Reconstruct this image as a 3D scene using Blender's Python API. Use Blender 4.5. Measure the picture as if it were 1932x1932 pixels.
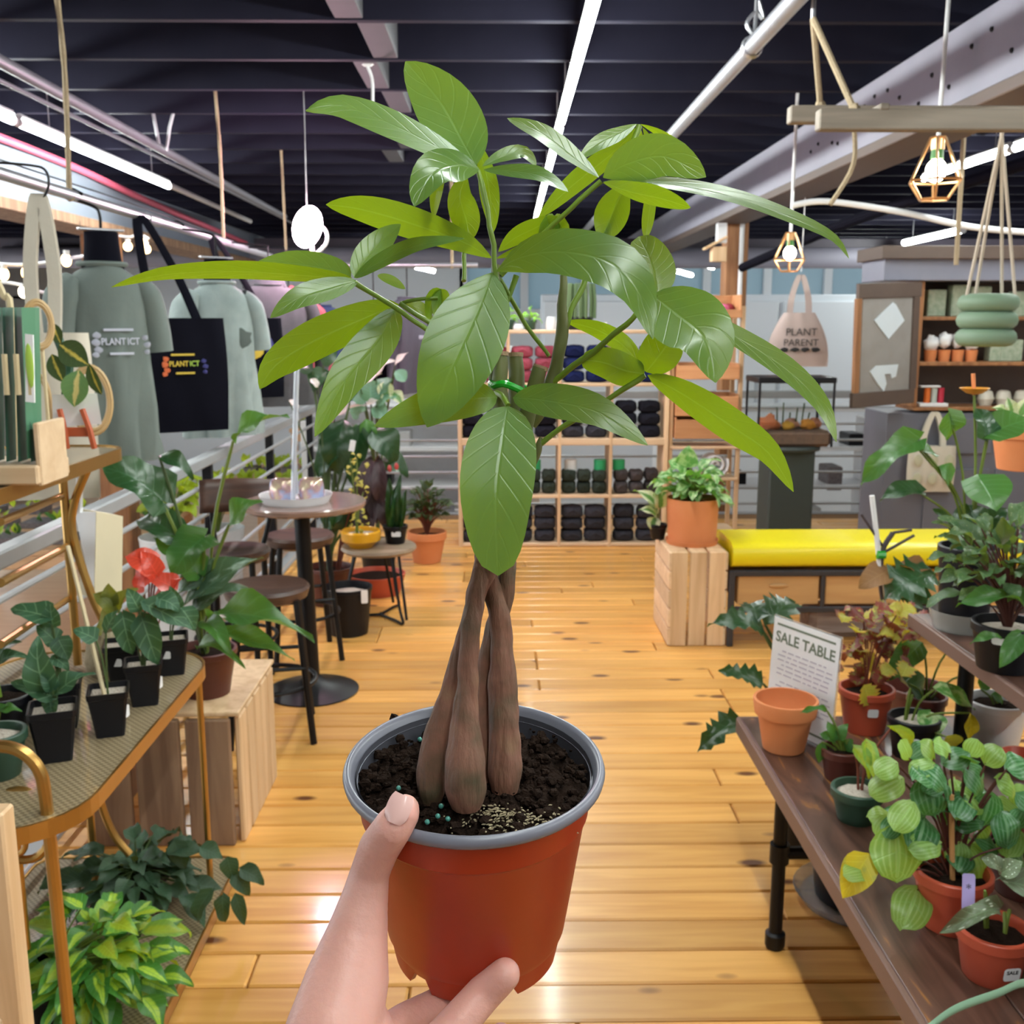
import bpy, math, random
from mathutils import Vector as V, Matrix, Euler, noise
random.seed(11)
sc = bpy.context.scene
for o in list(bpy.data.objects): bpy.data.objects.remove(o)
pi, sin, cos = math.pi, math.sin, math.cos
# ---------------------------------------------------------------- camera, world, exposure
F, H = 1932.0, 1.6
PITCH, YAW = math.atan(361/F), math.atan(26/F)
CAM = V((0, 0, H))
RC = Euler((pi/2-PITCH, 0, -YAW)).to_matrix()
cd = bpy.data.cameras.new('camera'); cam = bpy.data.objects.new('camera', cd)
sc.collection.objects.link(cam); cam.location = CAM; cam.rotation_euler = (pi/2-PITCH, 0, -YAW)
cd.sensor_width = 36; cd.lens = 36; cd.clip_start = .02; cd.clip_end = 200
cd.dof.use_dof = True; cd.dof.focus_distance = .58; cd.dof.aperture_fstop = 25
sc.camera = cam
w = bpy.data.worlds.new('daylight'); sc.world = w; w.use_nodes = True
bg = w.node_tree.nodes['Background']; bg.inputs[0].default_value = (.93, .96, 1, 1); bg.inputs[1].default_value = 4.2
sc.view_settings.view_transform = 'Standard'; sc.view_settings.look = 'None'
sc.view_settings.exposure = 0.25; sc.view_settings.gamma = 1; sc.view_settings.use_curve_mapping = False
TUBE = 95.0            # emission of the LED tubes
# ---------------------------------------------------------------- pixel helpers (photo pixel -> world point)
def ray(px, py): return RC @ V(((px-966)/F, -(py-966)/F, -1))
def at(px, py, Y): r = ray(px, py); return CAM + r*(Y/r.y)
def fl(px, py, Z=0.): r = ray(px, py); return CAM + r*((Z-H)/r.z)
def C(px, py, d): return CAM + ray(px, py)*d
# ---------------------------------------------------------------- mesh collector
class MB:
    def __init__(s): s.v, s.f, s.m, s.uv = [], [], [], None
    def add(s, vs, fs, mi=0):
        n = len(s.v); s.v += [V(v) for v in vs]; s.f += [tuple(i+n for i in f) for f in fs]; s.m += [mi]*len(fs); return s
    def box(s, c, size, rot=None, ch=.004, mi=0):
        hx, hy, hz = size[0]/2, size[1]/2, size[2]/2; ch = min(ch, hx*.45, hy*.45, hz*.45); c = V(c)
        vs, idx = [], {}
        for sx in (-1, 1):
            for sy in (-1, 1):
                for sz in (-1, 1):
                    for k in range(3):
                        p = [sx*hx, sy*hy, sz*hz]
                        for q in range(3):
                            if q != k: p[q] -= (sx, sy, sz)[q]*ch
                        idx[(sx, sy, sz, k)] = len(vs); vs.append(V(p))
        fs = []
        for k in range(3):
            a, b = (k+1) % 3, (k+2) % 3
            for sg in (-1, 1):
                q = []
                for (u, w_) in ((-1, -1), (1, -1), (1, 1), (-1, 1)):
                    t = [0, 0, 0]; t[k] = sg; t[a] = u; t[b] = w_; q.append(idx[(*t, k)])
                fs.append(q if sg > 0 else q[::-1])
        for k in range(3):
            a, b = (k+1) % 3, (k+2) % 3
            for u in (-1, 1):
                for w_ in (-1, 1):
                    t0 = [0, 0, 0]; t0[k] = -1; t0[a] = u; t0[b] = w_; t1 = list(t0); t1[k] = 1
                    q = [idx[(*t0, a)], idx[(*t1, a)], idx[(*t1, b)], idx[(*t0, b)]]
                    fs.append(q if u*w_ < 0 else q[::-1])
        for sx in (-1, 1):
            for sy in (-1, 1):
                for sz in (-1, 1):
                    q = [idx[(sx, sy, sz, k)] for k in range(3)]
                    fs.append(q if sx*sy*sz > 0 else q[::-1])
        if rot is not None: vs = [rot @ v for v in vs]
        return s.add([v+c for v in vs], fs, mi)
    def tube(s, pts, r, n=8, caps=True, mi=0, flat=1.0):
        pts = [V(p) for p in pts]; N = len(pts)
        rs = r if isinstance(r, (list, tuple)) else [r]*N
        vs, fs = [], []; up = None
        for i, p in enumerate(pts):
            t = (pts[min(i+1, N-1)]-pts[max(i-1, 0)])
            t = t.normalized() if t.length > 1e-9 else V((0, 0, 1))
            if up is None: up = V((0, 0, 1)) if abs(t.z) < .9 else V((0, 1, 0))
            a = t.cross(up)
            if a.length < 1e-4: a = t.cross(V((1, .3, 0)))
            a.normalize(); b = a.cross(t).normalized(); up = b
            for k in range(n):
                an = 2*pi*k/n; vs.append(p + a*cos(an)*rs[i] + b*sin(an)*rs[i]*flat)
        for i in range(N-1):
            for k in range(n):
                k2 = (k+1) % n; fs.append((i*n+k, i*n+k2, (i+1)*n+k2, (i+1)*n+k))
        if caps: fs.append(tuple(range(n))[::-1]); fs.append(tuple((N-1)*n+k for k in range(n)))
        return s.add(vs, fs, mi)
    def lathe(s, prof, c, R=None, n=24, mi=0, sq=0):
        vs, fs = [], []; c = V(c)
        for (r, z) in prof:
            for k in range(n):
                a = 2*pi*k/n; v = V((r*cos(a), r*sin(a), z)); vs.append((R @ v if R else v)+c)
        for i in range(len(prof)-1):
            for k in range(n):
                k2 = (k+1) % n; fs.append((i*n+k, i*n+k2, (i+1)*n+k2, (i+1)*n+k))
        return s.add(vs, fs, mi)
    def sph(s, c, r, n=10, m=6, mi=0, R=None, nz=0):
        r = r if isinstance(r, (tuple, list)) else (r, r, r); c = V(c); vs = [V((0, 0, -r[2]))]
        for i in range(1, m):
            ph = -pi/2+pi*i/m
            for k in range(n): a = 2*pi*k/n; vs.append(V((r[0]*cos(ph)*cos(a), r[1]*cos(ph)*sin(a), r[2]*sin(ph))))
        vs.append(V((0, 0, r[2]))); L = len(vs)-1; fs = []
        for k in range(n):
            k2 = (k+1) % n; fs.append((0, 1+k2, 1+k)); fs.append((L, L-n+k, L-n+k2))
            for i in range(m-2): b = 1+i*n; fs.append((b+k, b+k2, b+n+k2, b+n+k))
        if nz: vs = [v*(1+nz*noise.noise(v*(2.2/max(r))+c*7)) for v in vs]
        if R: vs = [R @ v for v in vs]
        return s.add([v+c for v in vs], fs, mi)
    def prism(s, poly, z0, z1, Mx=None, mi=0):
        n = len(poly); vs = [V((p[0], p[1], z0)) for p in poly]+[V((p[0], p[1], z1)) for p in poly]
        fs = [tuple(range(n))[::-1], tuple(range(n, 2*n))]+[(i, (i+1) % n, n+(i+1) % n, n+i) for i in range(n)]
        if Mx: vs = [Mx @ v for v in vs]
        return s.add(vs, fs, mi)
    def grid(s, fn, nu, nv, mi=0):
        vs = [fn(i/nu, j/nv) for j in range(nv+1) for i in range(nu+1)]
        fs = [(j*(nu+1)+i, j*(nu+1)+i+1, (j+1)*(nu+1)+i+1, (j+1)*(nu+1)+i) for j in range(nv) for i in range(nu)]
        return s.add(vs, fs, mi)
WM = {}
def mesh_of(mb, name, mats, smooth=True, inv=None, ang=35):
    me = bpy.data.meshes.new(name)
    vs = [inv @ v for v in mb.v] if inv else mb.v
    me.from_pydata([tuple(v) for v in vs], [], mb.f)
    for m in (mats if isinstance(mats, (list, tuple)) else [mats]): me.materials.append(m)
    me.polygons.foreach_set('material_index', mb.m)
    if mb.uv:
        u = me.uv_layers.new(name='UVMap')
        for l in me.loops: u.data[l.index].uv = mb.uv[l.vertex_index]
    if smooth: me.shade_smooth(); me.set_sharp_from_angle(angle=math.radians(ang))
    me.update(); return me
def link(o, parent=None, Mw=None):
    sc.collection.objects.link(o); Mw = Mw or Matrix()
    if parent: o.parent = parent; o.matrix_basis = WM[parent.name].inverted() @ Mw
    else: o.matrix_basis = Mw
    WM[o.name] = Mw; return o
def build(name, mb, mat, parent=None, smooth=True, kind=None, loc=None, ang=35):
    Mw = WM[parent.name].copy() if parent else Matrix.Translation(loc if loc is not None else V((0, 0, 0)))
    me = mesh_of(mb, name, mat, smooth, Mw.inverted(), ang)
    o = link(bpy.data.objects.new(name, me), parent, Mw)
    if kind: o['kind'] = kind
    return o
def tag(o, label, cat, group=None, kind=None):
    o['label'] = label; o['category'] = cat
    if group: o['group'] = group
    if kind: o['kind'] = kind
    return o
def thing(name, label, cat, loc, group=None, rz=0):
    o = bpy.data.objects.new(name, None); o.empty_display_size = .05
    link(o, None, Matrix.Translation(V(loc)) @ Matrix.Rotation(rz, 4, 'Z')); return tag(o, label, cat, group)
def solo(name, mb, mat, label, cat, group=None, smooth=True, loc=None, ang=35):
    if loc is None:
        n = len(mb.v); c = sum(mb.v, V())/n; loc = V((c.x, c.y, min(v.z for v in mb.v)))
    return tag(build(name, mb, mat, None, smooth, None, loc, ang), label, cat, group)
def struct(name, mb, mat, smooth=False):
    o = build(name, mb, mat, None, smooth); o['kind'] = 'structure'; return o
def inst(name, me, Mw, parent): return link(bpy.data.objects.new(name, me), parent, Mw)
def copy_thing(src, Mw, label=None):
    c = src.copy(); sc.collection.objects.link(c); c.matrix_basis = Mw; WM[c.name] = Mw
    if label: c['label'] = label
    for ch in list(src.children):
        d = ch.copy(); sc.collection.objects.link(d); d.parent = c
        for g in list(ch.children): e = g.copy(); sc.collection.objects.link(e); e.parent = d
    return c
def frame(x, y, z=None, o=(0, 0, 0)):
    x = V(x).normalized(); y = V(y); y = (y-x*y.dot(x)).normalized(); z = x.cross(y)
    return Matrix(((x.x, y.x, z.x, o[0]), (x.y, y.y, z.y, o[1]), (x.z, y.z, z.z, o[2]), (0, 0, 0, 1)))
def bez(p, n=10):
    p = [V(q) for q in p]; out = []
    if len(p) == 2: return [p[0].lerp(p[1], i/n) for i in range(n+1)]
    for i in range(len(p)-1):      # Catmull-Rom through the points
        a, b, c, d = p[max(i-1, 0)], p[i], p[i+1], p[min(i+2, len(p)-1)]
        for k in range(n):
            t = k/n; out.append(.5*((2*b)+(c-a)*t+(2*a-5*b+4*c-d)*t*t+(3*b-a-3*c+d)*t**3))
    return out+[p[-1]]
# ---------------------------------------------------------------- materials
def newmat(name):
    m = bpy.data.materials.new(name); m.use_nodes = True; nt = m.node_tree
    return m, nt, nt.nodes, nt.links, nt.nodes['Principled BSDF']
def c4(c): return (c[0], c[1], c[2], 1)
def mixc(N, L, fac, a, b):
    x = N.new('ShaderNodeMix'); x.data_type = 'RGBA'
    for s, v in ((0, fac), (6, a), (7, b)):
        if hasattr(v, 'links'): L.new(v, x.inputs[s])
        else: x.inputs[s].default_value = v if s == 0 else c4(v)
    return x.outputs[2]
def mth(N, L, op, a, b=None, cl=False):
    x = N.new('ShaderNodeMath'); x.operation = op; x.use_clamp = cl
    for i, v in enumerate((a, b)):
        if v is None: continue
        if hasattr(v, 'links'): L.new(v, x.inputs[i])
        else: x.inputs[i].default_value = v
    return x.outputs[0]
def mat(name, col, rough=.5, metal=0., c2=None, ns=12., amt=.5, bump=0., bs=60., coat=0., emit=None, es=0., stretch=None, alpha=None, trans=0., ior=None, sss=0., spec=None, rnd=0.):
    m, nt, N, L, b = newmat(name)
    b.inputs['Roughness'].default_value = rough; b.inputs['Metallic'].default_value = metal
    if coat: b.inputs['Coat Weight'].default_value = coat; b.inputs['Coat Roughness'].default_value = .15
    if trans: b.inputs['Transmission Weight'].default_value = trans
    if ior: b.inputs['IOR'].default_value = ior
    if spec is not None: b.inputs['Specular IOR Level'].default_value = spec
    if alpha is not None: b.inputs['Alpha'].default_value = alpha
    if sss: b.inputs['Subsurface Weight'].default_value = sss; b.inputs['Subsurface Radius'].default_value = (.01, .004, .002)
    tc = N.new('ShaderNodeTexCoord'); co = tc.outputs['Object']
    if stretch:
        mp = N.new('ShaderNodeMapping'); mp.inputs['Scale'].default_value = stretch; L.new(co, mp.inputs[0]); co = mp.outputs[0]
    c2 = c2 or tuple(x*.8 for x in col)
    nz = N.new('ShaderNodeTexNoise'); nz.inputs['Scale'].default_value = ns; nz.inputs['Detail'].default_value = 4; L.new(co, nz.inputs['Vector'])
    f = mth(N, L, 'MULTIPLY', nz.outputs['Fac'], amt*1.6, True)
    col_o = mixc(N, L, f, col, c2)
    if rnd:
        oi = N.new('ShaderNodeObjectInfo'); hs = N.new('ShaderNodeHueSaturation'); L.new(col_o, hs.inputs['Color'])
        L.new(mth(N, L, 'ADD', mth(N, L, 'MULTIPLY', oi.outputs['Random'], rnd), 1-rnd/2), hs.inputs['Value']); col_o = hs.outputs[0]
    L.new(col_o, b.inputs['Base Color'])
    if bump:
        n2 = N.new('ShaderNodeTexNoise'); n2.inputs['Scale'].default_value = bs; n2.inputs['Detail'].default_value = 3; L.new(co, n2.inputs['Vector'])
        bp = N.new('ShaderNodeBump'); bp.inputs['Strength'].default_value = bump; bp.inputs['Distance'].default_value = .01
        L.new(n2.outputs['Fac'], bp.inputs['Height']); L.new(bp.outputs[0], b.inputs['Normal'])
    if emit: b.inputs['Emission Color'].default_value = c4(emit); b.inputs['Emission Strength'].default_value = es
    return m
def wood(name, c1, c2, axis='X', rough=.5, knots=.0, kc=(.12, .04, .015), coat=0., rnd=.3, sc_=1.0, bump=.05, flat=False):
    m, nt, N, L, b = newmat(name)
    tc = N.new('ShaderNodeTexCoord'); oi = N.new('ShaderNodeObjectInfo')
    ad = N.new('ShaderNodeVectorMath'); ad.operation = 'ADD'; L.new(tc.outputs['Object'], ad.inputs[0])
    mu = N.new('ShaderNodeVectorMath'); mu.operation = 'SCALE'; mu.inputs[0].default_value = (7.3, 5.1, 3.7); L.new(oi.outputs['Random'], mu.inputs['Scale']); L.new(mu.outputs[0], ad.inputs[1])
    mp = N.new('ShaderNodeMapping'); s = [14*sc_]*3; s['XYZ'.index(axis)] = 1.1*sc_; mp.inputs['Scale'].default_value = s; L.new(ad.outputs[0], mp.inputs[0])
    nz = N.new('ShaderNodeTexNoise'); nz.inputs['Scale'].default_value = 1.6; nz.inputs['Detail'].default_value = 5; nz.inputs['Distortion'].default_value = .6; L.new(mp.outputs[0], nz.inputs['Vector'])
    rp = N.new('ShaderNodeValToRGB'); rp.color_ramp.elements[0].position = .38; rp.color_ramp.elements[1].position = .66
    rp.color_ramp.elements[0].color = c4(c1); rp.color_ramp.elements[1].color = c4(c2); L.new(nz.outputs['Fac'], rp.inputs[0]); col = rp.outputs[0]
    if knots:
        mk = N.new('ShaderNodeMapping'); s = [7.]*3; s['XYZ'.index(axis)] = 3.2; s[2] = 0. if flat else s[2]; mk.inputs['Scale'].default_value = s; L.new(ad.outputs[0], mk.inputs[0])
        vo = N.new('ShaderNodeTexVoronoi'); vo.inputs['Scale'].default_value = 1.; L.new(mk.outputs[0], vo.inputs['Vector'])
        k = mth(N, L, 'MULTIPLY', mth(N, L, 'SUBTRACT', knots, vo.outputs['Distance'], True), 14., True)
        col = mixc(N, L, k, col, kc)
    hs = N.new('ShaderNodeHueSaturation'); L.new(col, hs.inputs['Color']); L.new(mth(N, L, 'ADD', mth(N, L, 'MULTIPLY', oi.outputs['Random'], rnd), 1-rnd/2), hs.inputs['Value'])
    L.new(hs.outputs[0], b.inputs['Base Color']); b.inputs['Roughness'].default_value = rough
    if coat: b.inputs['Coat Weight'].default_value = coat; b.inputs['Coat Roughness'].default_value = .12
    bp = N.new('ShaderNodeBump'); bp.inputs['Strength'].default_value = bump; bp.inputs['Distance'].default_value = .01; L.new(nz.outputs['Fac'], bp.inputs['Height']); L.new(bp.outputs[0], b.inputs['Normal'])
    return m
def leafmat(name, top, under=None, vein=None, trans=None, rough=.35, tf=.35, lat=7., latw=.25, vstr=.7, var=None, varmode='band', vw=.35, red=None, spec=.5):
    """two-sided leaf: upper and lower surface colours, midrib and lateral veins, optional variegation"""
    under = under or tuple(min(1, x*1.35+.01) for x in top); vein = vein or tuple(min(1, x*1.5+.02) for x in top)
    trans = trans or (top[0]*2.2+.05, top[1]*1.7+.05, top[2]*.5)
    m, nt, N, L, b = newmat(name)
    uv = N.new('ShaderNodeUVMap'); sp = N.new('ShaderNodeSeparateXYZ'); L.new(uv.outputs[0], sp.inputs[0])
    u = mth(N, L, 'ABSOLUTE', mth(N, L, 'MULTIPLY', mth(N, L, 'SUBTRACT', sp.outputs[0], .5), 2.)); v = sp.outputs[1]
    mid = mth(N, L, 'SUBTRACT', 1., mth(N, L, 'MULTIPLY', u, 14.), True)
    la = mth(N, L, 'SINE', mth(N, L, 'MULTIPLY', mth(N, L, 'SUBTRACT', v, mth(N, L, 'MULTIPLY', u, .22)), lat*2*pi))
    la = mth(N, L, 'MULTIPLY', mth(N, L, 'SUBTRACT', la, 1-latw), 1/latw, True)
    vm = mth(N, L, 'MULTIPLY', mth(N, L, 'MAXIMUM', mid, mth(N, L, 'MULTIPLY', la, .55)), vstr)
    tc = N.new('ShaderNodeTexCoord'); nz = N.new('ShaderNodeTexNoise'); nz.inputs['Scale'].default_value = 3.5; nz.inputs['Detail'].default_value = 3
    oi = N.new('ShaderNodeObjectInfo'); cb = N.new('ShaderNodeVectorMath'); cb.operation = 'ADD'; L.new(uv.outputs[0], cb.inputs[0])
    sv = N.new('ShaderNodeVectorMath'); sv.operation = 'SCALE'; sv.inputs[0].default_value = (9, 5, 3); L.new(oi.outputs['Random'], sv.inputs['Scale']); L.new(sv.outputs[0], cb.inputs[1]); L.new(cb.outputs[0], nz.inputs['Vector'])
    base = mixc(N, L, mth(N, L, 'MULTIPLY', nz.outputs['Fac'], .5), top, tuple(x*.6 for x in top))
    if var:
        if varmode == 'band': k = mth(N, L, 'MULTIPLY', mth(N, L, 'SUBTRACT', mth(N, L, 'ADD', vw, mth(N, L, 'MULTIPLY', mth(N, L, 'SUBTRACT', nz.outputs['Fac'], .5), .5)), u), 8., True)
        elif varmode == 'edge': k = mth(N, L, 'MULTIPLY', mth(N, L, 'SUBTRACT', u, mth(N, L, 'ADD', vw, mth(N, L, 'MULTIPLY', mth(N, L, 'SUBTRACT', nz.outputs['Fac'], .5), .6))), 8., True)
        elif varmode == 'stripe':
            k = mth(N, L, 'SINE', mth(N, L, 'MULTIPLY', u, 4*2*pi)); k = mth(N, L, 'MULTIPLY', mth(N, L, 'ADD', k, -.2), 1.5, True)
        elif varmode == 'spot':
            vo = N.new('ShaderNodeTexVoronoi'); vo.inputs['Scale'].default_value = 7.; L.new(cb.outputs[0], vo.inputs['Vector']); k = mth(N, L, 'MULTIPLY', mth(N, L, 'SUBTRACT', vw, vo.outputs['Distance']), 12., True)
        else: k = mth(N, L, 'MULTIPLY', mth(N, L, 'SUBTRACT', nz.outputs['Fac'], vw), 9., True)
        base = mixc(N, L, k, base, var)
    base = mixc(N, L, vm, base, vein)
    ge = N.new('ShaderNodeNewGeometry'); und = mixc(N, L, mth(N, L, 'MULTIPLY', mid, .6), under, vein)
    col = mixc(N, L, ge.outputs['Backfacing'], base, und)
    hs = N.new('ShaderNodeHueSaturation'); L.new(col, hs.inputs['Color']); L.new(mth(N, L, 'ADD', mth(N, L, 'MULTIPLY', oi.outputs['Random'], .5), .75), hs.inputs['Value'])
    L.new(hs.outputs[0], b.inputs['Base Color']); b.inputs['Roughness'].default_value = rough; b.inputs['Specular IOR Level'].default_value = spec
    bp = N.new('ShaderNodeBump'); bp.inputs['Strength'].default_value = .35; bp.inputs['Distance'].default_value = .004; L.new(vm, bp.inputs['Height']); bp.invert = True; L.new(bp.outputs[0], b.inputs['Normal'])
    tr = N.new('ShaderNodeBsdfTranslucent'); L.new(mixc(N, L, mth(N, L, 'MULTIPLY', vm, .5), trans, vein), tr.inputs[0])
    mx = N.new('ShaderNodeMixShader'); mx.inputs[0].default_value = tf; L.new(b.outputs[0], mx.inputs[1]); L.new(tr.outputs[0], mx.inputs[2]); L.new(mx.outputs[0], N['Material Output'].inputs[0])
    return m
m_black = mat('black_plastic', (.005, .005, .008), .42, spec=.3)
m_iron = mat('black_iron', (.007, .0065, .008), .42, .2, spec=.3)
m_steel = mat('galvanised_steel', (.55, .56, .6), .35, .8)
m_rail = mat('grey_painted_steel', (.42, .43, .45), .45, .3)
m_gold = mat('brass_gold', (.52, .3, .09), .32, .9, c2=(.42, .23, .06))
m_white = mat('white_plastic', (.8, .8, .82), .35)
m_rope = mat('jute_rope', (.42, .33, .22), .95, c2=(.25, .18, .1), ns=90, bump=.6, bs=200)
m_terra = mat('terracotta_clay', (.62, .19, .06), .8, c2=(.7, .27, .11), ns=9, bump=.05)
m_terra_pl = mat('terracotta_plastic', (.5, .085, .04), .4, c2=(.42, .06, .03))
m_brownpot = mat('brown_plastic', (.1, .022, .015), .4)
m_greenpot = mat('dark_green_plastic', (.02, .06, .035), .45)
m_soil = mat('dark_potting_soil', (.008, .005, .004), .95, c2=(.028, .016, .011), ns=120, amt=.6, bump=1, bs=150, spec=.05)
m_bark = mat('perlite_bark_mix', (.3, .2, .13), .95, c2=(.7, .65, .58), ns=160, amt=.7, bump=1, bs=180)
m_stem = mat('green_stem', (.11, .17, .02), .5, c2=(.16, .2, .03))
m_stem2 = mat('dark_stem', (.06, .1, .025), .5)
m_redstem = mat('reddish_stem', (.2, .05, .03), .5)
m_paper = mat('white_label_paper', (.85, .84, .86), .6)
m_ink = mat('black_ink', (.02, .02, .022), .6)
m_pine = wood('pale_pine', (.72, .5, .3), (.58, .37, .2), 'Z', .6, .06, (.3, .15, .06))
m_pineX = wood('pale_pine_horizontal', (.72, .52, .33), (.62, .42, .25), 'X', .6, .05, (.3, .15, .06))
m_oldwood = wood('weathered_brown_wood', (.2, .11, .065), (.33, .2, .12), 'Z', .8, .1, (.08, .04, .02))
m_orangewood = wood('orange_stained_wood', (.6, .29, .13), (.5, .22, .09), 'X', .5, .05, (.25, .1, .04))
# ================================================================ structure
m_floor = wood('honey_pine_floor', (.76, .395, .105), (.62, .285, .06), 'X', .36, .17, (.12, .035, .01), .3, .36, flat=True)
m_joist = mat('black_painted_joist', (.010, .0095, .019), .7, c2=(.018, .017, .03), ns=5, spec=.08)
m_deck = mat('black_painted_deck', (.006, .0055, .011), .8, spec=.05)
m_beam = mat('lilac_grey_paint', (.27, .26, .31), .55, c2=(.2, .19, .24), ns=4, bump=.1, bs=20)
m_bluebeam = mat('blue_grey_paint', (.15, .175, .22), .55, c2=(.19, .21, .26), ns=3)
m_dkbrown = mat('dark_brown_wood', (.075, .05, .042), .6, c2=(.12, .08, .06), stretch=(1, .1, 1))
m_wall = mat('pale_blue_white_wall', (.72, .77, .82), .6, c2=(.66, .71, .77), ns=2)
m_wallg = mat('grey_wall', (.5, .5, .5), .7, ns=2)
m_low = wood('lower_floor_wood', (.75, .5, .3), (.68, .42, .24), 'X', .35, 0, coat=.2, rnd=.05)
m_tube = mat('led_tube_glow', (.95, 1, .97), .5, emit=(.93, 1.0, .96), es=TUBE)
def frosted():
    m, nt, N, L, b = newmat('frosted_window_pane'); d = N.new('ShaderNodeBsdfDiffuse'); d.inputs[0].default_value = (.45, .52, .56, 1); t = N.new('ShaderNodeBsdfTranslucent'); t.inputs[0].default_value = (.26, .33, .36, 1); a = N.new('ShaderNodeMixShader'); a.inputs[0].default_value = .6; L.new(d.outputs[0], a.inputs[1]); L.new(t.outputs[0], a.inputs[2]); L.new(a.outputs[0], N['Material Output'].inputs[0]); return m
m_frostw = frosted()
m_glass = mat('window_glass', (.9, .95, .95), .05, trans=1., ior=1.02)
m_post = wood('brown_timber_post', (.33, .15, .06), (.22, .09, .035), 'Z', .6, .08, (.08, .03, .01))
m_subfloor = mat('dark_subfloor', (.24, .12, .05), .9)
# floor with single boards
fo = struct('floor', MB().box((1.8, 3.0, -.10), (6.6, 11.2, .14), ch=.002), m_subfloor)
bt = {}
def plank(L):
    if L not in bt: bt[L] = mesh_of(MB().box((0, 0, 0), (L-.004, .1305, .03), ch=.005), 'floor_board', m_floor, False)
    return bt[L]
R1 = random.Random(5); y = 2.121-.136*15
for row in range(60):
    x = -1.42-R1.choice((0, .2, .4, .6, .8, 1.0))
    while x < 4.8:
        L = R1.choice((1.2, 1.6, 2.0, 2.4)); x0, x1 = max(x, -1.42), min(x+L, 4.98); L2 = round((x1-x0)*20)/20
        if L2 >= .1: inst('floor_board', plank(L2), Matrix.Translation((x0+L2/2, y+.068, -.0155)), fo)
        x += L
    y += .136
lf = struct('floor_lower', MB().box((-1, 8, -1.35), (16, 22, .1)), m_low)
struct('trim_1', MB().box((-1.46, 3.0, -.12), (.08, 11.2, .2)), m_rail)          # edge channel of the gallery
struct('trim_2', MB().box((1.8, 8.63, -.12), (6.6, .08, .2)), m_rail)
# ceiling
ce = struct('ceiling', MB().box((0, 7.5, 3.06), (16, 22, .06)), m_deck)
jm = mesh_of(MB().box((0, 0, 0), (16, .045, .28), ch=.003), 'joist', m_joist, False)
for k in range(-9, 24):
    inst('joist', jm, Matrix.Translation((0, 4.276+.022+k*.613, 2.89)), ce)
m_block = mat('grey_primed_block', (.05, .048, .056), .7)
bm = mesh_of(MB().box((0, 0, 0), (.11, .565, .19), ch=.003), 'blocking', m_block, False)
for k, px in enumerate((640, 716, 703, 750, 725, 765, 742)):
    yy = 4.0+k*.613; p = at(px, 605-1932*1.12/yy, yy); inst('blocking', bm, Matrix.Translation((p.x, yy-.01, 2.85)), ce)
# beams
b1 = struct('beam_right', MB().box((1.93, 8, 2.6), (.2, 16, .30)), m_beam)
build('bottom_board', MB().box((1.95, 8, 2.425), (.27, 16, .05)), m_dkbrown, b1, False)
bolt = mesh_of(MB().sph((0, 0, 0), .011, 6, 4), 'bolt', m_iron)
R2 = random.Random(3)
for k in range(22): inst('bolt', bolt, Matrix.Translation((1.829, 2.6+k*.17+R2.random()*.1, 2.52+.16*R2.random())), b1)
b2 = struct('beam_left', MB().box((-3.1, 9, 2.49), (.2, 16, .32)), m_bluebeam)
build('bottom_board', MB().box((-3.1, 9, 2.29), (.34, 16, .07)), m_oldwood, b2, False)
b3 = struct('beam_far', MB().box((0, 13.2, 2.5), (16, .3, .2)), mat('purple_grey_paint', (.09, .075, .1), .5))
build('duct', MB().tube([(-6, 12.9, 2.36), (6, 12.9, 2.36)], .13, 14), m_beam, b3)
# posts
def post(name, x, y, z0, z1, w_, label=None):
    o = struct(name, MB().box((x, y, (z0+z1)/2), (w_, w_, z1-z0), ch=.01), m_post); return o
p = at(1385, 500, 9.0); po = post('column', p.x, 9.0, -1.3, 2.42, .19)
build('conduit', MB().tube([(p.x+.03, 8.88, -1), (p.x+.03, 8.88, 2.42)], .02, 8), m_white, po)
post('column', -3.1, 8.3, -1.3, 2.3, .24)
# walls of the hall beyond
wf = MB(); Yw = 18.3
wf.box((0, Yw, .25), (16, .2, 3.1)); wf.box((0, Yw, 2.86), (16, .2, .38)); wf.box((-4.3, Yw, 2.23), (7.4, .2, .88))
for k in range(9): wf.box((-.6+k*1.06, Yw, 2.23), (.14, .2, .88))
wfo = struct('wall_far', wf, m_wall)
for k in range(8): struct('window_%d' % (k+1), MB().box((-.07+k*1.06, Yw+.02, 2.23), (.94, .012, .88)), m_frostw)
wl = MB()
wl.box((-8, 8, -.9), (.2, 22, .9)); wl.box((-8, 8, 2.5), (.2, 22, 1.1))
for k in range(9): wl.box((-8, -2.6+k*2.65, 1), (.2, .22, 3.0))
wl.box((-8, 17.4, .75), (.2, 2.8, 2.5)); struct('wall_left', wl, m_wallg)
for k in range(7): struct('window_left_%d_offscreen' % (k+1), MB().box((-8, -1.27+k*2.65, .75), (.012, 2.43, 2.4)), m_glass)
struct('wall_back', MB().box((0, -3.1, .85), (16, .2, 4.4)), m_wallg)
wr = MB(); wr.box((8, 8, .8), (.2, 22, 4.4)); struct('wall_right', wr, m_wallg)
pf = struct('wall_partition', MB().box((2.6, 12.2, .35), (4.2, .1, 3.1), ch=.01), m_wall)      # white panels behind the pedestal
for k in range(3): build('panel', MB().box((1.2+k*1.4, 12.13, 1.2-.0), (1.34, .05, 1.25), ch=.012), m_wall, pf, False)
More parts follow.
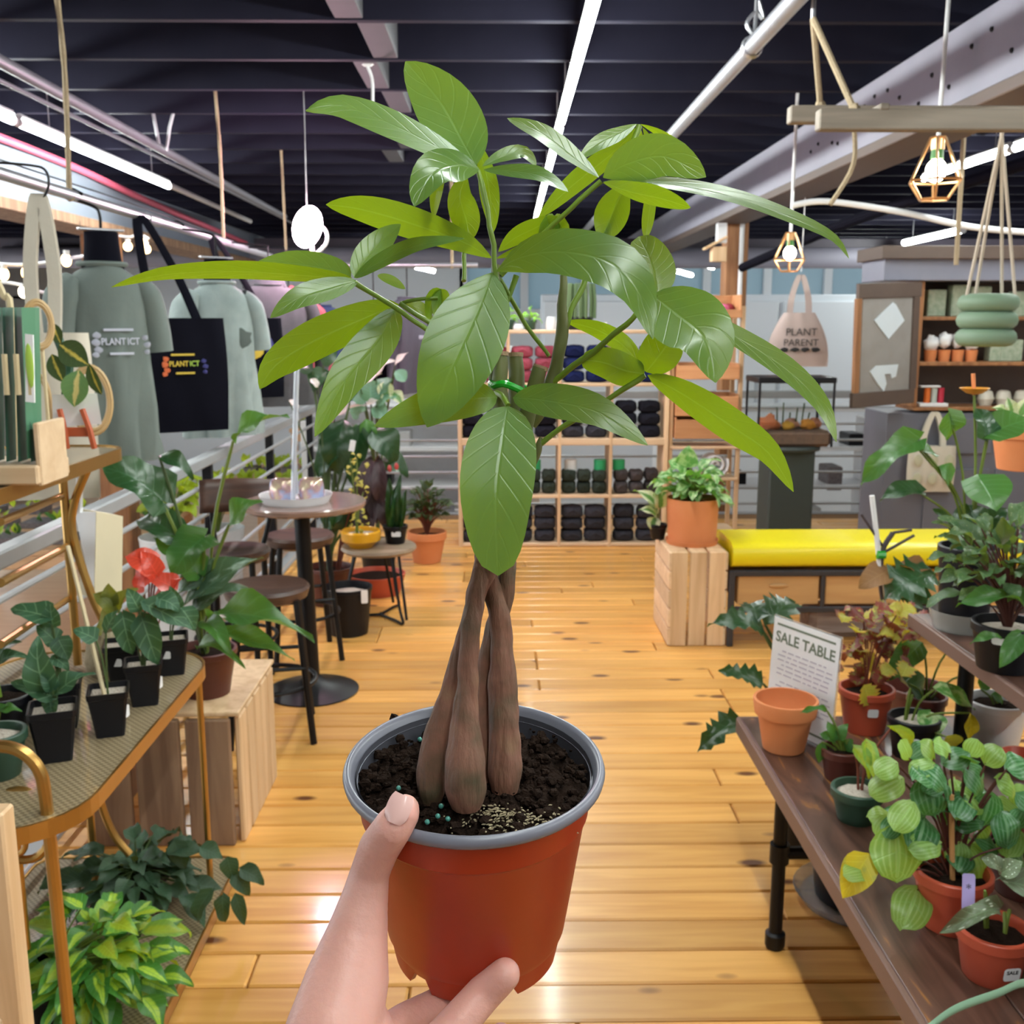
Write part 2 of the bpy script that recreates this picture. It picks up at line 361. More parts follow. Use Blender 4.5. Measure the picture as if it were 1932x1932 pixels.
# ---------------------------------------------------------------- lamps of the room
def led(a, b, label, group='LED tube lights under the ceiling', off=False, r=.021):
    a, b = V(a), V(b); c = (a+b)/2; t = thing('led_tube_light'+('_%s_offscreen' % off if off else ''), label, 'light', c, group)
    d = (b-a).normalized(); up = V((0, 0, 1)); s = d.cross(up)
    build('housing', MB().tube([a+up*.03, b+up*.03], .018, 6), m_white, t)
    build('tube_%s_offscreen' % off if off else 'tube', MB().tube([a, a.lerp(b, .5), b], r, 10), m_tube, t)
    for q in (a.lerp(b, .15), a.lerp(b, .85)): build('hanger_wire', MB().tube([q+up*.03, V((q.x, q.y, 3.035))], .003, 5), m_rail, t)
    for q in (a, b): build('end_cap', MB().tube([q-d*.0+up*.0, q+(d if q == b else -d)*.03], r*1.08, 10), m_white, t)
    return t
x0 = .31
led((.30, -1.6, 2.6), (.30, .7, 2.6), 'bright white LED tube in the middle row, behind the long lit run', 'middle LED row', 'middle_rear')
led((.30, .78, 2.6), (.30, 3.1, 2.6), 'bright white LED tube in the middle row, above the money tree', 'middle LED row', 'middle')
led((.305, 3.18, 2.6), (.325, 5.5, 2.6), 'bright white LED tube in the middle row, next to the silver pipe clamp', 'middle LED row')
led((.325, 5.58, 2.6), (.35, 7.9, 2.6), 'bright white LED tube in the middle row, behind the upper leaves', 'middle LED row')
led((.35, 7.98, 2.6), (.38, 10.6, 2.6), 'bright white LED tube at the far end of the middle row', 'middle LED row')
led((-2.44, 3.0, 2.6), (-2.46, 5.5, 2.6), 'bright LED tube running above the blue grey beam', 'left LED row')
led((-2.46, 5.58, 2.6), (-2.49, 8.1, 2.6), 'bright LED tube ending beside the jute rope', 'left LED row')
hd = MB().tube([(-2.49, 8.15, 2.61), (-2.56, 11.0, 2.61)], .022, 8)
solo('unlit_light_housing', hd, m_white, 'pale unlit light housing continuing the LED row over the clothes rail', 'light')
led((3.05, 6.35, 2.6), (3.05, 7.6, 2.6), 'bright LED tube behind the faceted brass cage lamp', 'right LED row')
led((3.02, 4.3, 2.6), (3.05, 6.28, 2.6), 'bright LED tube reaching to the frame edge above the hanging planter', 'right LED row')
a, b = at(1815, 434, 11.2), at(1707, 458, 12.6); led(a, b, 'short bright LED tube above the grey bookcase', r=.035)
a, b = at(1545, 494, 15.2), at(1692, 493, 15.2); led(a, b, 'thin horizontal LED tube below the far dark duct', r=.03)
for px, py, Y, l in ((1293, 514, 15, 'tiny far LED lamp left of the brown timber post'), (1333, 499, 14, 'tiny far LED lamp touching the brown timber post'), (755, 456, 14, 'tiny far LED lamp beside the lowest left leaf tips'), (800, 506, 15, 'tiny far LED lamp above the hanging purple shirts')):
    p = at(px, py, Y); led(p+V((-.13, 0, .02)), p+V((.13, .2, -.03)), l, r=.03)
led((2.9, -1.8, 2.6), (2.95, 3.4, 2.6), 'LED tube of the right row above the sale table', 'right LED row', 'right')
# ---------------------------------------------------------------- pipes and conduits under the ceiling
m_dpipe = mat('grey_lilac_pipe', (.2, .19, .22), .45, .2)
t = solo('ceiling_pipe', MB().tube([(.93, .4, 2.6), (.99, 13.4, 2.6)], .032, 12), m_steel, 'thick silver pipe running beside the middle LED row', 'pipe')
p = at(1385, 78, 4.05); c = thing('pipe_hanger', 'silver pipe clamp with hook and rod holding the thick pipe', 'hanger', p)
build('clamp', MB().lathe([(.036, -.018), (.042, 0), (.036, .018)], (.947, 4.05, 2.6), Matrix.Rotation(pi/2, 3, 'X'), 14), m_steel, c)
build('rod', MB().tube([(.955, 4.05, 2.63), (.96, 4.05, 2.80), (.96, 4.06, 2.98)], .008, 6), m_steel, c)
build('hook', MB().tube(bez([(.955, 4.05, 2.64), (.925, 4.05, 2.68), (.955, 4.05, 2.72), (.985, 4.05, 2.70), (.965, 4.05, 2.76)], 5), .008, 6), m_steel, c)
build('washer', MB().lathe([(.0, .006), (.035, .004), (.035, -.004), (0, -.006)], (.96, 4.05, 2.79), None, 12), m_steel, c)
solo('ceiling_pipe', MB().tube([(-1.9, 2.0, 2.6), (-2.08, 10.4, 2.6)], .026, 12), m_dpipe, 'grey pipe slanting above the left LED row', 'pipe')
solo('ceiling_pipe', MB().tube([(-2.23, 2.5, 2.66), (-2.24, 9.0, 2.66), (-2.2, 12.5, 2.62)], .011, 8), m_dpipe, 'thin grey conduit between the left pipe and LED row', 'pipe')
solo('pink_pipe', MB().tube(bez([(-2.97, 3, 2.68), (-2.97, 7.0, 2.67), (-2.97, 9.0, 2.60), (-2.97, 12.5, 2.5)], 8), .026, 8), mat('pink_red_plastic', (.75, .13, .22), .4), 'pink plastic pipe clipped along the blue grey beam', 'pipe')
solo('ceiling_pipe', MB().tube(bez([at(1400, 505, 8.5), at(1580, 428, 7.2), at(1720, 378, 6.4), at(1960, 300, 5.4)], 6), .035, 10), m_deck, 'black pipe crossing behind the brass cage lamp', 'pipe')
solo('white_cable', MB().tube(bez([at(1493, 388, 6.0), at(1560, 380, 6.0), at(1700, 400, 6.0), at(1830, 428, 6.0), at(1960, 440, 6.0)], 6), .017, 8), m_white, 'white cable swagged from the small cage lamp to the right', 'cable')
for (yy, z, px) in ((5.3, 2.66, 290), (5.55, 2.66, 318)):
    pass
hh = MB(); hh.tube([at(280, 168, 6.137), at(300, 272, 6.137), at(314, 284, 6.137), at(320, 240, 6.137), at(338, 168, 6.137)], .01, 6)
solo('pipe_strap', hh, m_rail, 'pair of grey straps holding the left pipe to a joist', 'hanger')
cr = thing('ceiling_wire', 'twisted white wire hook dangling from a joist above the left leaves', 'wire', at(700, 120, 5.0))
build('wire', MB().tube(bez([at(708, 108, 5.0), at(692, 118, 5.0), at(702, 150, 5.0), at(703, 205, 5.0)], 5), .008, 6), m_white, cr)
build('knot', MB().sph(at(694, 116, 5.0), (.03, .02, .025), 8, 6, nz=.3), m_white, cr)
# ================================================================ leaf templates and plant helpers
def shp(a, b):
    pk = a/(a+b); nrm = pk**a*(1-pk)**b
    return lambda t: .5*(t**a*(1-t)**b)/nrm if 0 < t < 1 else 0.
SH = dict(oval=shp(.7, .62), ellip=shp(.85, 1.0), ovate=shp(.5, .95), obov=shp(1.15, 1.0), lance=shp(.7, 1.0), heart=shp(.28, .85), round=shp(.5, .55), strap=shp(.25, .5))
def leafmesh(name, shape, m, arch=.12, fold=.2, wave=0., lobe=0., nl=9, nw=4, serr=0., ph=0.):
    mb = MB(); f = SH[shape]; mb.uv = []; vs = []
    for i in range(nl+1):
        t = i/nl; w_ = max(f(t), .006 if 0 < i < nl else .004)
        if serr: w_ *= 1+serr*(1 if i % 2 else -1)
        for j in range(nw+1):
            u = j/nw*2-1
            vs.append(V((u*w_, t-lobe*abs(u)*(1-t)**4, arch*4*t*(1-t)+fold*abs(u)*w_+wave*sin(t*9+ph)*abs(u)*u*.5))); mb.uv.append((u*.5+.5, t))
    fs = [(i*(nw+1)+j, i*(nw+1)+j+1, (i+1)*(nw+1)+j+1, (i+1)*(nw+1)+j) for i in range(nl) for j in range(nw)]
    mb.add(vs, fs); return mesh_of(mb, name, m, True, None, 180)
TOCAM = V((0, -1, .35)).normalized()
def leafM(B, T, width, nrm=None, roll=0.):
    B, T = V(B), V(T); y = T-B; L = y.length; y.normalize(); n = V(nrm) if nrm is not None else V((0, -.55, .85))
    x = y.cross(n)
    if x.length < 1e-3: x = y.cross(V((1, .2, .1)))
    x.normalize(); z = x.cross(y)
    if roll: q = Matrix.Rotation(roll, 3, y); x, z = q @ x, q @ z
    return Matrix(((x.x*width, y.x*L, z.x*L, B.x), (x.y*width, y.y*L, z.y*L, B.y), (x.z*width, y.z*L, z.z*L, B.z), (0, 0, 0, 1)))
RL = random.Random(21)
def stems(th, root, bases, m=None, r=.003, name='stem', lift=.5, n=5):
    mb = MB()
    for B in bases:
        B = V(B); R = V(root)+V((RL.uniform(-.2, .2)*r*8, RL.uniform(-.2, .2)*r*8, -.012)); mid = R.lerp(B, .5); mid.z += (B-R).length*.18*lift; mid.x = R.x+(B.x-R.x)*.35; mid.y = R.y+(B.y-R.y)*.35
        mb.tube(bez([R, mid, B], 4), [r*1.2]+[r]*7+[r*.7], n)
    return build(name, mb, m or m_stem, th)
def pxleaves(th, tm, Y, lst, root=None, smat=None, r=.003, nrm=None):
    """leaves located by where they stand: base pixel, tip pixel, apparent width in pixels, depth step of the tip"""
    bs = []
    for q in lst:
        bx, by, tx, ty, wp = q[:5]; dy = q[5] if len(q) > 5 else 0.; tt = q[6] if len(q) > 6 else None; roll = q[7] if len(q) > 7 else 0.; by_ = q[8] if len(q) > 8 else 0.
        B, T = at(bx, by, Y+by_), at(tx, ty, Y+by_+dy); me = tt or tm; me = RL.choice(me) if isinstance(me, list) else me
        inst('leaf', me, leafM(B, T, wp*Y/F*1.06, nrm, roll), th); bs.append(B)
    if root is not None: stems(th, root, bs, smat, r)
def bush(th, root, ctr, rx, rz, n, tms, size, asp=.6, smat=None, r=.0022, seed=1, droop=.3, low=-.2, jit=.3, cone=0., avoid=(), zmin=None):
    R = random.Random(seed); bs = []; root = V(root); ctr = V(ctr)
    for k in range(n):
        az = k*2.39996+R.uniform(-.3, .3); el = math.asin(low+(1-low)*((k+.5)/n)); rr = R.uniform(.3, 1.)
        d = V((cos(az)*cos(el), sin(az)*cos(el), sin(el))); B = ctr+V((d.x*rx*rr, d.y*rx*rr, d.z*rz*rr)); s = size*R.uniform(1-jit, 1+jit)
        T = B+(V((d.x, d.y, d.z*.5-droop)).normalized()+V((R.uniform(-.3, .3), R.uniform(-.3, .3), R.uniform(-.2, .2)))).normalized()*s
        def near(T_):
            for (ax, ay, ar) in avoid:
                for f_ in range(9):
                    p_ = B.lerp(T_, f_/8)
                    if math.hypot(p_.x-ax, p_.y-ay) < ar: return True
            return False
        for tr_y in range(12):
            if not near(T): break
            T = B+Matrix.Rotation(.52, 3, 'Z') @ (T-B)
        else: B = B+(ctr-B)*.6; T = T+(ctr-T)*.6
        if zmin is not None: B.z = max(B.z, zmin+.012); T.z = max(T.z, zmin+.006)
        inst('leaf', R.choice(tms), leafM(B, T, s*asp, (d.x*.5, d.y*.5-.15, 1), R.uniform(-.4, .4)), th); bs.append(B)
    stems(th, root, bs, smat, r)
def potprof(r0, r1, h, rim=.0, rh=.0, wall=.004):
    p = [(.0, 0), (r0*.96, 0), (r0, .002)]
    if rim: p += [(r1-(r1-r0)*rh/h*.3, h-rh), (r1+rim, h-rh+.002), (r1+rim, h-.002), (r1+rim-.002, h)]
    else: p += [(r1, h-.002), (r1-.001, h)]
    rr = r1-wall; p += [(rr, h), (rr-.001, h-.003), (rr-(r1-r0)*.25, h*.7), (0, h*.7)]
    return p
def roundpot(th, base, r0, r1, h, m, rim=.004, rh=.02, soil=None, n=24, name='pot', fill=.86):
    b = V(base); po = build(name, MB().lathe(potprof(r0, r1, h, rim, rh), b, None, n), m, th)
    if soil:
        mb = MB(); rs = r0+(r1-r0)*fill-.004
        mb.lathe([(0, .006), (rs*.4, .005), (rs*.8, .001), (rs, -.006)], b+V((0, 0, h*fill)), None, 14)
        mb.v = [v+V((0, 0, .006*noise.noise(v*60))) for v in mb.v]; build('soil', mb, soil, th)
    return po
def squarepot(th, base, s0, s1, h, rz, m, soil=None, name='pot'):
    b = V(base); mb = MB(); Rm = Matrix.Rotation(rz, 3, 'Z'); rings = []
    for (s, z) in ((s0*.5, .0), (s0*.5, .001), (s1*.5, h*.86), (s1*.5+.002, h*.87), (s1*.5+.003, h), (s1*.5-.001, h), (s1*.46, h*.8), (s1*.3, h*.78)):
        k = s*.86
        rings.append([Rm @ V(q)+b for q in ((-s, -k, z), (-k, -s, z), (k, -s, z), (s, -k, z), (s, k, z), (k, s, z), (-k, s, z), (-s, k, z))])
    vs = [v for r_ in rings for v in r_]; fs = [tuple(range(8))[::-1]]
    for i in range(len(rings)-1):
        for k in range(8): fs.append((i*8+k, i*8+(k+1) % 8, (i+1)*8+(k+1) % 8, (i+1)*8+k))
    fs.append(tuple((len(rings)-1)*8+k for k in range(8))); build(name, mb.add(vs, fs), m, th, True, ang=25)
    if soil: build('soil', MB().box(b+V((0, 0, h*.83)), (s1*.92, s1*.92, .012), Rm, .003), soil, th)
def sticker(th, c, w_, h_, nrm, m=None, name='label', up=(0, 0, 1), th_=.0006):
    n = V(nrm).normalized(); x = V(up).cross(n).normalized(); y = n.cross(x); M4 = frame(x, y, None, V(c)); r = min(w_, h_)*.2
    poly = []
    for (sx, sy, a0) in ((1, 1, 0), (-1, 1, 90), (-1, -1, 180), (1, -1, 270)):
        for k in range(4): a = math.radians(a0+30*k); poly.append((sx*(w_/2-r)+r*cos(a), sy*(h_/2-r)+r*sin(a)))
    return build(name, MB().prism(poly, 0, th_, M4), m or m_paper, th, False), M4
def textmesh(txt, size, m, M4, parent, name='lettering', ext=.0003, align='CENTER', font=None, sx=1., bold=0.):
    cu = bpy.data.curves.new('t', 'FONT'); cu.body = txt; cu.size = size; cu.extrude = ext; cu.align_x = align; cu.align_y = 'CENTER'; cu.resolution_u = 3; cu.offset = size*bold
    ob = bpy.data.objects.new('t', cu); sc.collection.objects.link(ob); dg = bpy.context.evaluated_depsgraph_get()
    me = bpy.data.meshes.new_from_object(ob.evaluated_get(dg)); bpy.data.objects.remove(ob); bpy.data.curves.remove(cu)
    me.materials.clear(); me.materials.append(m); me.name = name
    return inst(name, me, M4 @ Matrix.Diagonal((sx, 1, 1, 1)), parent)
# leaf materials of the shop plants
lm_dark = leafmat('dark_glossy_leaf', (.018, .065, .022), rough=.28, tf=.2)
lm_mid = leafmat('mid_green_leaf', (.05, .16, .035), rough=.33, tf=.3)
lm_velvet = leafmat('velvet_pale_vein_leaf', (.03, .1, .05), vein=(.22, .38, .2), rough=.6, tf=.2, lat=4, latw=.12, vstr=.8)
lm_lime = leafmat('lime_variegated_leaf', (.05, .2, .03), rough=.4, tf=.3, var=(.42, .6, .05), varmode='band', vw=.42)
lm_yel = leafmat('yellow_green_leaf', (.3, .42, .03), rough=.4, tf=.35, var=(.1, .3, .05), varmode='edge', vw=.5)
lm_mican = leafmat('dark_micans_leaf', (.03, .075, .035), under=(.12, .06, .03), rough=.55, tf=.2)
lm_pep = leafmat('striped_peperomia_leaf', (.04, .17, .05), under=(.25, .38, .1), vein=(.2, .42, .18), rough=.3, tf=.3, var=(.16, .32, .16), varmode='stripe', lat=3, latw=.05)
lm_pepy = leafmat('pale_peperomia_leaf', (.2, .38, .08), under=(.35, .48, .1), rough=.35, tf=.35, var=(.34, .5, .17), varmode='stripe', lat=3, latw=.05)
lm_pothos = leafmat('pale_pothos_leaf', (.1, .3, .08), rough=.35, tf=.3, var=(.55, .68, .35), varmode='patch', vw=.46)
lm_beg = leafmat('red_begonia_leaf', (.2, .03, .022), under=(.22, .06, .03), rough=.45, tf=.25, trans=(.4, .1, .03), var=(.25, .3, .05), varmode='patch', vw=.52)
lm_begy = leafmat('yellow_begonia_leaf', (.42, .42, .06), rough=.5, tf=.35, var=(.5, .2, .05), varmode='edge', vw=.75)
lm_angel = leafmat('spotted_begonia_leaf', (.1, .15, .07), under=(.22, .015, .02), rough=.4, tf=.15, trans=(.3, .03, .03), var=(.6, .65, .5), varmode='spot', vw=.26)
lm_silver = leafmat('silvery_dark_leaf', (.05, .1, .06), rough=.22, tf=.15, var=(.28, .36, .3), varmode='patch', vw=.55)
lm_cream = leafmat('cream_variegated_leaf', (.1, .25, .08), rough=.4, tf=.3, var=(.75, .72, .5), varmode='edge', vw=.3)
lm_pink = leafmat('pale_leaf', (.66, .6, .56), rough=.4, tf=.3, trans=(.7, .62, .55))
lm_orange = leafmat('red_orange_spathe', (.6, .06, .03), under=(.5, .06, .03), rough=.25, tf=.2, trans=(.8, .1, .05))
lm_brown = leafmat('withered_brown_leaf', (.2, .1, .03), rough=.6, tf=.2)
lm_yellowing = leafmat('yellowing_leaf', (.5, .45, .03), rough=.45, tf=.35, var=(.2, .3, .05), varmode='patch', vw=.58)
lm_purple = leafmat('dark_purple_leaf', (.05, .025, .03), rough=.45, tf=.1, trans=(.15, .05, .06))
lm_bluegreen = leafmat('blue_green_leaf', (.12, .27, .19), rough=.45, tf=.25)
def T3(n, shape, m, **k): return [leafmesh(n, shape, m, **{**k, 'arch': a, 'wave': wv, 'ph': i}) for i, (a, wv) in enumerate(((.06, .1), (.14, .2), (.22, .12)))]
t_dark = T3('leaf', 'ovate', lm_dark); t_mid = T3('leaf', 'ovate', lm_mid); t_midl = T3('leaf', 'lance', lm_mid); t_velvet = T3('leaf', 'heart', lm_velvet, lobe=.12)
t_lime = T3('leaf', 'heart', lm_lime, lobe=.1); t_yel = T3('leaf', 'heart', lm_yel, lobe=.1); t_mican = T3('leaf', 'heart', lm_mican, lobe=.1)
t_pep = T3('leaf', 'round', lm_pep, lobe=.1, fold=-.15); t_pepy = T3('leaf', 'round', lm_pepy, lobe=.1, fold=-.15); t_pothos = T3('leaf', 'heart', lm_pothos, lobe=.08)
t_beg = T3('leaf', 'round', lm_beg, serr=.18, nl=11); t_begy = T3('leaf', 'round', lm_begy, serr=.2, nl=11); t_angel = T3('leaf', 'ovate', lm_angel)
t_silver = T3('leaf', 'lance', lm_silver); t_cream = T3('leaf', 'ovate', lm_cream); t_pink = T3('leaf', 'lance', lm_pink); t_orange = T3('leaf', 'heart', lm_orange, lobe=.1)
t_brown = T3('leaf', 'ovate', lm_brown); t_yg = T3('leaf', 'ovate', lm_yellowing); t_purple = T3('leaf', 'lance', lm_purple); t_blue = T3('leaf', 'round', lm_bluegreen); t_heart = T3('leaf', 'heart', lm_mid, lobe=.18); t_hdark = T3('leaf', 'heart', lm_dark, lobe=.18)
t_lobed = T3('leaf', 'ovate', lm_dark, serr=.28, nl=11)
# ================================================================ the held money tree
m_potbody = mat('glossy_orange_red_plastic', (.42, .036, .004), .4, c2=(.30, .02, .004), ns=14, amt=.6, coat=.04, bump=.02, bs=40)
m_potrim = mat('grey_plastic_rim', (.17, .17, .21), .35)
m_potin = mat('dark_grey_inner_plastic', (.06, .06, .075), .4)
def barkmat():
    m, nt, N, L, b = newmat('reddish_smooth_bark'); tc = N.new('ShaderNodeTexCoord')
    nz = N.new('ShaderNodeTexNoise'); nz.inputs['Scale'].default_value = 38; nz.inputs['Detail'].default_value = 5; L.new(tc.outputs['Object'], nz.inputs['Vector'])
    rp = N.new('ShaderNodeValToRGB'); e = rp.color_ramp.elements; e[0].position = .3; e[0].color = (.07, .055, .024, 1); e[1].position = .56; e[1].color = (.24, .10, .062, 1)
    e2 = rp.color_ramp.elements.new(.8); e2.color = (.26, .15, .075, 1); L.new(nz.outputs['Fac'], rp.inputs[0])
    mp = N.new('ShaderNodeMapping'); mp.inputs['Scale'].default_value = (220, 220, 40); L.new(tc.outputs['Object'], mp.inputs[0])
    n2 = N.new('ShaderNodeTexNoise'); n2.inputs['Scale'].default_value = 1; n2.inputs['Detail'].default_value = 4; L.new(mp.outputs[0], n2.inputs['Vector'])
    L.new(mixc(N, L, mth(N, L, 'MULTIPLY', n2.outputs['Fac'], .45), rp.outputs[0], (.06, .03, .02)), b.inputs['Base Color'])
    bp = N.new('ShaderNodeBump'); bp.inputs['Strength'].default_value = .9; bp.inputs['Distance'].default_value = .003; L.new(n2.outputs['Fac'], bp.inputs['Height']); L.new(bp.outputs[0], b.inputs['Normal'])
    b.inputs['Roughness'].default_value = .7; return m
m_trunk = barkmat()
m_trunk2 = m_trunk
m_upstem = mat('olive_green_stem', (.075, .11, .02), .55, c2=(.13, .1, .04), ns=60)
m_cut = mat('dry_cut_wood', (.3, .2, .12), .9, bump=.5, bs=150)
m_peti = mat('fresh_green_petiole', (.16, .25, .02), .45, c2=(.1, .17, .02))
m_tie = mat('green_plant_tie', (.01, .3, .02), .25)
lm_money = leafmat('money_tree_leaf', (.05, .14, .04), under=(.09, .18, .018), vein=(.18, .32, .08), trans=(.34, .47, .006), rough=.31, tf=.37, lat=8, latw=.14, vstr=.15, spec=.5)
lm_moneyd = lm_money
RCp = C(895, 1438, .60)
TL = math.radians(6.5); UPp = V((0, -sin(TL), cos(TL))); RP = frame((1, 0, 0), (0, cos(TL), sin(TL))).to_3x3()
tree = thing('money_tree', 'braided-trunk money tree in a glossy orange pot with grey rim, held up by a hand', 'potted plant', RCp-UPp*.126)
body = [(.0, -.120), (.044, -.120), (.0525, -.113), (.0545, -.108), (.0655, -.030), (.0662, -.0285), (.0672, -.0275), (.0688, -.008)]
pb = MB().lathe(body, RCp, RP, 64)
pot = build('pot', pb, m_potbody, tree, ang=25)
ft = MB(); vs = []; fs = []; n = 72
for k in range(n):                                    # scalloped foot ring
    a = 2*pi*k/n; zb = -.127 if (k % 12) < 9 else -.1185
    for (r, z) in ((.0525, -.1125), (.0500, zb), (.0465, zb), (.046, -.114)): vs.append(RP @ V((r*cos(a), r*sin(a), z))+RCp)
for k in range(n):
    k2 = (k+1) % n
    for q in range(3): fs.append((k*4+q, k*4+q+1, k2*4+q+1, k2*4+q))
build('foot_ring', ft.add(vs, [f[::-1] for f in fs]), m_potbody, pot, ang=25)
build('rim', MB().lathe([(.0680, -.0075), (.0745, -.0072), (.0760, -.0056), (.0765, -.003), (.0757, -.0005), (.0742, .0006), (.0728, .0004), (.0714, -.002), (.0695, -.006)], RCp, RP, 64), m_potrim, pot, ang=60)
build('inner_wall', MB().lathe([(.0690, -.004), (.0655, -.024), (.062, -.05)], RCp, RP, 48), m_potin, pot)
# soil
so = MB(); nn = 30; vs = []; fs = []
for i in range(nn+1):
    r = .0668*i/nn
    for k in range(60):
        a = 2*pi*k/60; q = V((r*cos(a), r*sin(a), 0)); h = -.0115+.006*noise.noise(q*60)+.004*noise.noise(q*170+V((3, 1, 2)))-.004*(i/nn)**3+.006*math.exp(-((q.x+.01)**2+(q.y-.02)**2)/.0008)
        vs.append(RP @ V((q.x, q.y, h))+RCp)
for i in range(nn):
    for k in range(60): fs.append((i*60+k, i*60+(k+1) % 60, (i+1)*60+(k+1) % 60, (i+1)*60+k))
build('soil', so.add(vs, [f[::-1] for f in fs] if False else fs), m_soil, tree)
cr = MB(); R3 = random.Random(8)
for k in range(420):
    r = .066*math.sqrt(R3.random()); a = R3.random()*2*pi; s = R3.choice((.0012, .0018, .0026, .004))*R3.uniform(.7, 1.2)
    cr.sph(RP @ V((r*cos(a), r*sin(a), -.0095+R3.uniform(-.001, .0015)+.004*noise.noise(V((r*cos(a), r*sin(a), 0))*60)))+RCp, (s, s*.8, s*.65), 6, 4, 0, Matrix.Rotation(R3.random()*3, 3, 'X'), nz=.5)
build('soil_crumbs', cr, m_soil, tree, kind='stuff')
fert = MB()
for (px, py) in ((752, 1487), (832, 1521), (861, 1518), (826, 1540), (830, 1495), (806, 1551), (845, 1545), (792, 1395)):
    b = C(px, py, .56); r_ = ray(px, py); t_ = ((RCp-UPp*.007)-CAM).dot(UPp)/r_.dot(UPp); fert.sph(CAM+r_*t_, .0015, 8, 6)
build('fertilizer_beads', fert, mat('teal_fertilizer', (.08, .3, .25), .4), tree, kind='stuff')
pc = MB(); R3 = random.Random(4); r_ = ray(955, 1540); t_ = ((RCp-UPp*.007)-CAM).dot(UPp)/r_.dot(UPp); pcc = CAM+r_*t_
for k in range(260): pc.sph(pcc+RP @ V((R3.gauss(0, .012), R3.gauss(0, .006), R3.uniform(-.004, .0005))), (.0014*R3.uniform(.4, 1.3), .0006, .0004), 5, 4, 0, Matrix.Rotation(R3.random()*3, 3, 'Z'), nz=.5)
build('moss_crust', pc, mat('pale_dry_crust', (.2, .15, .08), .95, ns=200, c2=(.35,.3,.2)), tree, kind='stuff')
cl = MB(); cl.sph(C(747, 1369, .655), (.0045, .004, .008), 8, 6, nz=.6); pass
build('soil_clump', cl, m_soil, tree)
# trunks: (pixel x, pixel y, depth, radius in pixels)
def trunk(name, q, m, ns_=6, n=14):
    pts = bez([C(a, b, d) for a, b, d, r in q], ns_); rr = bez([V((r*d/F, 0, 0)) for a, b, d, r in q], ns_); mb = MB().tube(pts, [max(v.x, .0008) for v in rr], n)
    mb.v = [v+V((noise.noise(v*90), noise.noise(v*90+V((5, 0, 0))), 0))*.0013+(v*0) for v in mb.v]
    return build(name, mb, m, tree, ang=60)
trunk('trunk', [(812, 1512, .582, 20), (813, 1480, .58, 27), (815, 1430, .578, 26), (835, 1345, .577, 21), (853, 1280, .577, 17), (882, 1190, .572, 17), (905, 1110, .566, 17), (938, 1030, .558, 17), (955, 940, .552, 17), (960, 860, .55, 17), (955, 790, .55, 17)], m_trunk)
trunk('trunk', [(880, 1520, .565, 30), (879, 1490, .563, 39), (877, 1440, .561, 39), (878, 1375, .560, 29), (880, 1320, .559, 22), (883, 1265, .559, 20), (888, 1190, .558, 19), (898, 1120, .56, 18), (915, 1050, .563, 17), (945, 970, .563, 17), (975, 890, .558, 17), (985, 800, .556, 16)], m_trunk)
trunk('trunk', [(952, 1490, .59, 26), (953, 1460, .588, 31), (952, 1400, .587, 30), (950, 1330, .585, 28), (948, 1260, .583, 25), (943, 1180, .578, 21), (928, 1110, .572, 18), (912, 1050, .566, 17), (925, 970, .56, 17), (938, 890, .556, 17), (940, 800, .55, 17)], m_trunk2)
trunk('trunk', [(918, 1480, .60, 26), (915, 1400, .598, 20), (914, 1320, .596, 18), (918, 1250, .592, 18), (935, 1180, .585, 19), (954, 1115, .577, 17), (955, 1050, .573, 17), (935, 960, .570, 16), (960, 870, .566, 16), (975, 790, .562, 16)], m_trunk2)
for q in ([(948, 810, .548, 17), (943, 740, .546, 16), (944, 668, .545, 15)], [(975, 810, .556, 16), (974, 740, .555, 15), (973, 670, .554, 14)], [(985, 825, .55, 18), (1000, 760, .548, 16), (1020, 694, .546, 14)]):
    s = trunk('cut_stem', q, m_upstem, 4); a = C(*q[-1][:3]); b = C(*q[-2][:3]); d = (a-b).normalized()
    build('cut_end', MB().tube([a-d*.001, a+d*.0012], q[-1][3]*q[-1][2]/F*1.03, 12), m_cut, s)
trunk('shoot', [(930, 800, .552, 11), (930, 730, .55, 10), (932, 640, .545, 10), (935, 560, .54, 9), (937, 500, .54, 8)], m_upstem, 5, 10)
trunk('shoot', [(1000, 800, .556, 14), (1020, 770, .555, 13), (1040, 720, .553, 12), (1056, 660, .55, 12), (1061, 590, .548, 10), (1062, 520, .548, 7)], m_upstem, 5, 10)
trunk('shoot', [(985, 935, .55, 14), (1000, 880, .547, 11), (1015, 848, .545, 8), (1022, 825, .545, 3)], m_upstem, 5, 10)
def peti(*q, r=4.5): trunk('petiole', [(a, b, d, r) for a, b, d in q], m_peti, 6, 8)
peti((932, 640, .545), (936, 520, .535), (920, 410, .53), (903, 322, .53), r=5)
peti((1050, 690, .55), (1000, 460, .56), (1060, 400, .545), (1133, 342, .53), r=5) if False else peti((945, 520, .54), (1010, 455, .54), (1070, 400, .535), (1133, 342, .53), r=5)
peti((1058, 640, .55), (1085, 570, .55), (1130, 470, .555), (1180, 330, .565), (1205, 237, .57), r=5.5)
peti((935, 610, .545), (960, 560, .545), (975, 520, .545), r=6)
peti((940, 520, .54), (980, 590, .548), (1035, 672, .553), r=4.5)
peti((1040, 722, .552), (1110, 670, .54), (1180, 612, .53), (1238, 556, .525), r=6)
peti((1018, 840, .545), (1070, 800, .545), (1150, 752, .54), (1218, 708, .535), r=5.5)
peti((930, 700, .55), (830, 640, .545), (760, 590, .54), (672, 533, .53), r=5)
peti((930, 690, .55), (860, 640, .55), (795, 600, .55), (755, 572, .55), r=5)
peti((755, 572, .55), (790, 565, .55), (825, 562, .55), r=3.5)
peti((935, 740, .545), (948, 748, .535), (958, 765, .53), r=6)
